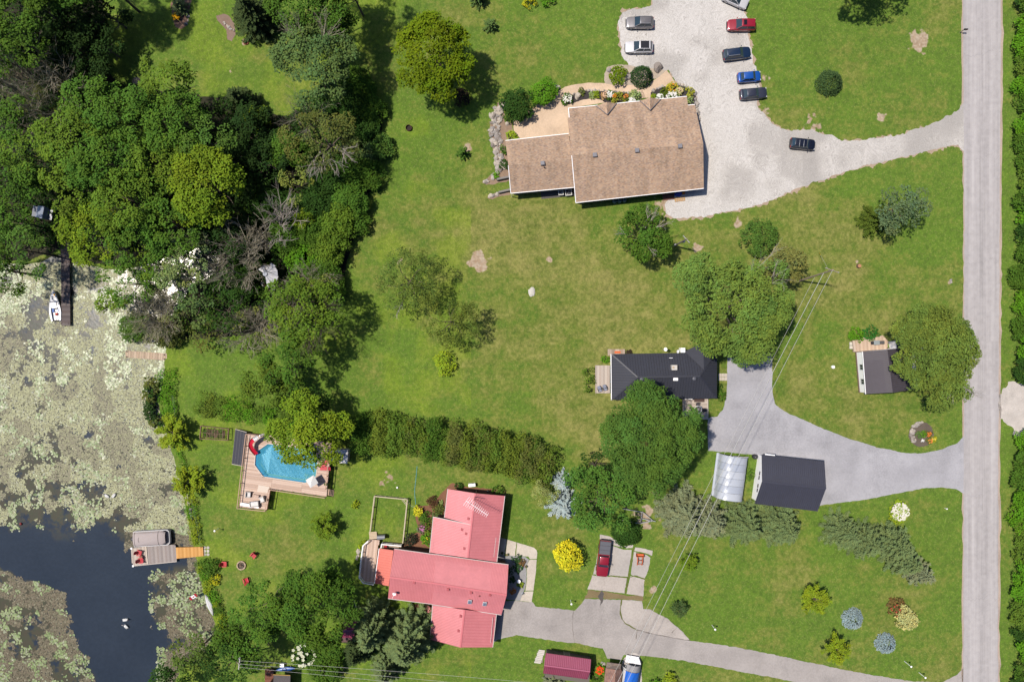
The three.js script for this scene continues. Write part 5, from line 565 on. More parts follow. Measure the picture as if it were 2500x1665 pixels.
  const lq = P(2144, 836.5, 0.8), lg = thing('sun_lounger', 'black sun lounger with a grey towel on the cottage deck', 'lounger', [lq.x, 0.5, lq.z], 0.05); part(lg, 'pad', rbx(-0.85, 0.3, 0, 0.5, 0.06, 0.5, 0.02), black); part(lg, 'backrest', rbx(0.65, 0.42, 0, 0.75, 0.06, 0.52, 0.02, 0, 0, 0.35), black); part(lg, 'towel', rbx(-0.15, 0.33, 0, 0.95, 0.05, 0.72, 0.02), M(160, 170, 172, 0.95)); for (const s of [-1, 1]) for (const x of [-0.9, 0.7]) part(lg, 'leg', bx(x, 0.14, s * 0.22, 0.05, 0.28, 0.05), black);
  const dq = P(2199, 823, 2.8), ds = thing('satellite_dish', 'white satellite dish at the cottage porch roof', 'satellite dish', [dq.x, 0, dq.z]); part(ds, 'mast', cyl(0, 0, 0, 0.04, 0.04, 2.7, 8), galv); part(ds, 'reflector', new THREE.SphereGeometry(0.34, 18, 6, 0, 6.283, 0, 0.9).scale(1, 0.5, 1).rotateX(Math.PI).rotateZ(-0.5).translate(0.05, 2.95, 0), white); part(ds, 'receiver', new THREE.SphereGeometry(0.1, 8, 6).translate(-0.3, 3.1, -0.25), white);
}
{ // red roofed house
  const t = thing('red_roofed_house', 'sprawling house with rose red metal roofs above the lower drive', 'house'), wm = brownWall, rb = { ribs: 0.24, ribM: redRib, rw: 0.05, rh: 0.03, fasciaM: M(236, 226, 222, 0.7) };
  const e = 2.8;
  walls(t, [[1094, 1196, e], [1232, 1212, e], [1213, 1371, e], [1050, 1350, e], [1058, 1264, e], [1086, 1266, e]], 2.7, wm, 0.4); walls(t, [[962, 1341, e], [1241, 1379, e], [1224, 1500, e], [948, 1461, e]], 2.9, wm, 0.4); walls(t, [[1056, 1476, e], [1213, 1496, e], [1204, 1579, e], [1050, 1561, e]], 2.5, wm, 0.35);
  // north wing
  roofFace(t, [[1160, 1204.5, 4.5], [1232.5, 1211, 2.8], [1213, 1372, 2.8], [1142, 1362, 4.5]], redRoof, { ...rb, fascia: [[1, 2]] });
  roofFace(t, [[1093, 1194, 2.9], [1160, 1204.5, 4.5], [1150.5, 1281, 4.5], [1084.5, 1263.5, 2.9]], redRoof, { ...rb, fascia: [[0, 3]] });
  roofFace(t, [[1057.5, 1262, 2.55], [1150.5, 1281, 4.46], [1142, 1362, 4.46], [1048.5, 1349, 2.55]], redRoof, { ...rb, fascia: [[0, 3], [0, 1]] });
  // main block, the part toward the deck a step lower
  roofFace(t, [[961.8, 1340, 3], [1063, 1354, 3], [1059, 1424, 5.05], [951.4, 1409.6, 5.05]], redRoof, { ...rb, fascia: [[0, 1]] }); roofFace(t, [[951.4, 1409.6, 5.05], [1059, 1424, 5.05], [1054, 1475, 3.1], [947, 1461.5, 3.1]], redRoof, { ...rb, fascia: [[2, 3]] });
  roofFace(t, [[1063, 1353.5, 3.2], [1241.4, 1378.6, 3.2], [1237, 1453, 5.3], [1059, 1424, 5.3]], redRoof, { ...rb, fascia: [[0, 1]] }); roofFace(t, [[1059, 1424, 5.3], [1237, 1453, 5.3], [1224, 1501.5, 3.3], [1054, 1476, 3.3]], redRoof, { ...rb, fascia: [[2, 3]] });
  // south wing
  roofFace(t, [[1055.7, 1478, 2.6], [1134, 1489, 4.1], [1123.6, 1581, 4.1], [1049.6, 1561.4, 2.6]], redRoof, { ...rb, fascia: [[0, 3]] }); roofFace(t, [[1134, 1489, 4.1], [1212, 1500, 2.6], [1203, 1580.5, 2.6], [1123.6, 1581, 4.1]], redRoof, { ...rb, fascia: [[1, 2]] });
  // sunroom
  roofFace(t, [[925, 1339, 2.4], [960, 1344, 2.75], [948.5, 1431, 2.75], [914, 1424.6, 2.4]], coral, { name: 'sunroom_roof', ribs: 0.4, ribM: M(226, 96, 84, 0.5), fascia: [[0, 3]], fasciaM: white });
  walls(t, [[925, 1341, 2.3], [965, 1345, 2.3], [952, 1431, 2.3], [914, 1423, 2.3]], 2.25, M(206, 180, 160, 0.8), 0.35, 'sunroom_wall');
  INWARD = V(-0.12, 0, -1); gableEnd(t, [1049.6, 1561.4, 2.6], [1203, 1580.5, 2.6], [1123.6, 1581, 4.1], wm, 0.2); INWARD = V(-1, 0, 0.1); gableEnd(t, [1241.4, 1378.6, 3.2], [1224, 1501.5, 3.3], [1237, 1453, 5.3], wm, 0.3); INWARD = V(0.12, 0, 1); gableEnd(t, [1093, 1194, 2.9], [1232.5, 1211, 2.8], [1160, 1204.5, 4.5], wm, 0.3); INWARD = V(1, 0, -0.1); gableEnd(t, [961.8, 1340, 3], [947, 1461.5, 3.1], [951.4, 1409.6, 5.05], wm, 0.2);
  for (const [a, b] of [[[1160, 1204.5, 4.52], [1142, 1362, 4.52]], [[951.4, 1409.6, 5.07], [1059, 1424, 5.07]], [[1059, 1424, 5.32], [1237, 1453, 5.32]], [[1134, 1489, 4.12], [1123.6, 1581, 4.12]]]) part(t, 'ridge_cap', bar(U(a), U(b), 0.26, 0.04), M(232, 128, 136, 0.45));
  for (const [x, y, h] of [[1148.6, 1230, 4.2], [1143.6, 1265.7, 4.2], [1128, 1292.5, 3.9], [1138, 1302.5, 4.1], [1133.6, 1338.6, 4.1], [1011, 1421.4, 4.75], [1094, 1438.6, 5], [1150, 1446.4, 5], [1195.7, 1452, 5], [1124.6, 1503.6, 3.9], [1119.6, 1539, 3.8]]) roofBox(t, 'roof_vent', x, y, h, 0.38, 0.34, 0.38, M(196, 92, 100, 0.5), -0.13);
  roofBox(t, 'vent_pipe', 1170, 1455, 4.9, 0.16, 0.4, 0.16, M(150, 70, 70, 0.5));
  for (const [x, y] of [[1146.5, 1469.5], [1183, 1474.5]]) { const c = P(x, y, 4.4), f = part(t, 'skylight', rbx(0, 0, 0, 0.62, 0.16, 0.85, 0.03), M(236, 236, 240, 0.5)); f.position.set(c.x, 4.44, c.z); f.rotation.set(0.55, -0.13, 0.0); part(f, 'pane', bx(0, 0.085, 0, 0.46, 0.02, 0.68), M(126, 140, 164, 0.08)); }
  for (const [a, b] of [[[1211, 1312], [1205.5, 1360]], [[1203, 1508], [1197.5, 1570]]]) part(t, 'snow_rail', bar(P(...a, 3).setY(3.02), P(...b, 3).setY(3.02), 0.05, 0.06), offWhite);
  for (const [a, b] of [[[991, 1337], [1013, 1340]], [[1025, 1341], [1046, 1344]]]) { const A = P(...a), B = P(...b); win(t, A, B, 0.9, 1.9); }
  // TV aerial over the north wing
  const ap = P(1163, 1202, 0), ant = thing('tv_aerial', 'white television aerial mast over the red roofed house', 'aerial', [ap.x, 0, ap.z - 0.3]); part(ant, 'mast', cyl(0, 0, 0, 0.05, 0.06, 7.4, 8), galv); part(ant, 'boom', rod(V(-1.2, 7.2, 0.0), V(2.1, 7.2, 2.2), 0.035), white); for (let k = 0; k < 13; k++) { const u = k / 12, x = lerp(-1.15, 2.05, u), z = lerp(0.03, 2.17, u), l = 0.85 - 0.42 * u; part(ant, 'element', rod(V(x - l * 0.55, 7.22, z + l * 0.8), V(x + l * 0.55, 7.22, z - l * 0.8), 0.022), white); }
  const dq = P(961, 1453, 5.1), ds = thing('satellite_dish', 'white satellite dish on the corner of the red roof', 'satellite dish', [dq.x, 3.55, dq.z]); part(ds, 'mast', cyl(0, 0, 0, 0.04, 0.04, 1.2, 8), galv); part(ds, 'reflector', new THREE.SphereGeometry(0.36, 16, 6, 0, 6.283, 0, 0.9).scale(1, 0.5, 1).rotateX(Math.PI).rotateX(0.7).translate(0, 1.35, 0.1), white); part(ds, 'mount', bx(0, 1.15, -0.1, 0.5, 0.3, 0.2), white); part(ds, 'feed_arm', bar(V(0, 1.1, 0.1), V(-0.3, 1.2, 0.6), 0.04), white);
}
{ // deck, stairs and fenced pen of the red house
  const pl = [[901, 1317], [926, 1319], [921, 1345], [914, 1424], [889, 1420], [879, 1407], [883, 1365], [888, 1328]].map(([x, y]) => P(x, y, 0.9)), t = thing('house_deck', 'cedar plank deck with white railing beside the coral sunroom roof', 'deck'); boards(t, pl, V(-0.1, 0, 1), 0.88, deckRed); part(t, 'frame', slab(pl.map((p) => p.clone().lerp(centre(pl), 0.03)), 0.02, 0.84), M(150, 110, 92, 0.9)); railing(t, [pl[0], pl[7], pl[6], pl[5], pl[4], pl[3]].map((p) => p.clone().lerp(centre(pl), 0.02)), 0.9, 0.95, white, { gap: 1.6, bal: 0.16 });
  for (let k = 0; k < 5; k++) { const p = P(911 - k * 0.3, 1314 - k * 3.4, 0.7 - k * 0.15); part(t, 'stair_tread', bx(p.x, 0.72 - k * 0.15, p.z, 1.25, 0.05, 0.26, 0.07), M(226, 204, 176, 0.9)); }
  const g = P(929, 1313, 1.2), gr = thing('barbecue', 'grey covered barbecue at the head of the deck stairs', 'barbecue', [g.x, 0, g.z], 0.07); part(gr, 'body', rbx(0, 0.5, 0, 1.35, 0.8, 0.62, 0.05), M(86, 88, 94, 0.6)); part(gr, 'lid', new THREE.CylinderGeometry(0.32, 0.32, 1.3, 16, 1, false, 0, Math.PI).rotateZ(Math.PI / 2).translate(0, 0.9, 0), M(150, 154, 162, 0.4)); part(gr, 'handle', rod(V(-0.4, 1.12, 0.26), V(0.4, 1.12, 0.26), 0.02), galv); for (const x of [-0.55, 0.55]) part(gr, 'leg', bx(x, 0.08, 0, 0.08, 0.2, 0.5), black);
  const po = thing('porch_landing', 'narrow porch landing with white railing behind the barbecue', 'porch'), pp = [[933, 1325], [981, 1329], [978, 1340], [931, 1337]].map(([x, y]) => P(x, y, 0.8)); part(po, 'floor', slab(pp, 0.55, 0.8), M(196, 176, 156, 0.9)); part(po, 'base', slab(pp.map((p) => p.clone().lerp(centre(pp), 0.05)), -0.1, 0.54), M(120, 96, 84, 0.9)); railing(po, [pp[3], pp[0], pp[1]].map((p) => p.clone().lerp(centre(pp), 0.02)), 0.8, 0.9, white, { gap: 1.4, bal: 0.18 });
  const cq = P(941, 1335, 1.1), ch = thing('porch_chair', 'red cushioned chair on the narrow porch landing', 'chair', [cq.x, 0.8, cq.z]); part(ch, 'seat', rbx(0, 0.4, 0, 0.5, 0.1, 0.5, 0.03), M(190, 50, 60, 0.9)); part(ch, 'backrest', rbx(0, 0.68, 0.24, 0.5, 0.5, 0.08, 0.03), M(190, 50, 60, 0.9)); for (const x of [-0.2, 0.2]) for (const z of [-0.2, 0.2]) part(ch, 'leg', bx(x, 0.18, z, 0.04, 0.36, 0.04), black);
  const pen = thing('pen_fence', 'cream wooden picket fence round the square pen of grass', 'fence'), pf = [[903, 1299], [913.6, 1211.5], [994, 1219.5], [983, 1326]].map(([x, y]) => P(x, y, 0.9)), cream = M(228, 214, 184, 0.85); railing(pen, pf, 0, 1.0, cream, { gap: 1.9, bal: 0.2, rail: 0.1 }); part(pen, 'gate_brace', bar(P(984, 1219, 1).setY(1.02), P(992, 1230, 1).setY(1.02), 0.08, 0.05), cream); part(pen, 'gate_brace', bar(P(980, 1219, 1).setY(1.0), P(991.5, 1234, 1).setY(1.0), 0.06, 0.05), cream);
}
{ // sheds at the lower edge
  const t = thing('maroon_shed', 'grey timber shed with maroon ribbed metal roof below the lower drive', 'shed'); const q = [[1334, 1584], [1440, 1603], [1434, 1652], [1328, 1636]].map(([x, y]) => P(x, y)); part(t, 'wall', slab(q, -0.1, 2.35), M(120, 114, 104, 0.9)); for (let k = 1; k < 26; k++) { const p = q[0].clone().lerp(q[1], k / 26); part(t, 'board_batten', bx(p.x, 1.15, p.z - 0.02, 0.05, 2.3, 0.05), M(104, 98, 88, 0.9)); }
  const o = { ribs: 0.3, ribM: M(196, 112, 140, 0.45), rw: 0.1, rh: 0.05 }; roofFace(t, [[1332.6, 1594.6, 2.4], [1443.3, 1610, 2.4], [1441, 1640, 3.3], [1329, 1624.5, 3.3]], maroon, o); roofFace(t, [[1329, 1624.5, 3.3], [1441, 1640, 3.3], [1434, 1659, 2.4], [1326, 1644, 2.4]], maroon, { ...o, ribM: M(150, 60, 84, 0.5) }); part(t, 'ridge_cap', bar(U([1329, 1624.5, 3.33]), U([1441, 1640, 3.33]), 0.2, 0.04), M(196, 110, 138, 0.45)); INWARD = V(1, 0, 0.1); gableEnd(t, [1332.6, 1594.6, 2.4], [1326, 1644, 2.4], [1329, 1624.5, 3.3], M(196, 186, 170, 0.9), 0.2);
  { const a = q[0].clone().lerp(q[1], 0.72), b = q[0].clone().lerp(q[1], 0.8); win(t, a.add(V(0, 0, -0.03)), b.add(V(0, 0, -0.03)), 1.2, 1.9); } { const a = q[0].clone().lerp(q[1], 0.4), b = q[0].clone().lerp(q[1], 0.52), c = a.clone().lerp(b, 0.5); const d = part(t, 'door', bx(0, 1, 0, a.distanceTo(b), 2, 0.06), M(136, 130, 122, 0.9)); d.position.set(c.x, 0, c.z - 0.05); d.rotation.y = -0.17; part(d, 'trim', [bx(-0.45, 1, -0.02, 0.07, 2, 0.06), bx(0.45, 1, -0.02, 0.07, 2, 0.06)], M(206, 200, 188, 0.9)); }
  const st = thing('shed_ramp', 'stepped white plank ramp at the end of the maroon shed', 'ramp'); for (let k = 0; k < 8; k++) { const p = P(1329 - k * 0.9 - (k > 4 ? 0 : 0), 1588 + k * 4.1); part(st, 'plank', bx(p.x - 0.42 - 0.04 * k, 0.12, p.z, 1.0 + 0.09 * (k % 3), 0.06, 0.25, -0.13), M(232, 226, 216, 0.85)); } part(st, 'joist', bx(P(1320, 1603).x, 0.05, P(1320, 1603).z, 0.6, 0.1, 1.9), woodGrey);
  const b = thing('brown_shed', 'small brown shingled shed next to the blue covered shelter', 'shed'); part(b, 'wall', slab([[1481, 1620], [1514, 1624], [1510, 1690], [1476, 1690]].map(([x, y]) => P(x, y)), -0.1, 1.9), M(150, 120, 106, 0.9)); const bs = withMap(160, 128, 118, shingleT, 0.95, 1.25), old = withMap(150, 138, 132, shingleT, 0.95, 1.2); roofFace(b, [[1479, 1631, 2], [1503.5, 1636, 2.7], [1498, 1700, 2.7], [1472, 1696, 2]], bs); roofFace(b, [[1503.5, 1636, 2.7], [1517, 1634, 2], [1512, 1696, 2], [1498, 1700, 2.7]], bs); roofFace(b, [[1482, 1617, 1.9], [1517, 1622, 1.9], [1516, 1634, 2], [1503, 1636, 2.55], [1480, 1630, 2]], old, { name: 'weathered_hip' });
  const c = P(1541, 1650, 1.2), s = thing('blue_shelter', 'arched shelter with bright blue cover and white side beside the brown shed', 'shelter', [c.x, 0, c.z], -0.16), n = 12, W = 1.5, L = 5.2; const strip = (k0, k1, z0, z1, m, name) => { const pos = [], idx = []; for (let k = k0; k <= k1; k++) { const a = Math.PI * k / n, x = -Math.cos(a) * W, y = Math.pow(Math.sin(a), 0.7) * 2.1; for (let j = 0; j <= 6; j++) pos.push(x, y, lerp(z0, z1, j / 6) + 0.05 * Math.sin(k + j)); } for (let k = 0; k < k1 - k0; k++) for (let j = 0; j < 6; j++) { const a = k * 7 + j; idx.push(a, a + 1, a + 7, a + 1, a + 8, a + 7); } const g = new THREE.BufferGeometry(); g.setAttribute('position', new THREE.BufferAttribute(new Float32Array(pos), 3)); g.setIndex(idx); g.computeVertexNormals(); part(s, name, g, m); };
  strip(3, 11, -0.9, L, M(44, 120, 232, 0.35), 'blue_cover'); strip(0, 3, -1.2, L, M(240, 242, 246, 0.5), 'white_cover'); strip(11, 12, -1.2, L, M(206, 200, 192, 0.6), 'side_cover'); strip(3, 11, -2.0, -0.92, M(170, 168, 170, 0.8), 'bleached_cover'); for (const z of [-2.0, -0.9]) part(s, 'hoop', tube(Array.from({ length: n + 1 }, (_, k) => { const a = Math.PI * k / n; return V(-Math.cos(a) * W * 0.98, Math.pow(Math.sin(a), 0.7) * 2.08, z); }), 0.04, 5, 24), M(70, 76, 90, 0.5)); part(s, 'front_canopy', plate([V(-1.1, 0.5, -2.9), V(0.9, 0.5, -2.9), V(1.3, 1.3, -2.05), V(-1.3, 1.3, -2.05)], 0.03), white);
  const pu = thing('purple_shed', 'small purple red metal roofed shed half under the big dark tree', 'shed'); part(pu, 'wall', slab([[834, 1532], [866, 1530], [866, 1555], [836, 1555]].map(([x, y]) => P(x, y)), -0.1, 2), M(120, 90, 90, 0.9)); roofFace(pu, [[838, 1508, 2.1], [873, 1506, 2.1], [866, 1540, 2.9], [834, 1540, 2.9]], purpleRoof, { ribs: 0.3 }); roofFace(pu, [[834, 1540, 2.9], [866, 1540, 2.9], [864, 1558, 2.1], [830, 1556, 2.1]], purpleRoof, { ribs: 0.3, ribM: M(190, 90, 120, 0.5) }); part(pu, 'ridge_cap', bar(U([834, 1540, 2.95]), U([868, 1540, 2.95]), 0.15, 0.04), M(190, 110, 150, 0.5));
  const wd = thing('woods_shed', 'little blue grey metal shed in the dark gap of the wood', 'shed'); part(wd, 'wall', slab([[90, 505], [116, 510], [112, 534], [86, 530]].map(([x, y]) => P(x, y, 1)), -0.1, 2), M(140, 146, 156, 0.7)); const wr = withMap(150, 160, 178, metalT, 0.4, 1.1); roofFace(wd, [[91, 502, 2.1], [106, 504, 2.7], [101, 534, 2.7], [84, 529, 2.1]], wr, { ribs: 0.3 }); roofFace(wd, [[106, 504, 2.7], [116, 507, 2.1], [112, 536, 2.1], [101, 534, 2.7]], wr, { ribs: 0.3 }); roofFace(wd, [[116, 511, 1.8], [128, 513, 1.7], [124, 537, 1.7], [112, 535, 1.8]], wr, { name: 'lean_to' });
  const lo = thing('pond_side_cabin', 'low dark gravel roofed cabin with brown deck under the trees', 'cabin'); part(lo, 'wall', slab([[668, 1652], [706, 1652], [704, 1740], [664, 1740]].map(([x, y]) => P(x, y)), -0.1, 2.2), brownWall); roofFace(lo, [[667, 1648, 2.4], [708, 1650, 2.4], [706, 1760, 2.5], [664, 1758, 2.5]], withMap(110, 104, 104, gravelT)); part(lo, 'eave_board', bar(U([666, 1647, 2.45]), U([708, 1649, 2.45]), 0.1, 0.14), M(196, 160, 80, 0.8)); const dp = [[646, 1634], [667, 1634], [666, 1720], [645, 1720]].map(([x, y]) => P(x, y, 0.5)); boards(lo, dp, V(1, 0, 0), 0.5, shade3(136, 88, 70)); part(lo, 'deck_frame', slab(dp.map((p) => p.clone().lerp(centre(dp), 0.03)), 0.02, 0.46), brownWall);
}
// ---------------------------------------------------------------- vehicles
const tyreM = M(40, 40, 42, 0.9), rimM = M(170, 172, 178, 0.35, { metalness: 0.6 }), glassM = M(58, 78, 92, 0.05), lampM = M(236, 236, 240, 0.15), tailM = M(190, 30, 36, 0.3), trimM = M(44, 44, 48, 0.6);
const paint = (r, g, b) => M(r, g, b, 0.35, { clearcoat: 1, clearcoatRoughness: 0.08, metalness: 0.15 });
// skin through cross-sections: each section is a list of points, the same number in all
function skin(sections, closed = false) { const n = sections[0].length, pos = [], idx = []; for (const s of sections) for (const p of s) pos.push(p.x, p.y, p.z); for (let i = 0; i + 1 < sections.length; i++) for (let j = 0; j + 1 < n; j++) { const a = i * n + j; idx.push(a, a + n, a + 1, a + 1, a + n, a + n + 1); } if (closed) for (const [base, fl] of [[0, 1], [(sections.length - 1) * n, 0]]) for (let j = 1; j + 1 < n; j++) fl ? idx.push(base, base + j, base + j + 1) : idx.push(base, base + j + 1, base + j); const g = new THREE.BufferGeometry(); g.setAttribute('position', new THREE.BufferAttribute(new Float32Array(pos), 3)); g.setIndex(idx); g.computeVertexNormals(); return g; }
// x runs forward. prof: body stations [x, half width, belt height]; cab: [windscreen foot, roof front, roof rear, rear glass foot], roof height
function car(label, category, px, py, heading, L, W, H, pm, { cab = [0.2, 0.02, -0.36, -0.45], hood = 0.92, deckH = 0.98, roofM = null, rails = false, sunroof = false, group, name = 'parked_car', rearTaper = 0.86, lampTrim = false } = {}) {
  const q = P(px, py, H * 0.5), t = thing(name, label, category, [q.x, 0.02, q.z], heading, group), hw = W / 2, belt = H * 0.6;
  const st = [[0.5, 0.6, 0.62], [0.49, 0.78, hood * 0.78], [0.46, 0.9, hood * 0.86], [0.4, 0.97, hood * 0.93], [0.3, 1, hood * 0.98], [cab[0], 1, belt * 1.0], [0, 1, belt], [-0.25, 1, belt * 1.01], [cab[3], 0.98, Math.max(belt, deckH)], [-0.45, 0.95, deckH], [-0.485, 0.88, deckH * 0.93], [-0.5, rearTaper * 0.85, 0.62]].sort((a, b) => b[0] - a[0]);
  const sec = st.map(([u, w, y]) => { const x = u * L, k = hw * w; return [[-k * 0.9, 0.22], [-k, 0.4], [-k * 1.0, y * 0.72], [-k * 0.955, y * 0.94], [-k * 0.86, y], [-k * 0.45, y + 0.035], [0, y + 0.045], [k * 0.45, y + 0.035], [k * 0.86, y], [k * 0.955, y * 0.94], [k, y * 0.72], [k, 0.4], [k * 0.9, 0.22]].map(([z, yy]) => V(x, yy, z)); });
  part(t, 'body', skin(sec, true), pm);
  const bw = hw * 0.87, rw = hw * 0.7, rh = H, c = cab.map((u) => u * L), by = belt, rr = (x, w, y) => [[-w, y - 0.06], [-w * 0.9, y - 0.005], [-w * 0.45, y + 0.03], [0, y + 0.04], [w * 0.45, y + 0.03], [w * 0.9, y - 0.005], [w, y - 0.06]].map(([z, yy]) => V(x, yy, z));
  const rm = part(t, 'roof', skin([rr(c[1] + 0.04, rw * 0.95, rh - 0.05), rr(c[1] - 0.12 * L * 0.3, rw, rh), rr((c[1] + c[2]) / 2, rw, rh + 0.01), rr(c[2] + 0.1, rw * 0.98, rh - 0.02), rr(c[2] - 0.05, rw * 0.94, rh - 0.07)]), roofM || pm);
  const quadG = (a, b, c_, d) => { const g = new THREE.BufferGeometry(); g.setAttribute('position', new THREE.BufferAttribute(new Float32Array([a, b, c_, a, c_, d].flatMap((p) => p.toArray())), 3)); g.computeVertexNormals(); return g; };
  const F0 = V(c[0], by + 0.02, 0), R0 = V(c[3], by + 0.02, 0);
  part(t, 'windscreen', quadG(V(c[0], by + 0.03, -bw), V(c[0], by + 0.03, bw), V(c[1], rh - 0.06, rw * 0.95), V(c[1], rh - 0.06, -rw * 0.95)), glassM);
  part(t, 'rear_window', quadG(V(c[2], rh - 0.08, -rw * 0.94), V(c[2], rh - 0.08, rw * 0.94), V(c[3], by + 0.03, bw * 0.95), V(c[3], by + 0.03, -bw * 0.95)), glassM);
  for (const s of [-1, 1]) { const side = (x0, x1, x2, x3) => quadG(V(x0, by + 0.02, s * bw), V(x1, by + 0.02, s * bw * (x1 < -0.3 * L ? 0.97 : 1)), V(x2, rh - 0.085, s * rw * 0.985), V(x3, rh - 0.085, s * rw * 0.985)); const m = (c[1] + c[2]) / 2 + 0.1;
    part(t, 'side_window', side(c[0] - 0.04, m + 0.05, m + 0.05, c[1] - 0.02), glassM); part(t, 'side_window', side(m - 0.05, c[3] + 0.06, c[2] + 0.02, m - 0.05), glassM); part(t, 'pillar', [bar(V(c[0], by + 0.02, s * bw), V(c[1], rh - 0.06, s * rw * 0.96), 0.06), bar(V(m, by + 0.02, s * bw), V(m, rh - 0.08, s * rw), 0.07), bar(V(c[3], by + 0.02, s * bw * 0.96), V(c[2], rh - 0.08, s * rw * 0.96), 0.09)], pm);
    part(t, 'mirror', rbx(c[0] - 0.16, by + 0.07, s * (hw + 0.1), 0.12, 0.13, 0.2, 0.04), pm); part(t, 'headlight', rbx(L * 0.468, hood * 0.76, s * hw * 0.68, 0.2, 0.13, 0.36, 0.04, s * 0.35), lampM); part(t, 'taillight', rbx(-L * 0.486, deckH * 0.8, s * hw * 0.72, 0.12, 0.16, 0.3, 0.03), tailM);
    if (rails) part(t, 'roof_rail', bar(V(c[1] - 0.1, rh + 0.05, s * rw * 0.88), V(c[2] + 0.1, rh + 0.04, s * rw * 0.88), 0.05, 0.05), galv);
    part(t, 'sill', bx(0, 0.27, s * hw * 0.985, L * 0.52, 0.12, 0.05), trimM);
    for (const x of [0.31, -0.3]) { const wq = new THREE.Group(); wq.name = 'wheel'; wq.position.set(x * L, 0.33, s * (hw - 0.1)); t.add(wq); part(wq, 'tyre', new THREE.TorusGeometry(0.245, 0.095, 8, 18), tyreM); part(wq, 'rim', new THREE.CylinderGeometry(0.2, 0.2, 0.16, 14).rotateX(Math.PI / 2), rimM); part(t, 'wheel_arch', new THREE.TorusGeometry(0.38, 0.035, 5, 16, Math.PI).translate(x * L, 0.33, s * hw * 0.985), trimM); } }
  if (sunroof) part(t, 'sunroof', bx(c[1] - (sunroof === 2 ? 0.85 : 0.5), rh + 0.06, 0, sunroof === 2 ? 1.35 : 0.5, 0.02, rw * (sunroof === 2 ? 1.75 : 1.25)), M(40, 42, 52, 0.08));
  part(t, 'bumper', [rbx(L * 0.495, 0.42, 0, 0.12, 0.22, W * 0.72, 0.05), rbx(-L * 0.495, 0.42, 0, 0.12, 0.22, W * 0.76, 0.05)], trimM); part(t, 'grille', bx(L * 0.495, 0.62, 0, 0.05, 0.14, W * 0.5), trimM);
  return t;
}
{ const g = 'cars parked on the gravel lot', LEFT = Math.PI;
  car('silver grey SUV parked nose to the lawn on the gravel lot', 'car', 1563, 54, LEFT, 4.5, 1.86, 1.68, paint(150, 146, 148), { group: g, rails: true, roofM: paint(124, 122, 126) });
  car('white SUV with black glass roof parked on the gravel lot', 'car', 1561, 114, LEFT, 4.55, 1.86, 1.66, paint(244, 244, 248), { group: g, sunroof: 2 });
  car('white hatchback at the far corner of the gravel lot by the grass', 'car', 1797, -2, -0.42, 4.3, 1.8, 1.6, paint(240, 240, 244), { group: g });
  car('red SUV with sunroof parked on the edge of the gravel lot', 'car', 1811, 60, LEFT, 4.6, 1.85, 1.68, paint(176, 30, 56), { group: g, sunroof: 1, cab: [0.2, 0.03, -0.42, -0.475] });
  car('dark navy SUV with silver roof rails parked on the gravel lot', 'car', 1800.5, 130, 0.13, 4.5, 1.85, 1.68, paint(34, 56, 88), { group: g, rails: true, cab: [0.2, 0.05, -0.4, -0.47] });
  car('bright blue compact car parked between two dark cars', 'car', 1830, 187, 0.09, 3.75, 1.68, 1.5, paint(30, 98, 196), { group: g, cab: [0.26, 0.1, -0.27, -0.4] });
  car('charcoal sedan parked beside the bright blue compact', 'car', 1840, 228, 0.09, 4.4, 1.78, 1.45, paint(62, 66, 84), { group: g, cab: [0.19, 0.04, -0.26, -0.4], deckH: 0.95 });
  car('black hatchback with roof bars driving out along the gravel drive', 'car', 1961, 351, -0.1, 4.05, 1.76, 1.52, paint(28, 34, 54), { name: 'moving_car', rails: false, cab: [0.22, 0.08, -0.36, -0.46] });
  { const q = P(1961, 351, 1.5), b = thing('roof_bars', 'pair of silver roof bars on the black hatchback', 'roof bars', [q.x, 1.53, q.z], -0.1); for (const x of [-0.55, 0.15]) part(b, 'bar', bx(x, 0.06, 0, 0.07, 0.05, 1.1), galv); for (const x of [-0.55, 0.15]) for (const z of [-0.45, 0.45]) part(b, 'foot', bx(x, 0.02, z, 0.08, 0.07, 0.08), trimM); }
}
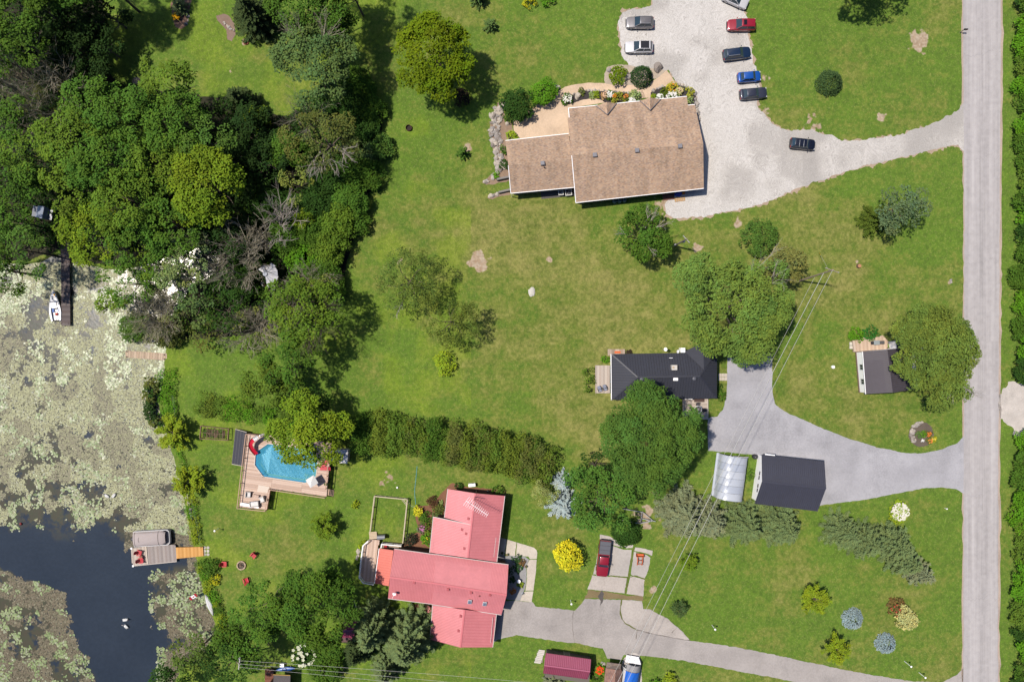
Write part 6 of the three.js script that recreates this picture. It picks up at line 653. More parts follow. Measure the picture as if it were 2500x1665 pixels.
{ // pickup on the pad, nose toward the lower drive
  const q = P(1474, 1364, 0.9), t = thing('pickup_truck', 'red pickup truck with grey bed cover on the parking pad', 'truck', [q.x, 0.025, q.z], -Math.PI / 2 - 0.11), pm = paint(170, 34, 58), L = 5.85, hw = 0.98, H = 1.85, by = 1.12;
  const sec = [[0.5, 0.7, 0.7], [0.49, 0.86, 0.98], [0.44, 0.95, 1.05], [0.3, 1, 1.1], [0.2, 1, by], [-0.1, 1, by], [-0.12, 1, 1.14], [-0.47, 1, 1.14], [-0.495, 0.97, 1.1], [-0.5, 0.92, 0.5]].map(([u, w, y]) => { const k = hw * w, x = u * L; return [[-k * 0.92, 0.36], [-k, 0.55], [-k, y * 0.78], [-k * 0.96, y * 0.97], [-k * 0.88, y], [0, y + 0.04], [k * 0.88, y], [k * 0.96, y * 0.97], [k, y * 0.78], [k, 0.55], [k * 0.92, 0.36]].map(([z, yy]) => V(x, yy, z)); }); part(t, 'body', skin(sec, true), pm);
  const rr = (x, w, y) => [[-w, y - 0.06], [-w * 0.88, y], [0, y + 0.04], [w * 0.88, y], [w, y - 0.06]].map(([z, yy]) => V(x, yy, z)); part(t, 'roof', skin([rr(0.72, 0.68, H - 0.06), rr(0.5, 0.72, H), rr(-0.3, 0.72, H), rr(-0.52, 0.68, H - 0.06)]), pm);
  const quad = (a, b, c, d) => { const g = new THREE.BufferGeometry(); g.setAttribute('position', new THREE.BufferAttribute(new Float32Array([a, b, c, a, c, d].flatMap((p) => p.toArray())), 3)); g.computeVertexNormals(); return g; }; part(t, 'windscreen', quad(V(1.3, by + 0.03, -0.84), V(1.3, by + 0.03, 0.84), V(0.72, H - 0.07, 0.68), V(0.72, H - 0.07, -0.68)), glassM); part(t, 'rear_window', quad(V(-0.52, H - 0.07, -0.68), V(-0.52, H - 0.07, 0.68), V(-0.62, by + 0.05, 0.82), V(-0.62, by + 0.05, -0.82)), glassM);
  for (const s of [-1, 1]) { part(t, 'side_window', quad(V(1.2, by + 0.02, s * 0.85), V(0.3, by + 0.02, s * 0.85), V(0.3, H - 0.08, s * 0.71), V(0.68, H - 0.08, s * 0.71)), glassM); part(t, 'side_window', quad(V(0.22, by + 0.02, s * 0.85), V(-0.58, by + 0.02, s * 0.84), V(-0.5, H - 0.08, s * 0.7), V(0.22, H - 0.08, s * 0.71)), glassM); part(t, 'pillar', [bar(V(1.3, by, s * 0.85), V(0.72, H - 0.06, s * 0.69), 0.07), bar(V(0.26, by, s * 0.86), V(0.26, H - 0.06, s * 0.72), 0.08), bar(V(-0.62, by, s * 0.85), V(-0.52, H - 0.06, s * 0.7), 0.1)], pm); part(t, 'mirror', rbx(1.0, by + 0.1, s * 1.13, 0.14, 0.2, 0.26, 0.04), trimM); part(t, 'headlight', rbx(L * 0.47, 0.88, s * 0.7, 0.2, 0.18, 0.36, 0.04), lampM); part(t, 'taillight', rbx(-L * 0.49, 0.95, s * 0.86, 0.1, 0.34, 0.16, 0.03), tailM); part(t, 'bed_rail', bx(-1.85, 1.19, s * 0.88, 2.15, 0.06, 0.12), trimM);
    for (const x of [1.85, -1.75]) { const w = new THREE.Group(); w.name = 'wheel'; w.position.set(x, 0.39, s * 0.88); t.add(w); part(w, 'tyre', new THREE.TorusGeometry(0.28, 0.12, 8, 18), tyreM); part(w, 'rim', new THREE.CylinderGeometry(0.22, 0.22, 0.2, 14).rotateX(Math.PI / 2), rimM); } }
  for (let k = 0; k < 3; k++) part(t, 'bed_cover_panel', rbx(-1.12 - k * 0.71, 1.23, 0, 0.69, 0.06, 1.72, 0.02), M(104, 106, 116, 0.7)); part(t, 'bumper', [rbx(L * 0.5, 0.55, 0, 0.14, 0.26, 1.7, 0.05), rbx(-L * 0.505, 0.6, 0, 0.16, 0.2, 1.6, 0.05)], trimM); part(t, 'tailgate', bx(-L * 0.5, 0.85, 0, 0.06, 0.5, 1.5), pm);
}
{ const q = P(1563, 1367, 0.4), t = thing('loader_attachment', 'orange front loader bucket and arms on the parking pad', 'tractor bucket', [q.x, 0.02, q.z], -0.05), o = M(236, 120, 66, 0.6), od = M(206, 96, 50, 0.7);
  part(t, 'bucket', skin([-0.62, 0.62].map((x) => [[-0.95, 0.3], [-0.98, 0.08], [-0.75, 0.02], [-0.5, 0.06], [-0.42, 0.3], [-0.48, 0.55], [-0.6, 0.62]].map(([z, y]) => V(x, y, z)))), o); for (const x of [-0.62, 0.62]) part(t, 'bucket_side', new THREE.ExtrudeGeometry(new THREE.Shape([[-0.95, 0.3], [-0.98, 0.08], [-0.75, 0.02], [-0.5, 0.06], [-0.42, 0.3], [-0.48, 0.55], [-0.6, 0.62]].map(([z, y]) => new THREE.Vector2(z, y))), { depth: 0.03, bevelEnabled: false }).rotateY(-Math.PI / 2).translate(x, 0, 0), od); for (const x of [-0.42, 0.42]) { part(t, 'arm', bar(V(x, 0.32, -0.42), V(x, 0.5, 0.35), 0.1, 0.13), o); part(t, 'arm', bar(V(x, 0.5, 0.33), V(x * 0.9, 0.1, 0.95), 0.1, 0.13), o); part(t, 'upright', bar(V(x * 0.85, 0, 0.75), V(x * 0.85, 0.65, 0.7), 0.1), od); part(t, 'ram', rod(V(x * 0.75, 0.45, -0.3), V(x * 0.75, 0.5, 0.5), 0.035), trimM); } part(t, 'cross_tube', rod(V(-0.45, 0.45, 0.1), V(0.45, 0.45, 0.1), 0.05), o); part(t, 'cross_tube', rod(V(-0.4, 0.3, 0.72), V(0.4, 0.3, 0.72), 0.05), o); }
{ const t = thing('boat_trailer', 'bare galvanised boat trailer frame sticking out from under the lush tree', 'trailer'), y = 0.55, q = (x, z) => P(x, z, y).setY(y); const m = M(206, 208, 212, 0.4, { metalness: 0.4 }); part(t, 'side_beam', bar(q(1520, 1242), q(1570, 1251), 0.1, 0.12), m); part(t, 'side_beam', bar(q(1520, 1270), q(1560, 1278), 0.1, 0.12), m); part(t, 'side_beam', bar(q(1570, 1251), q(1594, 1271), 0.1, 0.12), m); part(t, 'side_beam', bar(q(1560, 1278), q(1594, 1272), 0.1, 0.12), m); part(t, 'cross_beam', bar(q(1568, 1251), q(1564, 1278), 0.08, 0.1), m); part(t, 'tongue', bar(q(1566, 1266), q(1601, 1273), 0.12, 0.12), m); { const p = q(1592, 1272); part(t, 'jack', cyl(p.x, 0, p.z, 0.05, 0.05, 0.85, 8), m); part(t, 'winch', rbx(p.x - 0.5, y + 0.2, p.z - 0.05, 0.3, 0.3, 0.25, 0.03), m); } for (const [x, z] of [[1530, 1240], [1530, 1276]]) { const p = P(x, z, 0.3); const w = part(t, 'wheel', new THREE.TorusGeometry(0.22, 0.09, 8, 16), tyreM); w.position.set(p.x, 0.31, p.z); w.rotation.y = -0.15; part(w, 'rim', new THREE.CylinderGeometry(0.15, 0.15, 0.14, 12).rotateX(1.5708), rimM); } }
// ---------------------------------------------------------------- poles and wires
{ const wood = M(176, 160, 140, 0.9), wireM = M(226, 226, 222, 0.5); const base = P(1953.6, 685.7), top = P(2035, 659, 11.4);
  const a = thing('utility_pole', 'tall wooden utility pole beside the large spreading maple', 'pole', [base.x, 0, base.z]), d = top.clone().sub(base); part(a, 'shaft', rod(V(0, -0.3, 0), d, 0.17, 0.11, 10), wood); const c1 = d.clone().multiplyScalar(0.97); part(a, 'crossarm', bar(c1.clone().add(V(-1.0, 0, -0.35)), c1.clone().add(V(1.0, 0, 0.35)), 0.1, 0.12), wood); for (const u of [-0.9, 0, 0.9]) part(a, 'insulator', cyl(c1.x + u, c1.y + 0.06, c1.z + u * 0.35, 0.05, 0.07, 0.2, 8), M(220, 222, 226, 0.3)); part(a, 'guy_wire', rod(V(3.2, 0, -4.6), d.clone().multiplyScalar(0.9), 0.02, 0.02, 4), wireM); part(a, 'guy_guard', rod(V(3.2, 0.02, -4.6), V(3.2, 0, -4.6).lerp(d.clone().multiplyScalar(0.9), 0.14), 0.04, 0.04, 5), M(236, 206, 60, 0.6));
  const b2 = P(1647, 600), t2 = P(1677, 583.5, 7.6), b = thing('utility_pole', 'short wooden utility pole with transformer arm near the gravel lot', 'pole', [b2.x, 0, b2.z]), e = t2.clone().sub(b2); part(b, 'shaft', rod(V(0, -0.3, 0), e, 0.16, 0.11, 10), M(150, 140, 130, 0.9)); part(b, 'crossarm', bar(e.clone().add(V(-0.5, -0.2, -0.55)), e.clone().add(V(0.5, -0.2, 0.55)), 0.1, 0.1), M(196, 192, 186, 0.8)); part(b, 'transformer', cyl(e.x * 0.6 + 0.25, 4.6, e.z * 0.6, 0.2, 0.2, 0.6, 12), M(176, 178, 182, 0.5)); part(b, 'meter_box', rbx(-0.2, 1.3, 0, 0.22, 0.4, 0.3, 0.03), M(206, 206, 206, 0.5)); for (const u of [-0.45, 0.45]) part(b, 'insulator', cyl(e.x + u, e.y - 0.15, e.z + u * 1.1, 0.04, 0.06, 0.18, 8), M(220, 222, 226, 0.3));
  const b3 = P(566, 1604), t3 = P(582, 1621, 9), c = thing('utility_pole', 'utility pole with pale crossarm among the trees by the pond', 'pole', [b3.x, 0, b3.z]), f = t3.clone().sub(b3); part(c, 'shaft', rod(V(0, -0.3, 0), f.setY(9), 0.17, 0.11, 10), wood); part(c, 'crossarm', bar(f.clone().add(V(0.1, -0.2, -0.9)), f.clone().add(V(-0.1, -0.2, 0.9)), 0.12, 0.12), M(206, 204, 200, 0.7)); for (const u of [-0.8, 0, 0.8]) part(c, 'insulator', cyl(f.x, f.y - 0.12, f.z + u, 0.05, 0.07, 0.2, 8), M(220, 222, 226, 0.3)); part(c, 'brace', bar(f.clone().add(V(0, -0.9, 0)), f.clone().add(V(0, -0.25, 0.7)), 0.04), M(206, 204, 200, 0.7));
  const sag = (p, q, s) => [0, 0.25, 0.5, 0.75, 1].map((u) => p.clone().lerp(q, u).add(V(0, -s * 4 * u * (1 - u), 0)));
  [[[2034, 659, 11.5], [1480, 1770, 10.6], 'thin overhead wire from the top of the tall pole'], [[2012, 666.5, 11.1], [1462, 1760, 10.4], 'thickest overhead cable from the tall pole'], [[1990, 677, 10.6], [1448, 1750, 10], 'faint overhead wire lowest on the tall pole']].forEach(([p, q, l], i) => single('overhead_wire', tube(sag(U(p), U(q), 0.5), [0.026, 0.034, 0.018][i], 4, 20), wireM, l, 'wire', 'wires across the drives'));
  [[[582, 1613, 8.95], [1400, 1676, 9.2]], [[582, 1621, 8.95], [1400, 1697, 9.2]], [[582, 1629, 8.95], [1400, 1716, 9.2]]].forEach(([p, q]) => single('overhead_wire', tube(sag(U(p), U(q), 0.4), 0.017, 4, 20), wireM, 'overhead wire from the pole among the pond side trees', 'wire', 'wires from the pond side pole'));
}
// ---------------------------------------------------------------- docks and boats
{ const WY = -0.3; const quad = (a) => a.map(([x, y]) => P(x, y, 0.2));
  const piles = (t, list, m) => list.forEach(([x, y]) => { const p = P(x, y, 0); part(t, 'pile', cyl(p.x, -1.2, p.z, 0.09, 0.09, 1.5, 8), m); });
  const a = thing('plank_dock', 'long dark plank dock with the little sailboat moored beside it', 'dock'), qa = quad([[147, 560], [168, 560], [170, 796], [148, 796]]); boards(a, qa, V(1, 0, 0), 0.2, dockDark, 0.19, 0.014); part(a, 'stringer', [bar(qa[0].clone().setY(0.1).add(V(0.15, 0, 0)), qa[3].clone().setY(0.1).add(V(0.15, 0, 0)), 0.1, 0.16), bar(qa[1].clone().setY(0.1).add(V(-0.15, 0, 0)), qa[2].clone().setY(0.1).add(V(-0.15, 0, 0)), 0.1, 0.16)], M(90, 82, 80, 0.9)); piles(a, [[150, 640], [167, 640], [150, 715], [168, 715], [150, 790], [168, 790]], dockDark[1]);
  const b = thing('plank_dock', 'pale plank dock low among the lily pads below the bare thicket', 'dock'), qb = quad([[304, 856], [404, 863], [403, 880], [304, 873]]); boards(b, qb, V(0.06, 0, 1), 0.0, paleWood, 0.2, 0.06); part(b, 'stringer', [bar(qb[0].clone().setY(-0.1).add(V(0, 0, 0.2)), qb[1].clone().setY(-0.1).add(V(0, 0, 0.2)), 0.1, 0.14), bar(qb[3].clone().setY(-0.1).add(V(0, 0, -0.2)), qb[2].clone().setY(-0.1).add(V(0, 0, -0.2)), 0.1, 0.14)], woodGrey); piles(b, [[308, 858], [308, 871], [400, 866], [400, 877]], woodGrey);
  const c = thing('boat_dock', 'square grey plank platform with red chairs at the end of the gangway', 'dock'), q1 = quad([[318.5, 1339], [355.5, 1334], [359.5, 1377], [322.5, 1382]]), q2 = quad([[357, 1334], [426, 1329.5], [430.5, 1371], [361, 1377]]); boards(c, q1, V(0.06, 0, 1), 0.22, deckGrey, 0.15, 0.012); boards(c, q2, V(0.08, 0, 1), 0.2, dockGrey, 0.15, 0.016); part(c, 'float', [slab(q1.map((p) => p.clone().lerp(centre(q1), 0.04)), -0.6, 0.17), slab(q2.map((p) => p.clone().lerp(centre(q2), 0.03)), -0.6, 0.15)], M(110, 104, 100, 0.9)); for (const p of [q1[0], q1[3]]) part(c, 'corner_cap', rbx(p.x + 0.1, 0.24, p.z, 0.3, 0.12, 0.3, 0.04), white); part(c, 'edge_board', bar(q1[3].clone().setY(0.2), q2[2].clone().setY(0.2), 0.1, 0.1), M(226, 216, 206, 0.9)); part(c, 'edge_board', bar(q1[1].clone().setY(0.23), q1[2].clone().setY(0.23), 0.16, 0.08), M(236, 222, 206, 0.9));
  const g = thing('gangway', 'new orange timber gangway from the shore to the boat dock', 'gangway'), qg = quad([[428, 1336.5], [494, 1335], [496, 1357.5], [430, 1364]]); boards(g, qg, V(0.05, 0, 1), 0.24, orangeWood, 0.145, 0.008); part(g, 'stringer', [bar(qg[0].clone().setY(0.14).add(V(0, 0, 0.15)), qg[1].clone().setY(0.14).add(V(0, 0, 0.15)), 0.08, 0.16), bar(qg[3].clone().setY(0.14).add(V(0, 0, -0.15)), qg[2].clone().setY(0.14).add(V(0, 0, -0.15)), 0.08, 0.16)], orangeWood[1]);
  // pontoon boat under its cover
  const pc = P(368, 1315, 0.8), pb = thing('pontoon_boat', 'pontoon boat under a beige fitted cover beside the grey platform', 'boat', [pc.x, WY, pc.z], 0.06), Lh = 2.95, cover = M(196, 184, 182, 0.85), hull = M(238, 238, 240, 0.4); for (const z of [-0.95, 0.95]) { part(pb, 'pontoon', skin([[-Lh, 0.24], [-Lh + 0.05, 0.3], [Lh - 0.8, 0.3], [Lh - 0.3, 0.2], [Lh, 0.04]].map(([x, r]) => Array.from({ length: 13 }, (_, k) => V(x, 0.15 + (0.3 - r) * 0.8 + Math.sin(k / 12 * 6.283) * r, z + Math.cos(k / 12 * 6.283) * r)))), galv); }
  const dsh = new THREE.Shape(); dsh.moveTo(-Lh, -1.25); dsh.lineTo(Lh - 0.5, -1.25); dsh.quadraticCurveTo(Lh, -1.2, Lh, -0.7); dsh.lineTo(Lh, 0.7); dsh.quadraticCurveTo(Lh, 1.2, Lh - 0.5, 1.25); dsh.lineTo(-Lh, 1.25); dsh.closePath(); part(pb, 'deck', new THREE.ExtrudeGeometry(dsh, { depth: 0.1, bevelEnabled: false }).rotateX(-Math.PI / 2).translate(0, 0.5, 0), M(170, 168, 172, 0.7)); { const pts = dsh.getSpacedPoints(60).map((p) => V(p.x * 0.985, 1.0, -p.y * 0.97)); part(pb, 'rail', tube(pts, 0.06, 6, 80), hull); part(pb, 'side_panel', skin([pts.map((p) => V(p.x, 0.62, p.z)), pts.map((p) => V(p.x, 0.98, p.z))]), hull); }
  { const rows = []; for (let i = 0; i <= 20; i++) { const u = i / 20, x = lerp(-2.85, 2.35, u), end = Math.pow(Math.sin(Math.PI * clamp(u * 0.94 + 0.03)), 0.28), row = []; for (let k = 0; k <= 16; k++) { const v = k / 16 * 2 - 1, y = 1.02 + 0.62 * end * Math.pow(Math.max(0, 1 - v * v), 0.4) + 0.03 * vn(i * 0.6, k * 0.6); row.push(V(x - (1 - Math.abs(v)) * (u < 0.03 ? 0.05 : 0), y, v * 1.17 * (u > 0.9 ? lerp(1, 0.75, (u - 0.9) * 10) : 1))); } rows.push(row); } part(pb, 'cover', skin(rows), cover); const seamAt = (i, w) => part(pb, 'cover_seam', tube(rows[i].map((p) => p.clone().add(V(0, 0.02, 0))), w, 4, 30), M(96, 92, 96, 0.9)); seamAt(1, 0.03); seamAt(16, 0.03); part(pb, 'cover_seam', tube([rows[8][0], rows[4][6], rows[4][10], rows[7][16]].map((p) => p.clone().add(V(0, 0.03, 0))), 0.02, 4, 24), M(130, 124, 124, 0.9)); }
  part(pb, 'engine', [rbx(-3.25, 0.65, 0, 0.5, 0.5, 0.4, 0.1), rbx(-3.4, 0.1, 0, 0.16, 0.9, 0.2, 0.04)], M(44, 48, 60, 0.4)); part(pb, 'swim_step', [bx(-3.12, 0.5, 0.8, 0.3, 0.06, 0.7), bx(-3.1, 0.5, -0.75, 0.3, 0.06, 0.6)], hull);
  // little sailboat
  const sc = P(132, 747, 0.3), s = thing('sailboat', 'small white sailing dinghy with its mast lowered beside the dark dock', 'boat', [sc.x, WY, sc.z], 0.09); const hl = [], inn = []; for (let i = 0; i <= 14; i++) { const u = i / 14, z = lerp(-2.55, 2.45, u), w = 0.98 * Math.pow(Math.sin(Math.PI * clamp(u * 0.62)), 0.75) * (u > 0.7 ? 1 - 0.18 * (u - 0.7) / 0.3 : 1) + 0.02; hl.push([[-w, 0.62], [-w * 1.02, 0.5], [-w * 0.85, 0.1], [-w * 0.3, -0.1], [w * 0.3, -0.1], [w * 0.85, 0.1], [w * 1.02, 0.5], [w, 0.62]].map(([x, y]) => V(x, y + (1 - u) * 0.12, z))); inn.push([[-w * 0.98, 0.63], [-w * 0.4, 0.66], [0, 0.67], [w * 0.4, 0.66], [w * 0.98, 0.63]].map(([x, y]) => V(x, y + (1 - u) * 0.12, z))); } part(s, 'hull', skin(hl, true), hull); part(s, 'deck', skin(inn.slice(0, 9)), M(226, 228, 234, 0.4)); part(s, 'cockpit_floor', slab([V(-0.7, 0, 0.55), V(0.7, 0, 0.55), V(0.66, 0, 2.3), V(-0.66, 0, 2.3)], 0.3, 0.34), white); for (const x of [-1, 1]) part(s, 'side_deck', skin(inn.slice(8).map((r) => (x < 0 ? [r[0], r[1].clone().lerp(r[0], 0.45)] : [r[4], r[3].clone().lerp(r[4], 0.45)]))), white); part(s, 'hatch', [bx(-0.05, 0.78, -1.35, 0.5, 0.03, 0.12), bx(0.42, 0.75, -0.4, 0.1, 0.04, 0.8, -0.2)], M(56, 60, 68, 0.4)); for (const x of [-0.42, 0.55]) part(s, 'cushion', rbx(x, 0.45, 0.7, 0.36, 0.16, 0.6, 0.05), M(104, 134, 206, 0.8)); part(s, 'bag', rbx(0.1, 0.5, 1.35, 0.42, 0.26, 0.34, 0.08, 0.4), M(226, 76, 50, 0.8)); part(s, 'tiller', bar(V(0.05, 0.62, 0.8), V(0.08, 0.62, 2.3), 0.05), M(150, 110, 90, 0.7)); part(s, 'boom', rod(V(-0.3, 0.85, 0.35), V(0.55, 0.85, 0.42), 0.05), white); part(s, 'mast', rod(V(0.1, 0.9, -0.72), V(-2.7, 1.5, -0.72), 0.04, 0.03), M(150, 150, 150, 0.4)); part(s, 'bow_patch', bx(0.2, 0.79, -1.8, 0.24, 0.02, 0.36), M(230, 170, 50, 0.7)); part(s, 'pulpit', tube([V(-0.05, 0.75, -2.45), V(-0.35, 0.95, -2.5), V(-0.4, 0.95, -2.1), V(-0.35, 0.75, -1.9)], 0.02, 5, 14), galv);
  // canoe bottom up on the bank
  const cc = P(510, 1477, 0.4), cn = thing('canoe', 'white canoe lying bottom up on the bank plants', 'canoe', [cc.x, 0.22, cc.z], 0.36), cs = []; for (let i = 0; i <= 12; i++) { const u = i / 12, z = lerp(-1.85, 1.85, u), w = 0.42 * Math.pow(Math.sin(Math.PI * clamp(u, 0.02, 0.98)), 0.7), h = 0.38 - 0.06 * Math.abs(u - 0.5); cs.push([[-w, 0.02], [-w * 1.02, h * 0.4], [-w * 0.75, h * 0.85], [0, h], [w * 0.75, h * 0.85], [w * 1.02, h * 0.4], [w, 0.02]].map(([x, y]) => V(x, y, z))); } part(cn, 'hull', skin(cs), hull); part(cn, 'gunwale', [tube(cs.map((r) => r[0]), 0.025, 5, 24), tube(cs.map((r) => r[6]), 0.025, 5, 24)], M(206, 206, 206, 0.5)); part(cn, 'keel', tube(cs.map((r) => r[3].clone().add(V(0, 0.01, 0))), 0.02, 5, 24), offWhite);
  const kq = P(696, 1634, 0.5), ky = thing('kayak', 'blue kayak on a rack beside the low cabin', 'kayak', [kq.x, 0.3, kq.z], 0.1), ks = []; for (let i = 0; i <= 12; i++) { const u = i / 12, x = lerp(-1.6, 1.6, u), w = 0.36 * Math.pow(Math.sin(Math.PI * clamp(u, 0.02, 0.98)), 0.75); ks.push([[-w, 0.18], [-w * 0.8, 0.02], [0, -0.04], [w * 0.8, 0.02], [w, 0.18], [w * 0.6, 0.3], [0, 0.34], [-w * 0.6, 0.3], [-w, 0.18]].map(([z, y]) => V(x, y, z))); } part(ky, 'hull', skin(ks), M(60, 110, 196, 0.35)); part(ky, 'cockpit', new THREE.TorusGeometry(0.22, 0.03, 6, 18).rotateX(1.5708).scale(1.6, 1, 1).translate(-0.1, 0.34, 0), black); for (const x of [-0.8, 0.8]) part(ky, 'rack', bx(x, -0.17, 0, 0.08, 0.26, 0.7), woodGrey);
  const bqx = P(688, 1627, 0.5), bn = thing('storage_bin', 'pale storage bin standing behind the blue kayak', 'bin', [bqx.x, 0, bqx.z - 0.2]); part(bn, 'box', rbx(0, 0.3, 0, 0.6, 0.6, 0.5, 0.05), M(196, 206, 220, 0.6)); part(bn, 'lid', rbx(0, 0.63, 0, 0.66, 0.06, 0.56, 0.02), white);
}
// ---------------------------------------------------------------- chairs, fire pit, stepping stones, swans
const chairRed = M(226, 66, 78, 0.6), chairRed2 = M(206, 54, 66, 0.6);
function lawnChair(label, px, py, y, heading, group) { const q = P(px, py, y + 0.5), t = thing('garden_chair', label, 'chair', [q.x, y, q.z], heading, group);   // faces +z
  for (let k = 0; k < 5; k++) part(t, 'seat_slat', bx(0, 0.36 - k * 0.035, 0.3 - k * 0.125, 0.56, 0.03, 0.115, 0, -0.28), k % 2 ? chairRed : chairRed2); for (let k = 0; k < 5; k++) part(t, 'back_slat', bx(-0.24 + k * 0.12, 0.62 + 0.02 * (2 - Math.abs(k - 2)), -0.42, 0.11, 0.8 + 0.05 * (2 - Math.abs(k - 2)), 0.03, 0, -0.38), k % 2 ? chairRed2 : chairRed); for (const s of [-1, 1]) { part(t, 'armrest', rbx(s * 0.37, 0.56, 0.02, 0.15, 0.035, 0.75, 0.015), chairRed); part(t, 'leg', bx(s * 0.33, 0.28, 0.33, 0.05, 0.56, 0.1), chairRed2); part(t, 'leg', bar(V(s * 0.31, 0.34, 0.34), V(s * 0.31, 0.02, -0.6), 0.05, 0.1), chairRed2); part(t, 'arm_post', bx(s * 0.37, 0.3, -0.3, 0.05, 0.54, 0.08), chairRed2); } }
lawnChair('red garden chair on the platform, the one beside the covered boat', 338, 1351, 0.24, -0.25 + Math.PI / 2, 'red garden chairs'); lawnChair('red garden chair on the platform, the one at the open water edge', 342, 1369, 0.24, Math.PI / 2 + 0.15, 'red garden chairs');
lawnChair('red garden chair between the gangway and the fire pit', 546, 1378, 0, Math.PI / 2, 'red garden chairs'); lawnChair('red garden chair behind the fire pit toward the pool', 617, 1357, 0, -0.7, 'red garden chairs'); lawnChair('red garden chair by the fire pit toward the big tree', 599, 1418, 0, Math.PI + 0.3, 'red garden chairs');
{ const q = P(344, 1360, 0.5), t = thing('side_table', 'small wooden table between the two chairs on the platform', 'table', [q.x, 0.24, q.z], 0.1); for (let k = 0; k < 4; k++) part(t, 'top_slat', bx(-0.18 + k * 0.12, 0.45, 0, 0.11, 0.03, 0.45), M(166, 120, 84, 0.8)); for (const x of [-0.18, 0.18]) for (const z of [-0.18, 0.18]) part(t, 'leg', bx(x, 0.22, z, 0.05, 0.44, 0.05), M(150, 106, 74, 0.8)); }
{ const q = P(589, 1380), t = thing('fire_pit', 'round stone ring fire pit with ash and charred logs', 'fire pit', [q.x, 0, q.z]), sm = [M(206, 180, 150, 0.9), M(190, 164, 138, 0.9), M(216, 194, 168, 0.9)]; for (let k = 0; k < 18; k++) { const a = k / 18 * 6.283, b = part(t, 'stone', rbx(0, 0.12, 0, 0.2, 0.26, 0.24, 0.03), sm[k % 3]); b.position.set(Math.cos(a) * 0.66, 0, Math.sin(a) * 0.66); b.rotation.y = -a; } part(t, 'ash', cyl(0, 0, 0, 0.56, 0.56, 0.05, 20), M(110, 100, 92, 1)); const r = rng(3); for (let k = 0; k < 7; k++) { const a = r() * 6.283; part(t, 'log', rod(V(Math.cos(a) * 0.4, 0.08, Math.sin(a) * 0.4), V(-Math.cos(a + 0.5) * 0.25, 0.18, -Math.sin(a + 0.5) * 0.25), 0.05, 0.045, 6), k % 2 ? M(60, 54, 50, 1) : M(150, 126, 100, 1)); } }
{ const t = thing('stepping_stones', 'six flat stepping stones where the gangway meets the grass', 'stepping stones'), r = rng(8); for (let i = 0; i < 2; i++) for (let j = 0; j < 3; j++) { const q = P(498.5 + i * 8.5, 1337 + j * 8.3), g = new THREE.CylinderGeometry(0.27, 0.29, 0.08, 8).rotateY(r()); const s = part(t, 'stone', g, j % 2 ? M(226, 220, 204, 0.9) : M(206, 200, 188, 0.9)); s.position.set(q.x, 0.03, q.z); s.scale.set(0.85 + 0.25 * r(), 1, 0.85 + 0.2 * r()); } }
function varTube(pts, radii, n = 10) { const c = new THREE.CatmullRomCurve3(pts), N = 26, sec = []; for (let i = 0; i <= N; i++) { const u = i / N, p = c.getPoint(u), d = c.getTangent(u), s = V(0, 0, 1).cross(d).normalize(), w = d.clone().cross(s), x = u * (radii.length - 1), k = Math.min(radii.length - 2, Math.floor(x)), r = lerp(radii[k], radii[k + 1], sstep(0, 1, x - k)); sec.push(Array.from({ length: n + 1 }, (_, j) => p.clone().addScaledVector(s, Math.cos(j / n * 6.283) * r).addScaledVector(w, Math.sin(j / n * 6.283) * r * 1.05))); } return skin(sec); }
for (const [x, y, h, l] of [[258, 1211, 2.5, 'white swan on the weed facing away from its mate'], [276, 1210, 0.9, 'white swan on the weed with its back to the open water'], [304, 1514, 0.1, 'white swan on open water swimming ahead of the other'], [305, 1530, 2.4, 'white swan on open water turned toward its mate']]) { const q = P(x, y), t = thing('swan', l, 'swan', [q.x, -0.32, q.z], h, 'swans'); part(t, 'body', varTube([V(-0.5, 0.2, 0), V(-0.28, 0.16, 0), V(0.05, 0.15, 0), V(0.3, 0.18, 0), V(0.42, 0.34, 0), V(0.4, 0.52, 0), V(0.46, 0.62, 0), V(0.56, 0.6, 0)], [0.03, 0.15, 0.21, 0.17, 0.08, 0.05, 0.06, 0.03]), M(246, 246, 244, 0.8)); for (const s of [-1, 1]) part(t, 'wing', new THREE.SphereGeometry(0.2, 12, 8).scale(1.9, 0.55, 0.45).translate(-0.08, 0.27, s * 0.13), M(250, 250, 248, 0.8)); part(t, 'beak', new THREE.ConeGeometry(0.03, 0.1, 8).rotateZ(-1.5708).translate(0.63, 0.59, 0), M(226, 120, 40, 0.6)); }
{ const q = P(478, 1446), t = thing('flag', 'red and white flag on a short pole at the pond bank', 'flag', [q.x, -0.3, q.z], 0.55); part(t, 'pole', cyl(-0.62, 0, 0, 0.02, 0.025, 2.3, 6), white); const band = (x0, x1, m, n) => part(t, n, skin([x0, (x0 + x1) / 2, x1].map((x) => [0, 0.25, 0.5, 0.75, 1].map((v) => V(x, 1.9 - v * 0.25 - (x + 0.62) * 0.12, v * 0.58 + 0.05 * Math.sin(x * 9))))), m); const rd = M(206, 40, 60, 0.8); band(-0.6, -0.28, rd, 'red_band'); band(-0.28, 0.3, white, 'white_band'); band(0.3, 0.62, rd, 'red_band'); const lf = new THREE.Shape(); const L = [[0, 0.2], [0.05, 0.1], [0.1, 0.13], [0.08, 0.03], [0.16, 0.06], [0.18, 0.0], [0.08, -0.07], [0.09, -0.1], [0.01, -0.09], [0, -0.18]]; lf.moveTo(0, 0.2); for (const [a, b] of L) lf.lineTo(a, b); for (const [a, b] of L.slice().reverse()) lf.lineTo(-a, b); part(t, 'leaf', new THREE.ShapeGeometry(lf).rotateX(-1.38).translate(0.02, 1.72, 0.31), rd); }
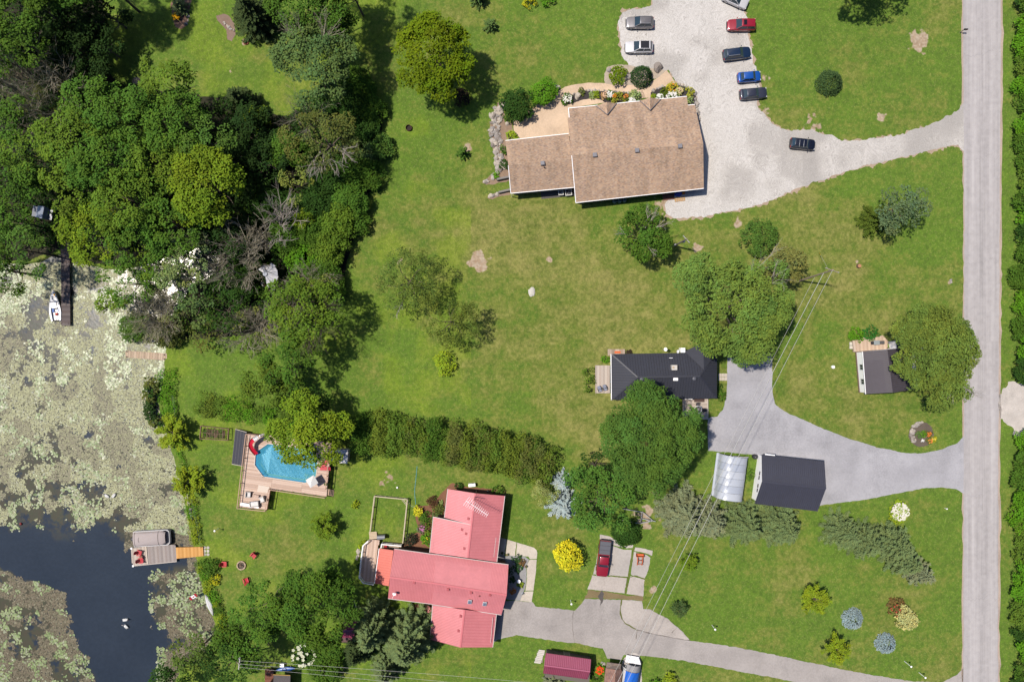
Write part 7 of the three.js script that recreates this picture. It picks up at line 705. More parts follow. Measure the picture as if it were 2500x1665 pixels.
{ const q = P(47, 1280), t = thing('marker_buoy', 'small red buoy among the weed at the open water', 'buoy', [q.x, -0.35, q.z]); part(t, 'float', new THREE.SphereGeometry(0.22, 14, 10).scale(1, 0.9, 1).translate(0, 0.15, 0), M(150, 46, 46, 0.5)); part(t, 'ring', new THREE.TorusGeometry(0.06, 0.015, 6, 12).translate(0, 0.38, 0), galv); }
// ---------------------------------------------------------------- pool and its deck
{ const Y = 1.15, U2 = (x, y, h = Y) => P(x, y, h); const outer = [[602.8, 1057], [812, 1082], [805, 1130], [796.4, 1213.5], [659, 1193], [650, 1246], [581.5, 1239]].map(([x, y]) => U2(x, y)), pool = [[652.7, 1083], [628, 1100], [622, 1112], [620.4, 1135.6], [641, 1164], [745, 1179.6], [771, 1163], [776, 1124], [757, 1096]].map(([x, y]) => U2(x, y));
  const t = thing('pool_deck', 'reddish plank deck with railings round the swimming pool', 'deck'); const ax = V(1, 0, 0.14).normalize(), ex = V(-ax.z, 0, ax.x), o = outer[0], pr = (poly) => poly.map((p) => { const v = p.clone().sub(o); return [v.dot(ex), v.dot(ax)]; }), A = pr(outer), B = pr(pool), cut = (q, x) => { const ys = []; for (let i = 0; i < q.length; i++) { const a = q[i], b = q[(i + 1) % q.length]; if ((a[0] - x) * (b[0] - x) < 0) ys.push(lerp(a[1], b[1], (x - a[0]) / (b[0] - a[0]))); } return ys.sort((a, b) => a - b); }; const lo = Math.min(...A.map((x) => x[0])), hi = Math.max(...A.map((x) => x[0])); let k = 0;
  for (let x = lo + 0.08; x < hi; x += 0.157) { const a = cut(A, x), b = cut(B, x); const seg = []; if (a.length >= 2) { let s0 = a[0], s1 = a[a.length - 1]; if (b.length >= 2) seg.push([s0, b[0]], [b[b.length - 1], s1]); else seg.push([s0, s1]); } for (const [y0, y1] of seg) { for (let y = y0; y < y1; y += 4.9) { const e = Math.min(y + 4.88, y1), L = e - y; if (L < 0.08) continue; const c = o.clone().addScaledVector(ex, x).addScaledVector(ax, (y + e) / 2); const p = part(t, 'board', bx(0, 0, 0, L, 0.035, 0.145), deckRed[(k * 7 + (k >> 2)) % 4]); p.position.set(c.x, Y - 0.02 + (HT[k * 13] - 0.5) * 0.006, c.z); p.rotation.y = -Math.atan2(ax.z, ax.x); k++; } } }
  const sh = new THREE.Shape(outer.map((p) => new THREE.Vector2(p.x, -p.z))); const cp = centre(outer); part(t, 'skirt', outer.map((p, i) => { const a = p.clone().lerp(cp, 0.012), b = outer[(i + 1) % outer.length].clone().lerp(cp, 0.012); return bar(a.setY(Y - 0.16), b.setY(Y - 0.16), 0.05, 0.22); }), M(170, 120, 100, 0.9)); part(t, 'support_post', outer.flatMap((p, i) => { const b = outer[(i + 1) % outer.length], n = Math.max(1, Math.round(p.distanceTo(b) / 2.4)); return Array.from({ length: n }, (_, j) => { const c = p.clone().lerp(b, j / n).lerp(cp, 0.015); return bx(c.x, Y / 2 - 0.1, c.z, 0.12, Y, 0.12); }); }), M(170, 110, 92, 0.9));
  const rail = M(212, 176, 152, 0.85), ins = (p) => p.clone().lerp(cp, 0.012); railing(t, [outer[1], outer[2], U2(798.5, 1192)].map(ins), Y, 0.92, rail, { gap: 1.9, rail: 0.08 }); railing(t, [outer[3], outer[4], outer[5], outer[6], outer[0]].map(ins), Y, 0.92, rail, { gap: 1.9, rail: 0.08 }); railing(t, [outer[0], U2(640, 1061.5)].map(ins), Y, 0.92, rail, { gap: 1.9, rail: 0.08 });
  for (let i = 0; i < 4; i++) { const q = U2(801.5 + i * 3.6, 1201.5 + i * 0.6, Y - 0.28 * (i + 1)); part(t, 'stair_tread', bx(q.x, Y - 0.26 * (i + 1), q.z, 0.27, 0.05, 1.0, -0.1), M(206, 176, 150, 0.9)); } part(t, 'cream_platform', slab([[630, 1184], [657, 1188.5], [654, 1203], [627, 1200]].map(([x, y]) => U2(x, y, Y + 0.04)), Y, Y + 0.035), M(244, 228, 212, 0.9));
  // basin and water
  const pl = thing('swimming_pool', 'turquoise above ground swimming pool set in the plank deck', 'pool'); const tone = (r, g, b) => { const m = new THREE.MeshPhysicalMaterial({ roughness: 0.5 }); m.color.setRGB(r, g, b); return m; }, liner = tone(0.16, 0.68, 0.98), wallC = tone(0.08, 0.45, 0.88); const cpool = centre(pool), wl = []; pool.forEach((p, i) => { const b = pool[(i + 1) % pool.length]; wl.push(bar(p.clone().setY(Y / 2 - 0.05), b.clone().setY(Y / 2 - 0.05), 0.06, Y - 0.02)); }); part(pl, 'wall', wl, wallC); part(pl, 'floor', slab(pool, -0.15, -0.1), liner); part(pl, 'inner_cove', slab(pool.map((p) => p.clone().lerp(cpool, 0.13)), -0.1, 0.0), tone(0.42, 0.88, 1)); const wm = new THREE.MeshPhysicalMaterial({ roughness: 0.03, transparent: true, opacity: 0.3, ior: 1.33 }); wm.color.setRGB(0.12, 0.62, 0.95); part(pl, 'water', flat(pool.map((p) => p.clone().lerp(cpool, 0.012)), Y - 0.16), wm); part(pl, 'coping', pool.map((p, i) => bar(p.clone().setY(Y + 0.01), pool[(i + 1) % pool.length].clone().setY(Y + 0.01), 0.14, 0.04)), M(236, 222, 206, 0.8));
  { const q = U2(640, 1159), ld = thing('pool_ladder', 'white pool steps and grab rails at the pool corner', 'ladder', [q.x, Y - 0.3, q.z], -0.9); for (const s of [-1, 1]) part(ld, 'rail', tube([V(s * 0.28, 0.2, -0.5), V(s * 0.28, 0.95, -0.4), V(s * 0.28, 0.95, 0.1), V(s * 0.28, 0, 0.25), V(s * 0.28, -0.6, 0.3)], 0.025, 6, 18), M(210, 212, 216, 0.3)); for (let i = 0; i < 3; i++) part(ld, 'tread', rbx(0, 0.18 - i * 0.28, 0.3, 0.5, 0.06, 0.28, 0.02), white); }
  { const t2 = thing('pool_slide', 'curved red water slide with white ladder at the pool edge', 'slide'), c = [[629, 1067, 2.7], [617, 1075, 2.6], [611.5, 1086, 2.2], [616, 1097, 1.8], [626, 1109, 1.35]].map(U), cv = new THREE.CatmullRomCurve3(c), sec = []; for (let i = 0; i <= 22; i++) { const p = cv.getPoint(i / 22), d = cv.getTangent(i / 22).setY(0).normalize(), s = V(-d.z, 0, d.x); sec.push([[-0.34, 0.22], [-0.3, 0.05], [-0.15, 0], [0.15, 0], [0.3, 0.05], [0.34, 0.22]].map(([a, b]) => p.clone().addScaledVector(s, a).add(V(0, b, 0)))); } part(t2, 'chute', skin(sec.slice(5)), M(226, 36, 60, 0.35)); part(t2, 'top_platform', skin(sec.slice(0, 6)), M(240, 240, 242, 0.4)); const a = c[0]; for (const s of [-0.3, 0.3]) part(t2, 'ladder_rail', tube([V(a.x + 0.6, Y, a.z - 0.3 + s * 0.5), V(a.x + 0.25, 2.7, a.z - 0.15 + s * 0.6), V(a.x + 0.1, 3.2, a.z + s * 0.7), V(a.x - 0.5, 3.1, a.z + 0.4 + s * 0.7)], 0.025, 5, 20), M(60, 60, 66, 0.4)); for (let i = 0; i < 4; i++) part(t2, 'ladder_tread', bx(a.x + 0.55 - i * 0.12, Y + 0.3 + i * 0.35, a.z - 0.25 + i * 0.04, 0.14, 0.04, 0.42), white); for (const i of [9, 15]) { const p = cv.getPoint(i / 22); part(t2, 'support', cyl(p.x, Y, p.z, 0.03, 0.03, p.y - Y, 6), M(60, 60, 66, 0.4)); } }
  { const t2 = thing('solar_heater_panels', 'row of black pool heating panels leaning outside the deck', 'solar panels'), a = P(574, 1048, 0.9), b = P(601, 1055, 1.15), c = P(591.5, 1138, 1.15), d = P(565, 1133, 0.9), pm = M(66, 68, 80, 0.85); for (let i = 0; i < 4; i++) { const u0 = i / 4 + 0.008, u1 = (i + 1) / 4 - 0.008, p = plate([a.clone().lerp(b, u0), a.clone().lerp(b, u1), d.clone().lerp(c, u1), d.clone().lerp(c, u0)], 0.04); part(t2, 'panel', p, pm); } for (let i = 0; i <= 4; i++) part(t2, 'divider', bar(a.clone().lerp(b, i / 4).add(V(0, -0.03, 0)), d.clone().lerp(c, i / 4).add(V(0, -0.035, 0)), 0.05, 0.05), M(140, 134, 130, 0.8)); for (const p of [a, b, c, d]) part(t2, 'leg', bx(p.x, p.y / 2 - 0.03, p.z, 0.08, p.y - 0.06, 0.08), M(190, 170, 150, 0.9)); part(t2, 'header_pipe', [bar(a, b, 0.07), bar(d, c, 0.07)], M(220, 210, 196, 0.6)); }
  { const q = P(760.5, 1176, 3), t2 = thing('parasol', 'white square parasol standing at the corner of the pool', 'parasol', [q.x, Y, q.z], 0.55), R = 1.05; const top = V(0, 2.1, 0), cs = [0, 1, 2, 3].map((k) => V(Math.cos(k * 1.5708 + 0.785) * R, 1.75, Math.sin(k * 1.5708 + 0.785) * R)); for (let k = 0; k < 4; k++) part(t2, 'canopy_panel', plate([top, cs[k], cs[(k + 1) % 4]], 0.015), M(248, 248, 246, 0.9)); part(t2, 'pole', cyl(0, 0, 0, 0.025, 0.025, 2.15, 8), galv); part(t2, 'base', cyl(0, 0, 0, 0.28, 0.3, 0.1, 16), white); for (let k = 0; k < 4; k++) part(t2, 'rib', bar(V(0, 2.05, 0), cs[k].clone().setY(1.72), 0.025), galv); }
  for (const [x, y, ry, l] of [[794, 1131, 0.75, 'red sun lounger set at an angle on the pool deck'], [792.5, 1144, -0.03, 'red sun lounger lying flat along the pool deck railing']]) { const q = P(x, y, Y + 0.3), c = thing('pool_lounger', l, 'lounger', [q.x, Y, q.z], ry); for (let k = 0; k < 8; k++) part(c, 'sling_slat', bx(-0.7 + k * 0.16, 0.3, 0, 0.15, 0.03, 0.52), chairRed); part(c, 'backrest', rbx(0.78, 0.4, 0, 0.42, 0.04, 0.52, 0.015, 0, 0, 0.5), chairRed); for (const s of [-1, 1]) { part(c, 'side_rail', bx(-0.05, 0.28, s * 0.28, 1.5, 0.05, 0.05), M(196, 50, 60, 0.5)); for (const xx of [-0.65, 0.55]) part(c, 'leg', bx(xx, 0.13, s * 0.27, 0.05, 0.27, 0.05), M(196, 50, 60, 0.5)); } }
  const seat = (x, y, w, d, ry, label, name) => { const q = P(x, y, Y + 0.4), c = thing(name, label, 'seat', [q.x, Y, q.z], ry, 'outdoor seats on the pool deck'), fr = M(226, 220, 214, 0.7), cu = M(248, 246, 244, 0.9), dk = M(120, 120, 128, 0.8); part(c, 'base', rbx(0, 0.2, 0, w, 0.3, d, 0.04), dk); part(c, 'cushion', rbx(0, 0.42, 0.04, w - 0.2, 0.16, d - 0.2, 0.06), cu); part(c, 'backrest', rbx(0, 0.52, -d / 2 + 0.09, w, 0.62, 0.18, 0.07), fr); for (const s of [-1, 1]) part(c, 'armrest', rbx(s * (w / 2 - 0.07), 0.42, 0.04, 0.14, 0.5, d - 0.1, 0.05), fr); };
  seat(605.5, 1207.5, 0.9, 0.85, 1.5, 'white armchair on the pool deck beside the wooden table', 'outdoor_armchair'); seat(639.5, 1219, 0.9, 0.85, -1.2, 'white armchair on the pool deck by the railing corner', 'outdoor_armchair'); seat(620, 1231, 1.5, 0.9, Math.PI + 0.12, 'white cushioned sofa on the pool deck', 'outdoor_sofa');
  { const q = P(623, 1212, Y + 0.4), c = thing('slatted_table', 'low slatted wooden table among the white seats', 'table', [q.x, Y, q.z], -0.14); for (let k = 0; k < 6; k++) part(c, 'slat', bx(-0.42 + k * 0.17, 0.4, 0, 0.15, 0.03, 0.5), deckRed[k % 4]); for (const x of [-0.4, 0.4]) for (const z of [-0.2, 0.2]) part(c, 'leg', bx(x, 0.2, z, 0.06, 0.38, 0.06), deckRed[1]); }
  { const a = P(584, 1236, Y + 0.45), b = P(631, 1243, Y + 0.45), c = thing('deck_bench', 'long white bench along the end railing of the pool deck', 'bench'); part(c, 'seat', bar(a.clone().setY(Y + 0.45).add(V(0.15, 0, -0.35)), b.clone().setY(Y + 0.45).add(V(0, 0, -0.35)), 0.48, 0.06), white); for (const p of [a, b]) part(c, 'leg', bx(p.x + (p === a ? 0.3 : -0.2), Y + 0.2, p.z - 0.35, 0.08, 0.44, 0.4), white); }
  { const t2 = thing('pool_shed', 'white flat roofed pump shed beside the pool deck', 'shed'), q = [[808, 1098], [849, 1098], [846, 1132], [807, 1128]].map(([x, y]) => P(x, y, 2)); part(t2, 'wall', slab(q.map((p) => p.clone().lerp(centre(q), 0.06)), -0.1, 1.9), offWhite); part(t2, 'roof', slab(q, 1.9, 2.0), M(248, 248, 250, 0.6)); part(t2, 'roof_trim', bar(q[1].clone().setY(1.98), q[2].clone().setY(1.98), 0.12, 0.12), M(216, 218, 226, 0.6)); part(t2, 'batten', bar(q[0].clone().lerp(q[3], 0.35).setY(2.02), q[1].clone().lerp(q[2], 0.35).setY(2.02), 0.12, 0.06), M(150, 154, 166, 0.6)); }
  { const q = P(795, 1182, Y + 0.2), t2 = thing('plant_pot', 'small dark planter by the pool deck steps', 'planter', [q.x, Y, q.z]); part(t2, 'pot', cyl(0, 0, 0, 0.2, 0.15, 0.32, 14), M(90, 74, 66, 0.8)); const L = new Leaves(), r = rng(31); lobe(L, r, 0, 0.42, 0, 0.2, 0, 1, 0, 50, 0.14, col('mid')); part(t2, 'plant', L.geo(), leafM, { kind: 'stuff' }); }
}
{ // garden frame by the pond
  const t = thing('vegetable_bed', 'weathered timber garden frame with wire panels near the solar panels', 'garden bed'), m = M(150, 122, 102, 0.9), y = 0.8, q = (x, z, h = y) => P(x, z, h).setY(h); const c = [[489, 1040], [557, 1047], [555, 1075], [487, 1071]]; c.forEach((a, i) => { const b = c[(i + 1) % 4]; part(t, 'rail', bar(q(...a), q(...b), 0.08, 0.08), m); part(t, 'rail', bar(q(...a, 0.1), q(...b, 0.1), 0.1, 0.2), m); const p = q(...a); part(t, 'post', bx(p.x, 0.4, p.z, 0.1, 0.85, 0.1), m); }); for (const u of [0.24, 0.52, 0.8]) part(t, 'cross_rail', bar(q(lerp(489, 557, u), lerp(1040, 1047, u)), q(lerp(487, 555, u), lerp(1071, 1075, u)), 0.06, 0.06), m); part(t, 'cross_rail', bar(q(488, 1056), q(556, 1061), 0.05, 0.05), m); const sb = [[496, 1046], [549, 1051], [548, 1071], [494, 1067]].map(([x, z]) => P(x, z)); part(t, 'soil', slab(sb, -0.05, 0.12), M(110, 90, 72, 1)); const L = new Leaves(), r = rng(32); for (let i = 0; i < 14; i++) { const a = P(498 + r() * 50, 1050 + r() * 18).sub(V()); lobe(L, r, a.x, 0.25, a.z, 0.3, 0, 1, 0, 26, 0.16, col(i % 2 ? 'mid' : 'grey')); } part(t, 'plants', L.geo(), leafM, { kind: 'stuff' }); }
{ // old metal shelter in the wood
  const c = P(652, 668, 3.1), t = thing('metal_shelter', 'broken round shelter of white metal panels round a grey hub in the wood', 'shelter', [c.x, 0, c.z]), pm = [M(236, 236, 240, 0.4), M(222, 224, 232, 0.4)]; t.scale.set(1.12, 1.35, 1.12); const hub = V(-0.2, 2.5, 0.1); for (let k = 0; k < 9; k++) { const a0 = -2.6 + k * 0.46, a1 = a0 + 0.45, R = k < 3 ? 1.35 : 1.75 + 0.15 * Math.sin(k), p0 = V(hub.x + Math.cos(a0) * R, 2.1, hub.z + Math.sin(a0) * R), p1 = V(hub.x + Math.cos(a1) * R, 2.1, hub.z + Math.sin(a1) * R), d0 = V(Math.cos(a0) * 0.35, 0, Math.sin(a0) * 0.35).add(hub), d1 = V(Math.cos(a1) * 0.35, 0, Math.sin(a1) * 0.35).add(hub); part(t, 'roof_panel', plate([d0, d1, p1, p0], 0.02), pm[k % 2]); part(t, 'rib', bar(d0.clone().setY(d0.y + 0.015), p0.clone().setY(p0.y + 0.02), 0.04, 0.03), M(170, 172, 180, 0.5)); } part(t, 'hub', cyl(hub.x, 2.42, hub.z, 0.3, 0.36, 0.22, 16), M(150, 160, 180, 0.5)); for (const a of [0.3, 2.2, 4.2, 5.4]) part(t, 'post', cyl(hub.x + Math.cos(a) * 1.2, 0, hub.z + Math.sin(a) * 1.2, 0.06, 0.06, 2.15, 8), greyBark);
  const q = [[633, 690], [664, 688], [681, 698], [656, 718]].map(([x, y]) => P(x, y, 0.8)), s = thing('old_sheet_platform', 'weathered white planked platform with rusty patches beside the metal shelter', 'platform'); q.forEach((p, i) => p.setY(0.7)); boards(s, q, V(1, 0, -0.7), 0.7, [M(228, 222, 222, 0.7), M(206, 200, 200, 0.7), M(236, 232, 232, 0.7)], 0.2); part(s, 'rust_patch', slab(outline([[640, 692], [654, 690], [660, 700], [657, 712], [650, 708]], { rough: 2, step: 2, h: 0.8 }), 0.72, 0.726), M(110, 78, 70, 1)); q.forEach((p) => part(s, 'leg', bx(lerp(p.x, centre(q).x, 0.1), 0.33, lerp(p.z, centre(q).z, 0.1), 0.1, 0.68, 0.1), woodGrey)); }
// ---------------------------------------------------------------- garden posts, hose, stones, flowers
for (const [x, y, h, l] of [[2209, 1614, 2, 'white lamp post on the lawn near the lower drive'], [2245, 1642, 1.8, 'white lamp post beside the lower drive toward the road'], [1739, 1526, 1.8, 'white lamp post on the lawn above the lower drive'], [1393, 1465, 1.8, 'white lamp post at the corner of the grass by the lower drive'], [533, 1290, -1.6, 'white lamp post on the grass by the pond bank']]) { const hh = Math.abs(h), b = P(x, y), t = thing('lamp_post', l, 'lamp post', [b.x, 0, b.z], 0, 'white lamp posts'); part(t, 'post', cyl(0, 0, 0, 0.045, 0.05, hh - 0.25, 8), white); part(t, 'lantern', new THREE.CylinderGeometry(0.13, 0.09, 0.26, 6).translate(0, hh - 0.13, 0), M(236, 236, 230, 0.3)); part(t, 'cap', new THREE.ConeGeometry(0.17, 0.14, 6).translate(0, hh + 0.07, 0), white); }
{ const b = P(874, 1466), t = thing('clothes_line_post', 'thin metal clothes line post by the big dark tree', 'post', [b.x, 0, b.z]); part(t, 'post', cyl(0, 0, 0, 0.035, 0.04, 2.1, 8), galv); part(t, 'crossbar', rod(V(-0.2, 2.05, -0.7), V(0.2, 2.05, 0.7), 0.03), galv); }
single('garden_hose', tube([[1018, 1138, 0.02], [1015, 1170, 0.02], [1012, 1200, 0.02], [1015, 1234, 0.03]].map(U), 0.045, 6, 30), M(96, 176, 190, 0.5), 'pale blue hose lying straight across the grass', 'hose'); single('garden_hose', tube([[1016, 1236, 0.03], [1006, 1237, 0.03], [998, 1228, 0.03], [996, 1221, 0.5], [988, 1217, 1.05], [983, 1219, 1.05]].map(U), 0.03, 6, 30), M(196, 214, 176, 0.5), 'pale green hose looped over the pen fence corner', 'hose');
single('yellow_rope', tube([[1437, 1655, 0.9], [1446, 1668, 0.3], [1452, 1690, 0.1]].map(U), 0.05, 6, 12), M(236, 220, 60, 0.6), 'yellow rope tied to the corner of the maroon shed', 'rope');
function rock(r, s, flatK = 0.65) { const g = new THREE.IcosahedronGeometry(s, 1), p = g.attributes.position, o = r() * 50; for (let i = 0; i < p.count; i++) { const v = V().fromBufferAttribute(p, i), k = 0.5 + 1.0 * vn(v.x / s * 1.3 + o + v.y / s * 0.9, v.z / s * 1.3 + o * 2 + v.y / s * 0.4); p.setXYZ(i, v.x * k, v.y * k * flatK, v.z * k); } g.computeVertexNormals(); return g; }
{ const r = rng(61), sm = [M(206, 196, 184, 0.95), M(190, 182, 174, 0.95), M(172, 166, 162, 0.95), M(216, 204, 188, 0.95), M(160, 150, 142, 0.95)], gs = Array.from({ length: 8 }, () => rock(r, 1)), pile = (name, label, category, list, kk = 1) => { const t = thing(name, label, category); list.forEach(([x, y, s], i) => { const q = P(x, y), o = part(t, 'rock', gs[i % 8], sm[Math.floor(r() * 5)]); o.position.set(q.x, s * S * 0.2 * kk, q.z); o.scale.setScalar(s * S * 0.62); o.rotation.y = r() * 6; }); };
  const many = (pts, n, s0, s1, w) => { const c = outline(pts, { closed: false, step: 2 }); return Array.from({ length: n }, () => { const p = c[Math.floor(r() * c.length)]; return [p.x / S + 1250 + (r() - 0.5) * w, p.z / S + 832.5 + (r() - 0.5) * w * 0.4, lerp(s0, s1, r() * r())]; }); };
  pile('rock_garden', 'long bank of grey boulders curving round the tan patio', 'rock garden', many([[1224, 258], [1212, 285], [1208, 320], [1213, 350], [1220, 385], [1219, 415]], 170, 5, 13, 24)); pile('rock_edging', 'white rocks trailing from the end of the tan house across the grass', 'rock garden', many([[1215, 420], [1205, 432], [1192, 440], [1184, 446]], 34, 4, 9, 10)); pile('rock_edging', 'short row of white rocks at the foot of the lower retaining wall', 'rock garden', many([[1196, 480], [1204, 477], [1215, 474]], 14, 4, 8, 5)); pile('bed_edging', 'pale stones edging the long mulch bed in front of the tan house', 'stone edging', many([[1379, 250], [1382, 234], [1400, 230], [1418, 222], [1450, 220], [1490, 223], [1538, 226], [1562, 226]], 60, 3, 6, 3)); pile('bed_edging', 'pale stones edging the short mulch bed at the tan house corner', 'stone edging', many([[1590, 225], [1603, 217], [1626, 210], [1656, 206], [1681, 213], [1696, 226], [1701, 250], [1704, 275]], 55, 3, 7, 4)); pile('bed_edging', 'grey rocks along the end wall of the tan house', 'stone edging', many([[1698, 240], [1702, 262], [1703, 285], [1704, 300]], 14, 5, 10, 5)); pile('bed_edging', 'pale rocks on one side of the round flower bed by the drive', 'stone edging', many([[2250, 1032], [2238, 1036], [2230, 1050], [2228, 1066], [2234, 1080]], 46, 4, 9, 9)); pile('bed_edging', 'pale rocks beside the patio bush at the walkway bend', 'stone edging', many([[1346, 205], [1358, 208], [1366, 214]], 16, 4, 8, 6)); pile('bed_edging', 'white stones along the curved bed by the dark spruce', 'stone edging', many([[546, 52], [556, 66], [570, 74]], 14, 3, 7, 5)); pile('bed_edging', 'grey stones along the orange flower bed', 'stone edging', many([[455, 30], [458, 48], [452, 60]], 12, 3, 7, 4)); pile('shed_edging', 'pale stones beside the brown shed', 'stone edging', many([[1472, 1618], [1470, 1628], [1474, 1638]], 16, 3, 7, 7)); pile('deck_planter_stones', 'row of flat stones outside the white deck railing', 'stone edging', many([[876, 1340], [874, 1355], [873, 1370]], 12, 5, 9, 4)); pile('roadside_stones', 'white stones lying in the grass near the road', 'stones', many([[2323, 683], [2322, 692]], 6, 3, 6, 4)); pile('shore_stones', 'pale stones along the water edge below the leaning sapling', 'stones', many([[452, 1205], [462, 1240], [468, 1270]], 30, 3, 7, 5));
  for (const [x, y, s, m, l] of [[1487, 173, 9, 2, 'grey boulder beside the yellow bush'], [1534, 187, 10, 1, 'pale grey boulder between the yellow bush and the dark evergreen'], [1606, 165, 15, 4, 'large brown boulder beside the dark evergreen'], [1409, 236, 12, 3, 'flat white boulder lying in the mulch bed'], [1281, 285, 7, 1, 'pale rock at the patio edge under the dark bush'], [1238, 302, 7, 3, 'white rock beside the patio corner']]) { const q = P(x, y), o = single('boulder', rock(r, s * S * 0.68, 0.8), sm[m], l, 'boulder', undefined); o.position.set(q.x, s * S * 0.2, q.z); }
  for (const [x, y, l] of [[2253, 1075, 'small white stone in the round flower bed']]) { const q = P(x, y), o = single('white_stone', rock(r, 0.28), M(240, 238, 232, 0.9), l, 'stone'); o.position.set(q.x, 0.08, q.z); } }
{ const q = P(1297, 715), o = single('flat_rock', rock(rng(66), 0.62, 0.25), M(226, 222, 212, 0.95), 'flat white rock lying alone on the dry lawn', 'rock'); o.position.set(q.x, 0.06, q.z); o.scale.set(0.8, 1, 1.25); }
{ const wl = M(150, 146, 142, 0.95); single('retaining_wall', bar(P(1213, 440).setY(0.35), P(1246, 433).setY(0.35), 0.3, 0.9), wl, 'grey stone retaining wall under the end of the tan roof', 'wall'); single('retaining_wall', bar(P(1217, 471).setY(0.3), P(1248, 464).setY(0.3), 0.3, 0.8), wl, 'low grey retaining wall at the back corner of the tan house', 'wall'); }
{ // planting round the tan house and elsewhere: [x, y, radius, height, colour, label, flowers]
  const f = (x, y, R, h, c, l, fl, o = {}) => tree('shrub', x, y, R, h, c, l, { name: 'flowering_shrub', hc: h * 0.4, flowers: fl, ...o });
  tree('shrub', 1265, 250, 40, 3.6, 'deep', 'big dark green bush beside the tan patio', { lobe: 0.8 }); tree('shrub', 1328, 222, 32, 3.2, 'weedy', 'bright green bush at the walkway bend', { lobe: 0.8 }); tree('shrub', 1511, 181, 20, 2.2, 'lime', 'yellow green round bush in the beige stone bed', { den: 1.3 }); tree('ball', 1572, 176, 27, 3.6, [58, 88, 46], 'dark green upright evergreen in the beige stone bed', { den: 1.8, name: 'evergreen', cat: 'shrub' });
  f(1385, 243, 12, 1, 'mid', 'white flowered bush at the tip of the long mulch bed', [[250, 248, 236], 46, 0.14]); f(1420, 223, 7, 0.6, 'olive', 'low olive plant on the rim of the long mulch bed'); f(1444, 233, 6, 0.6, 'sage', 'round sage green plant beside its twin in the mulch bed'); f(1456.5, 231, 6, 0.6, 'fern', 'round lime green plant beside its sage twin'); f(1477, 232, 7, 0.7, [196, 160, 110], 'peach flowered plant in the middle of the mulch bed', [[236, 196, 160], 20, 0.12]); f(1490, 231, 9, 0.8, 'mid', 'white flowered plant beside the orange lilies', [[250, 248, 240], 30, 0.14]); f(1500, 235, 6, 0.8, 'olive', 'clump of orange lilies in the mulch bed', [[240, 140, 30], 26, 0.12]); f(1510, 243, 15, 1, [150, 156, 50], 'wide yellow green shrub against the tan roof'); f(1528, 236, 6, 0.6, 'olive', 'small orange flowers beside the yellow green shrub', [[226, 140, 70], 16, 0.12]); f(1543, 244, 9, 0.7, 'mid', 'white hydrangea under the roof edge', [[252, 250, 244], 40, 0.16]); f(1552, 233, 12, 0.9, 'sage', 'grey green shrub by the entry handrail');
  f(1597, 237, 6, 0.6, 'fern', 'lime plant at the corner of the entry path'); f(1610, 240, 10, 0.7, 'mid', 'white hydrangea nearest the entry path', [[252, 250, 244], 50, 0.16]); f(1625, 222, 8, 0.9, [96, 116, 30], 'dark olive shrub in the short mulch bed'); f(1640, 215, 11, 1, [190, 186, 54], 'yellow shrub with orange tips in the short mulch bed', [[232, 160, 40], 16, 0.12]); f(1640, 236, 14, 0.7, 'mid', 'wide white hydrangea under the tan roof corner', [[252, 250, 244], 60, 0.16]); f(1659, 222, 8, 0.8, 'cream', 'pale green shrub with peach flowers in the short mulch bed', [[240, 206, 170], 14, 0.12]); f(1684, 224, 9, 0.8, [184, 186, 60], 'yellow green shrub on the rim of the short mulch bed'); f(1686, 246, 7, 0.7, 'sage', 'small sage shrub beside the tan roof corner');
  f(1248, 333, 12, 1.2, 'chart', 'pale lime bush under the tan roof end'); f(1233, 365, 9, 1.2, 'mid', 'green bush under the tan roof end below the lime one'); f(1232, 402, 12, 1.4, 'deep', 'dark green bush under the tan roof end by the rocks'); f(1212, 427, 6, 0.6, 'weedy', 'small bright plant among the white rocks');
  f(1436, 928, 15, 1.6, 'lilac', 'long green bush beside the sun deck', null, { sz: 2.2, sx: 0.95 }); f(1478, 877, 8, 0.7, 'weedy', 'light green plant beside the small plank landing'); f(1761, 966, 10, 1, 'mid', 'dark green bush at the house corner by the drive'); f(1757, 945, 6, 0.6, 'deep', 'small bush below the entry pavers'); f(1536, 861, 6, 0.6, 'purple', 'purple plant behind the black roofed house'); f(2093, 817, 16, 1.4, 'weedy', 'round bright green bush beside the cottage deck'); f(2125, 814, 16, 1.2, [60, 126, 46], 'deep green bush beside the cottage deck'); f(1836, 1160, 8, 0.8, 'mid', 'weedy plants against the white garage wall', null, { sz: 2 });
  f(2254, 1060, 6, 0.5, 'weedy', 'small round green plant in the middle of the round flower bed'); f(2268, 1060, 6, 0.5, 'olive', 'orange flowers in the round flower bed', [[230, 130, 60], 14, 0.14]); f(2271, 1076, 6, 0.5, 'olive', 'orange flowers on the rim of the round flower bed', [[230, 150, 70], 14, 0.14]); f(2246, 1062, 6, 0.5, 'grey', 'grey green plant in the round flower bed'); f(2280, 1072, 5, 0.4, 'yell', 'yellow flowers in the round flower bed', [[240, 216, 90], 10, 0.12]); f(430, 42, 9, 0.8, 'olive', 'orange and yellow flowers in the upper lawn bed', [[240, 180, 20], 24, 0.15]);
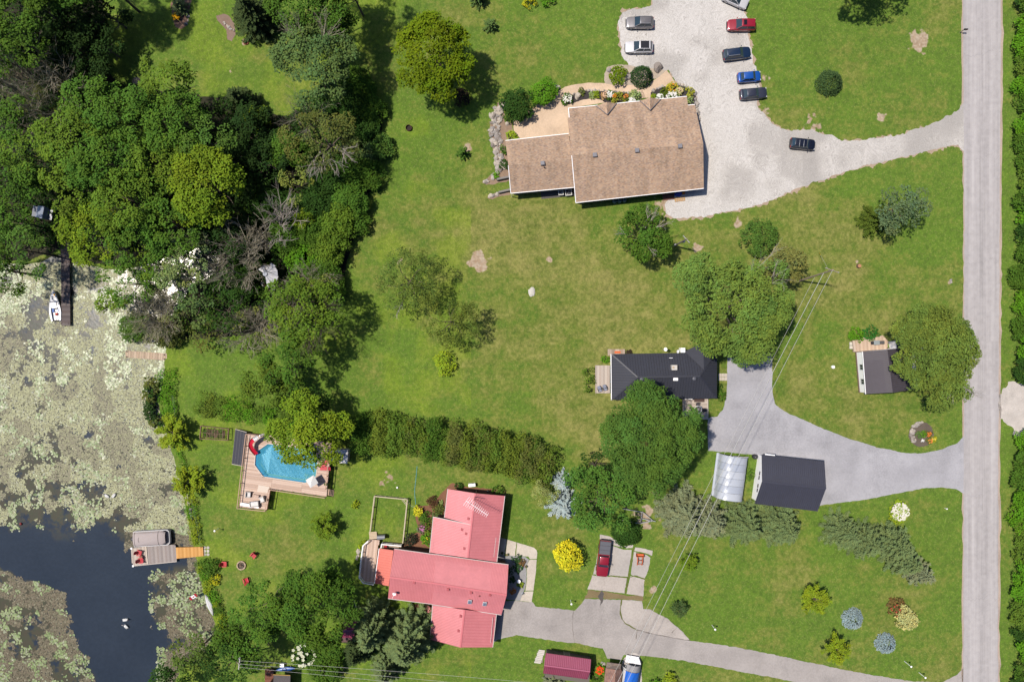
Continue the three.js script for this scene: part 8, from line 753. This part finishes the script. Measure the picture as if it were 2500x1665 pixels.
  // red house garden
  f(1022, 1247, 11, 1.1, 'yell', 'golden yellow shrub at the tip of the red house garden', [[240, 226, 60], 20, 0.14]); f(1055, 1226, 12, 1.1, [96, 70, 44], 'round dark maroon shrub in the red house garden'); f(1073, 1230, 6, 0.5, 'sage', 'small mint green plant beside the maroon shrub'); f(1040, 1268, 16, 1, 'mid', 'spreading green plants beside the golden shrub'); f(1030, 1290, 9, 0.7, [120, 120, 90], 'pink and purple flowers in the red house garden', [[214, 130, 186], 16, 0.12]); f(1000, 1316, 14, 1.3, [58, 62, 46], 'round dark shrub at the corner of the pen fence'); f(1042, 1318, 14, 1, 'weedy', 'green plants with yellow blooms against the red house', [[236, 216, 60], 6, 0.12]); f(1050, 1292, 11, 0.9, 'cedar', 'olive green plants under the lower red roof'); f(1068, 1244, 12, 0.9, 'olive', 'olive plants under the upper red roof edge'); f(1066, 1258, 9, 0.7, 'grey', 'grey green plants beside the olive ones'); f(1120, 1188, 8, 0.8, 'deep', 'dark plants at the end wall of the red house'); f(1218, 1200, 14, 1, 'mid', 'green plants at the far corner of the red house wing'); f(1045, 1487, 9, 0.8, [150, 130, 90], 'pink blooming plants below the red house wall', [[226, 150, 150], 22, 0.12]); f(1048, 1500, 8, 0.7, 'mid', 'green plants beside the broad spruce at the red house'); f(886, 1333, 9, 0.8, 'fern', 'lime green plants outside the white deck railing'); f(876, 1385, 6, 0.6, 'deep', 'dark plant outside the white deck railing');
  // gravel garden
  f(1261, 1364, 9, 0.6, [60, 96, 44], 'round green grass clump in the gravel garden, the one by the concrete'); f(1264.5, 1387, 9, 0.6, [54, 92, 42], 'round green grass clump in the gravel garden, the one beside the bird bath'); f(1243, 1396, 8, 0.6, [54, 90, 44], 'round green clump half under the red roof edge'); f(1250, 1414, 6, 0.5, [56, 84, 46], 'small green clump in the gravel garden'); f(1271, 1428, 6, 0.5, 'fern', 'lime green clump in the gravel garden'); f(1252, 1444, 5, 0.4, [200, 130, 60], 'orange leaved plant in the gravel garden'); f(1275, 1372, 6, 0.5, [140, 110, 70], 'reddish plant in the gravel garden');
  f(1464, 1635, 10, 0.9, 'weedy', 'orange lilies blooming beside the maroon shed', [[250, 96, 40], 26, 0.18]); f(1455, 1652, 14, 0.9, 'mid', 'green leaves below the orange lilies'); f(1640, 1668, 16, 2, 'fern', 'young lime green tree tip at the lower lawn', null, { hc: 1.6 }); f(1600, 1672, 14, 2, 'weedy', 'green bush at the lower lawn beside the lime green tip');
}
for (const [x, y, c, l] of [[1226, 1349, [70, 56, 50], 'dark flower pot at the shaded corner of the concrete'], [1238.5, 1353, [190, 150, 130], 'terracotta flower pot on the concrete'], [1284, 1382, [176, 130, 116], 'terracotta flower pot on the edge of the gravel garden']]) { const q = P(x, y), t = thing('flower_pot', l, 'flower pot', [q.x, 0.03, q.z]); part(t, 'pot', new THREE.LatheGeometry([[0.02, 0], [0.13, 0], [0.19, 0.3], [0.21, 0.3], [0.21, 0.35], [0.16, 0.35], [0.14, 0.28], [0.02, 0.28]].map(([a, b]) => new THREE.Vector2(a, b)), 16), M(...c, 0.85)); const L = new Leaves(), r = rng(x); lobe(L, r, 0, 0.36, 0, 0.15, 0, 1, 0, 30, 0.12, col('grey')); part(t, 'plant', L.geo(), leafM, { kind: 'stuff' }); }
{ const q = P(1266.5, 1416), t = thing('bird_bath', 'white round bird bath in the gravel garden', 'bird bath', [q.x, 0, q.z]); part(t, 'pedestal', cyl(0, 0, 0, 0.08, 0.15, 0.6, 12), white); part(t, 'bowl', new THREE.LatheGeometry([[0.02, 0.6], [0.2, 0.63], [0.3, 0.72], [0.28, 0.74], [0.18, 0.67], [0.01, 0.65]].map(([a, b]) => new THREE.Vector2(a, b)), 22), white); }
{ const q = P(1276, 1448), t = thing('garden_ornament', 'small pale figure ornament by the concrete edge', 'ornament', [q.x, 0, q.z]); part(t, 'plinth', cyl(0, 0, 0, 0.2, 0.24, 0.15, 12), M(190, 196, 210, 0.8)); part(t, 'figure', varTube([V(0, 0.12, 0), V(0.02, 0.3, 0), V(0, 0.5, 0.01), V(0, 0.66, 0)].map((p) => V(p.x, p.y, p.z)), [0.14, 0.12, 0.07, 0.08]), M(206, 212, 224, 0.8)); }
{ const q = P(1257, 1430), a = P(1240, 1409), t = thing('garden_bench', 'wooden bench along the wall facing the gravel garden', 'bench', [P(1238.5, 1425).x, 0, P(1238.5, 1425).z], 0.12); for (let k = 0; k < 3; k++) part(t, 'seat_slat', bx(-0.14 + k * 0.14, 0.42, 0, 0.12, 0.03, 1.5), M(170, 140, 112, 0.85)); for (const z of [-0.65, 0.65]) part(t, 'leg', bx(0, 0.2, z, 0.4, 0.4, 0.06), M(110, 60, 54, 0.85)); part(t, 'backrest', bx(-0.24, 0.62, 0, 0.04, 0.36, 1.5), M(170, 140, 112, 0.85)); }
{ const q = P(2100, 649, 0.4), t = thing('tree_stump', 'cut tree stump with orange brown top on the dry lawn', 'stump', [q.x, 0, q.z]); part(t, 'bark', cyl(0, -0.05, 0, 0.3, 0.4, 0.45, 12), M(120, 92, 78, 0.95)); part(t, 'cut_face', cyl(0, 0.4, 0, 0.28, 0.28, 0.012, 14), M(206, 150, 110, 0.9)); }
{ const q = P(998, 313), t = thing('fire_ring', 'rusty round steel fire ring on the upper lawn', 'fire ring', [q.x, 0, q.z]); part(t, 'ring', new THREE.CylinderGeometry(0.48, 0.5, 0.35, 22, 1, true).translate(0, 0.17, 0), M(96, 62, 50, 0.9, { side: THREE.DoubleSide })); part(t, 'rim', new THREE.TorusGeometry(0.48, 0.03, 6, 26).rotateX(1.5708).translate(0, 0.35, 0), M(110, 70, 56, 0.9)); part(t, 'ash', cyl(0, 0, 0, 0.45, 0.45, 0.05, 16), M(60, 50, 46, 1)); }
{ const q = P(600, 103), t = thing('fire_ring', 'low brick fire ring on the shaded grass below the dark spruce', 'fire ring', [q.x, 0, q.z]); for (let k = 0; k < 10; k++) { const b = part(t, 'brick', bx(0, 0.08, 0, 0.12, 0.16, 0.24), M(150, 84, 66, 0.9)); b.position.set(Math.cos(k * 0.628) * 0.4, 0, Math.sin(k * 0.628) * 0.4); b.rotation.y = -k * 0.628; } part(t, 'ash', cyl(0, 0, 0, 0.34, 0.34, 0.04, 14), M(110, 70, 60, 1)); }
{ const q = P(2035, 896, 0.3), t = thing('well_cap', 'small white round well cap on the lawn beside the cottage', 'well cap', [q.x, 0, q.z]); part(t, 'pipe', cyl(0, -0.1, 0, 0.2, 0.22, 0.45, 14), white); part(t, 'cap', cyl(0, 0.35, 0, 0.26, 0.26, 0.08, 14), white); part(t, 'bolt', [0, 1, 2, 3].map((k) => cyl(Math.cos(k * 1.57) * 0.2, 0.43, Math.sin(k * 1.57) * 0.2, 0.03, 0.03, 0.03, 6)), galv); }
{ const q = P(2312, 1242, 0.4), t = thing('hydro_marker', 'little white marker box in the grass by the road', 'marker', [q.x, 0, q.z]); part(t, 'post', bx(0, 0.2, 0, 0.08, 0.4, 0.08), white); part(t, 'box', rbx(0, 0.5, 0, 0.2, 0.24, 0.16, 0.02), white); }
{ const b = P(2348, 79), t = thing('mailbox', 'dark mailbox on a post at the edge of the road', 'mailbox', [b.x, 0, b.z]); part(t, 'post', bx(-0.2, 0.5, 0, 0.1, 1, 0.1), woodGrey); part(t, 'box', [rbx(0.05, 1.08, 0, 0.55, 0.2, 0.22, 0.02), new THREE.CylinderGeometry(0.11, 0.11, 0.55, 12).rotateZ(1.5708).translate(0.05, 1.18, 0)], M(50, 56, 60, 0.5)); part(t, 'flag', bx(0.1, 1.28, 0.13, 0.12, 0.08, 0.02), tailM); }
{ const q = P(970, 1190), o = single('ball', new THREE.SphereGeometry(0.17, 16, 12), white, 'white ball lying on the grass above the pen', 'ball'); o.position.set(q.x, 0.17, q.z); }
{ const t = thing('wire_fence', 'low green wire fence along the top of the pond bank', 'fence'), pts = [[425, 965], [432, 1010]].map(([x, y]) => P(x, y)), pt2 = [[470, 1215], [484, 1275], [494, 1334]].map(([x, y]) => P(x, y)), m = M(60, 96, 70, 0.6); for (const line of [pts, pt2]) for (let i = 0; i + 1 < line.length; i++) { const a = line[i], b = line[i + 1]; for (const y of [0.25, 0.55, 0.85]) part(t, 'strand', bar(a.clone().setY(y), b.clone().setY(y), 0.025), m); const n = Math.round(a.distanceTo(b) / 1.5); for (let k = 0; k <= n; k++) { const p = a.clone().lerp(b, k / n); part(t, 'post', cyl(p.x, -0.05, p.z, 0.03, 0.03, 1.0, 6), m); } } }
{ const t = thing('entry_handrail', 'dark metal handrail beside the steps to the tan house door', 'handrail'), a = P(1566, 226), b = P(1569, 243); part(t, 'rail', tube([a.clone().setY(0), a.clone().setY(0.9), b.clone().setY(0.95), b.clone().setY(0.05)], 0.025, 6, 24), M(120, 76, 70, 0.5)); part(t, 'post', cyl((a.x + b.x) / 2, 0, (a.z + b.z) / 2, 0.02, 0.02, 0.9, 6), M(120, 76, 70, 0.5)); }
{ const t = thing('garden_utility_box', 'white heat pump box behind the end of the red house wing', 'heat pump', P(1152, 1185, 0.8).setY(0)); part(t, 'case', rbx(0, 0.42, 0, 1.15, 0.84, 0.5, 0.05, 0.1), white); part(t, 'fan_grille', new THREE.TorusGeometry(0.25, 0.02, 6, 20).translate(0.25, 0.45, -0.28), M(90, 90, 96, 0.5)); part(t, 'foot', [bx(-0.4, 0.02, 0, 0.08, 0.05, 0.5), bx(0.4, 0.02, 0, 0.08, 0.05, 0.5)], black); }
{ const q = P(1191, 1199, 0.6), t = thing('black_lantern_stand', 'dark garden lantern behind the end of the red house wing', 'lantern', [q.x, 0, q.z]); part(t, 'stand', cyl(0, 0, 0, 0.03, 0.12, 0.5, 8), black); part(t, 'cage', [0, 1, 2, 3].map((k) => bx(Math.cos(k * 1.57 + 0.78) * 0.14, 0.68, Math.sin(k * 1.57 + 0.78) * 0.14, 0.03, 0.4, 0.03)), black); part(t, 'cap', new THREE.ConeGeometry(0.24, 0.18, 4).translate(0, 0.95, 0), black); }
renderer.render(scene, camera);
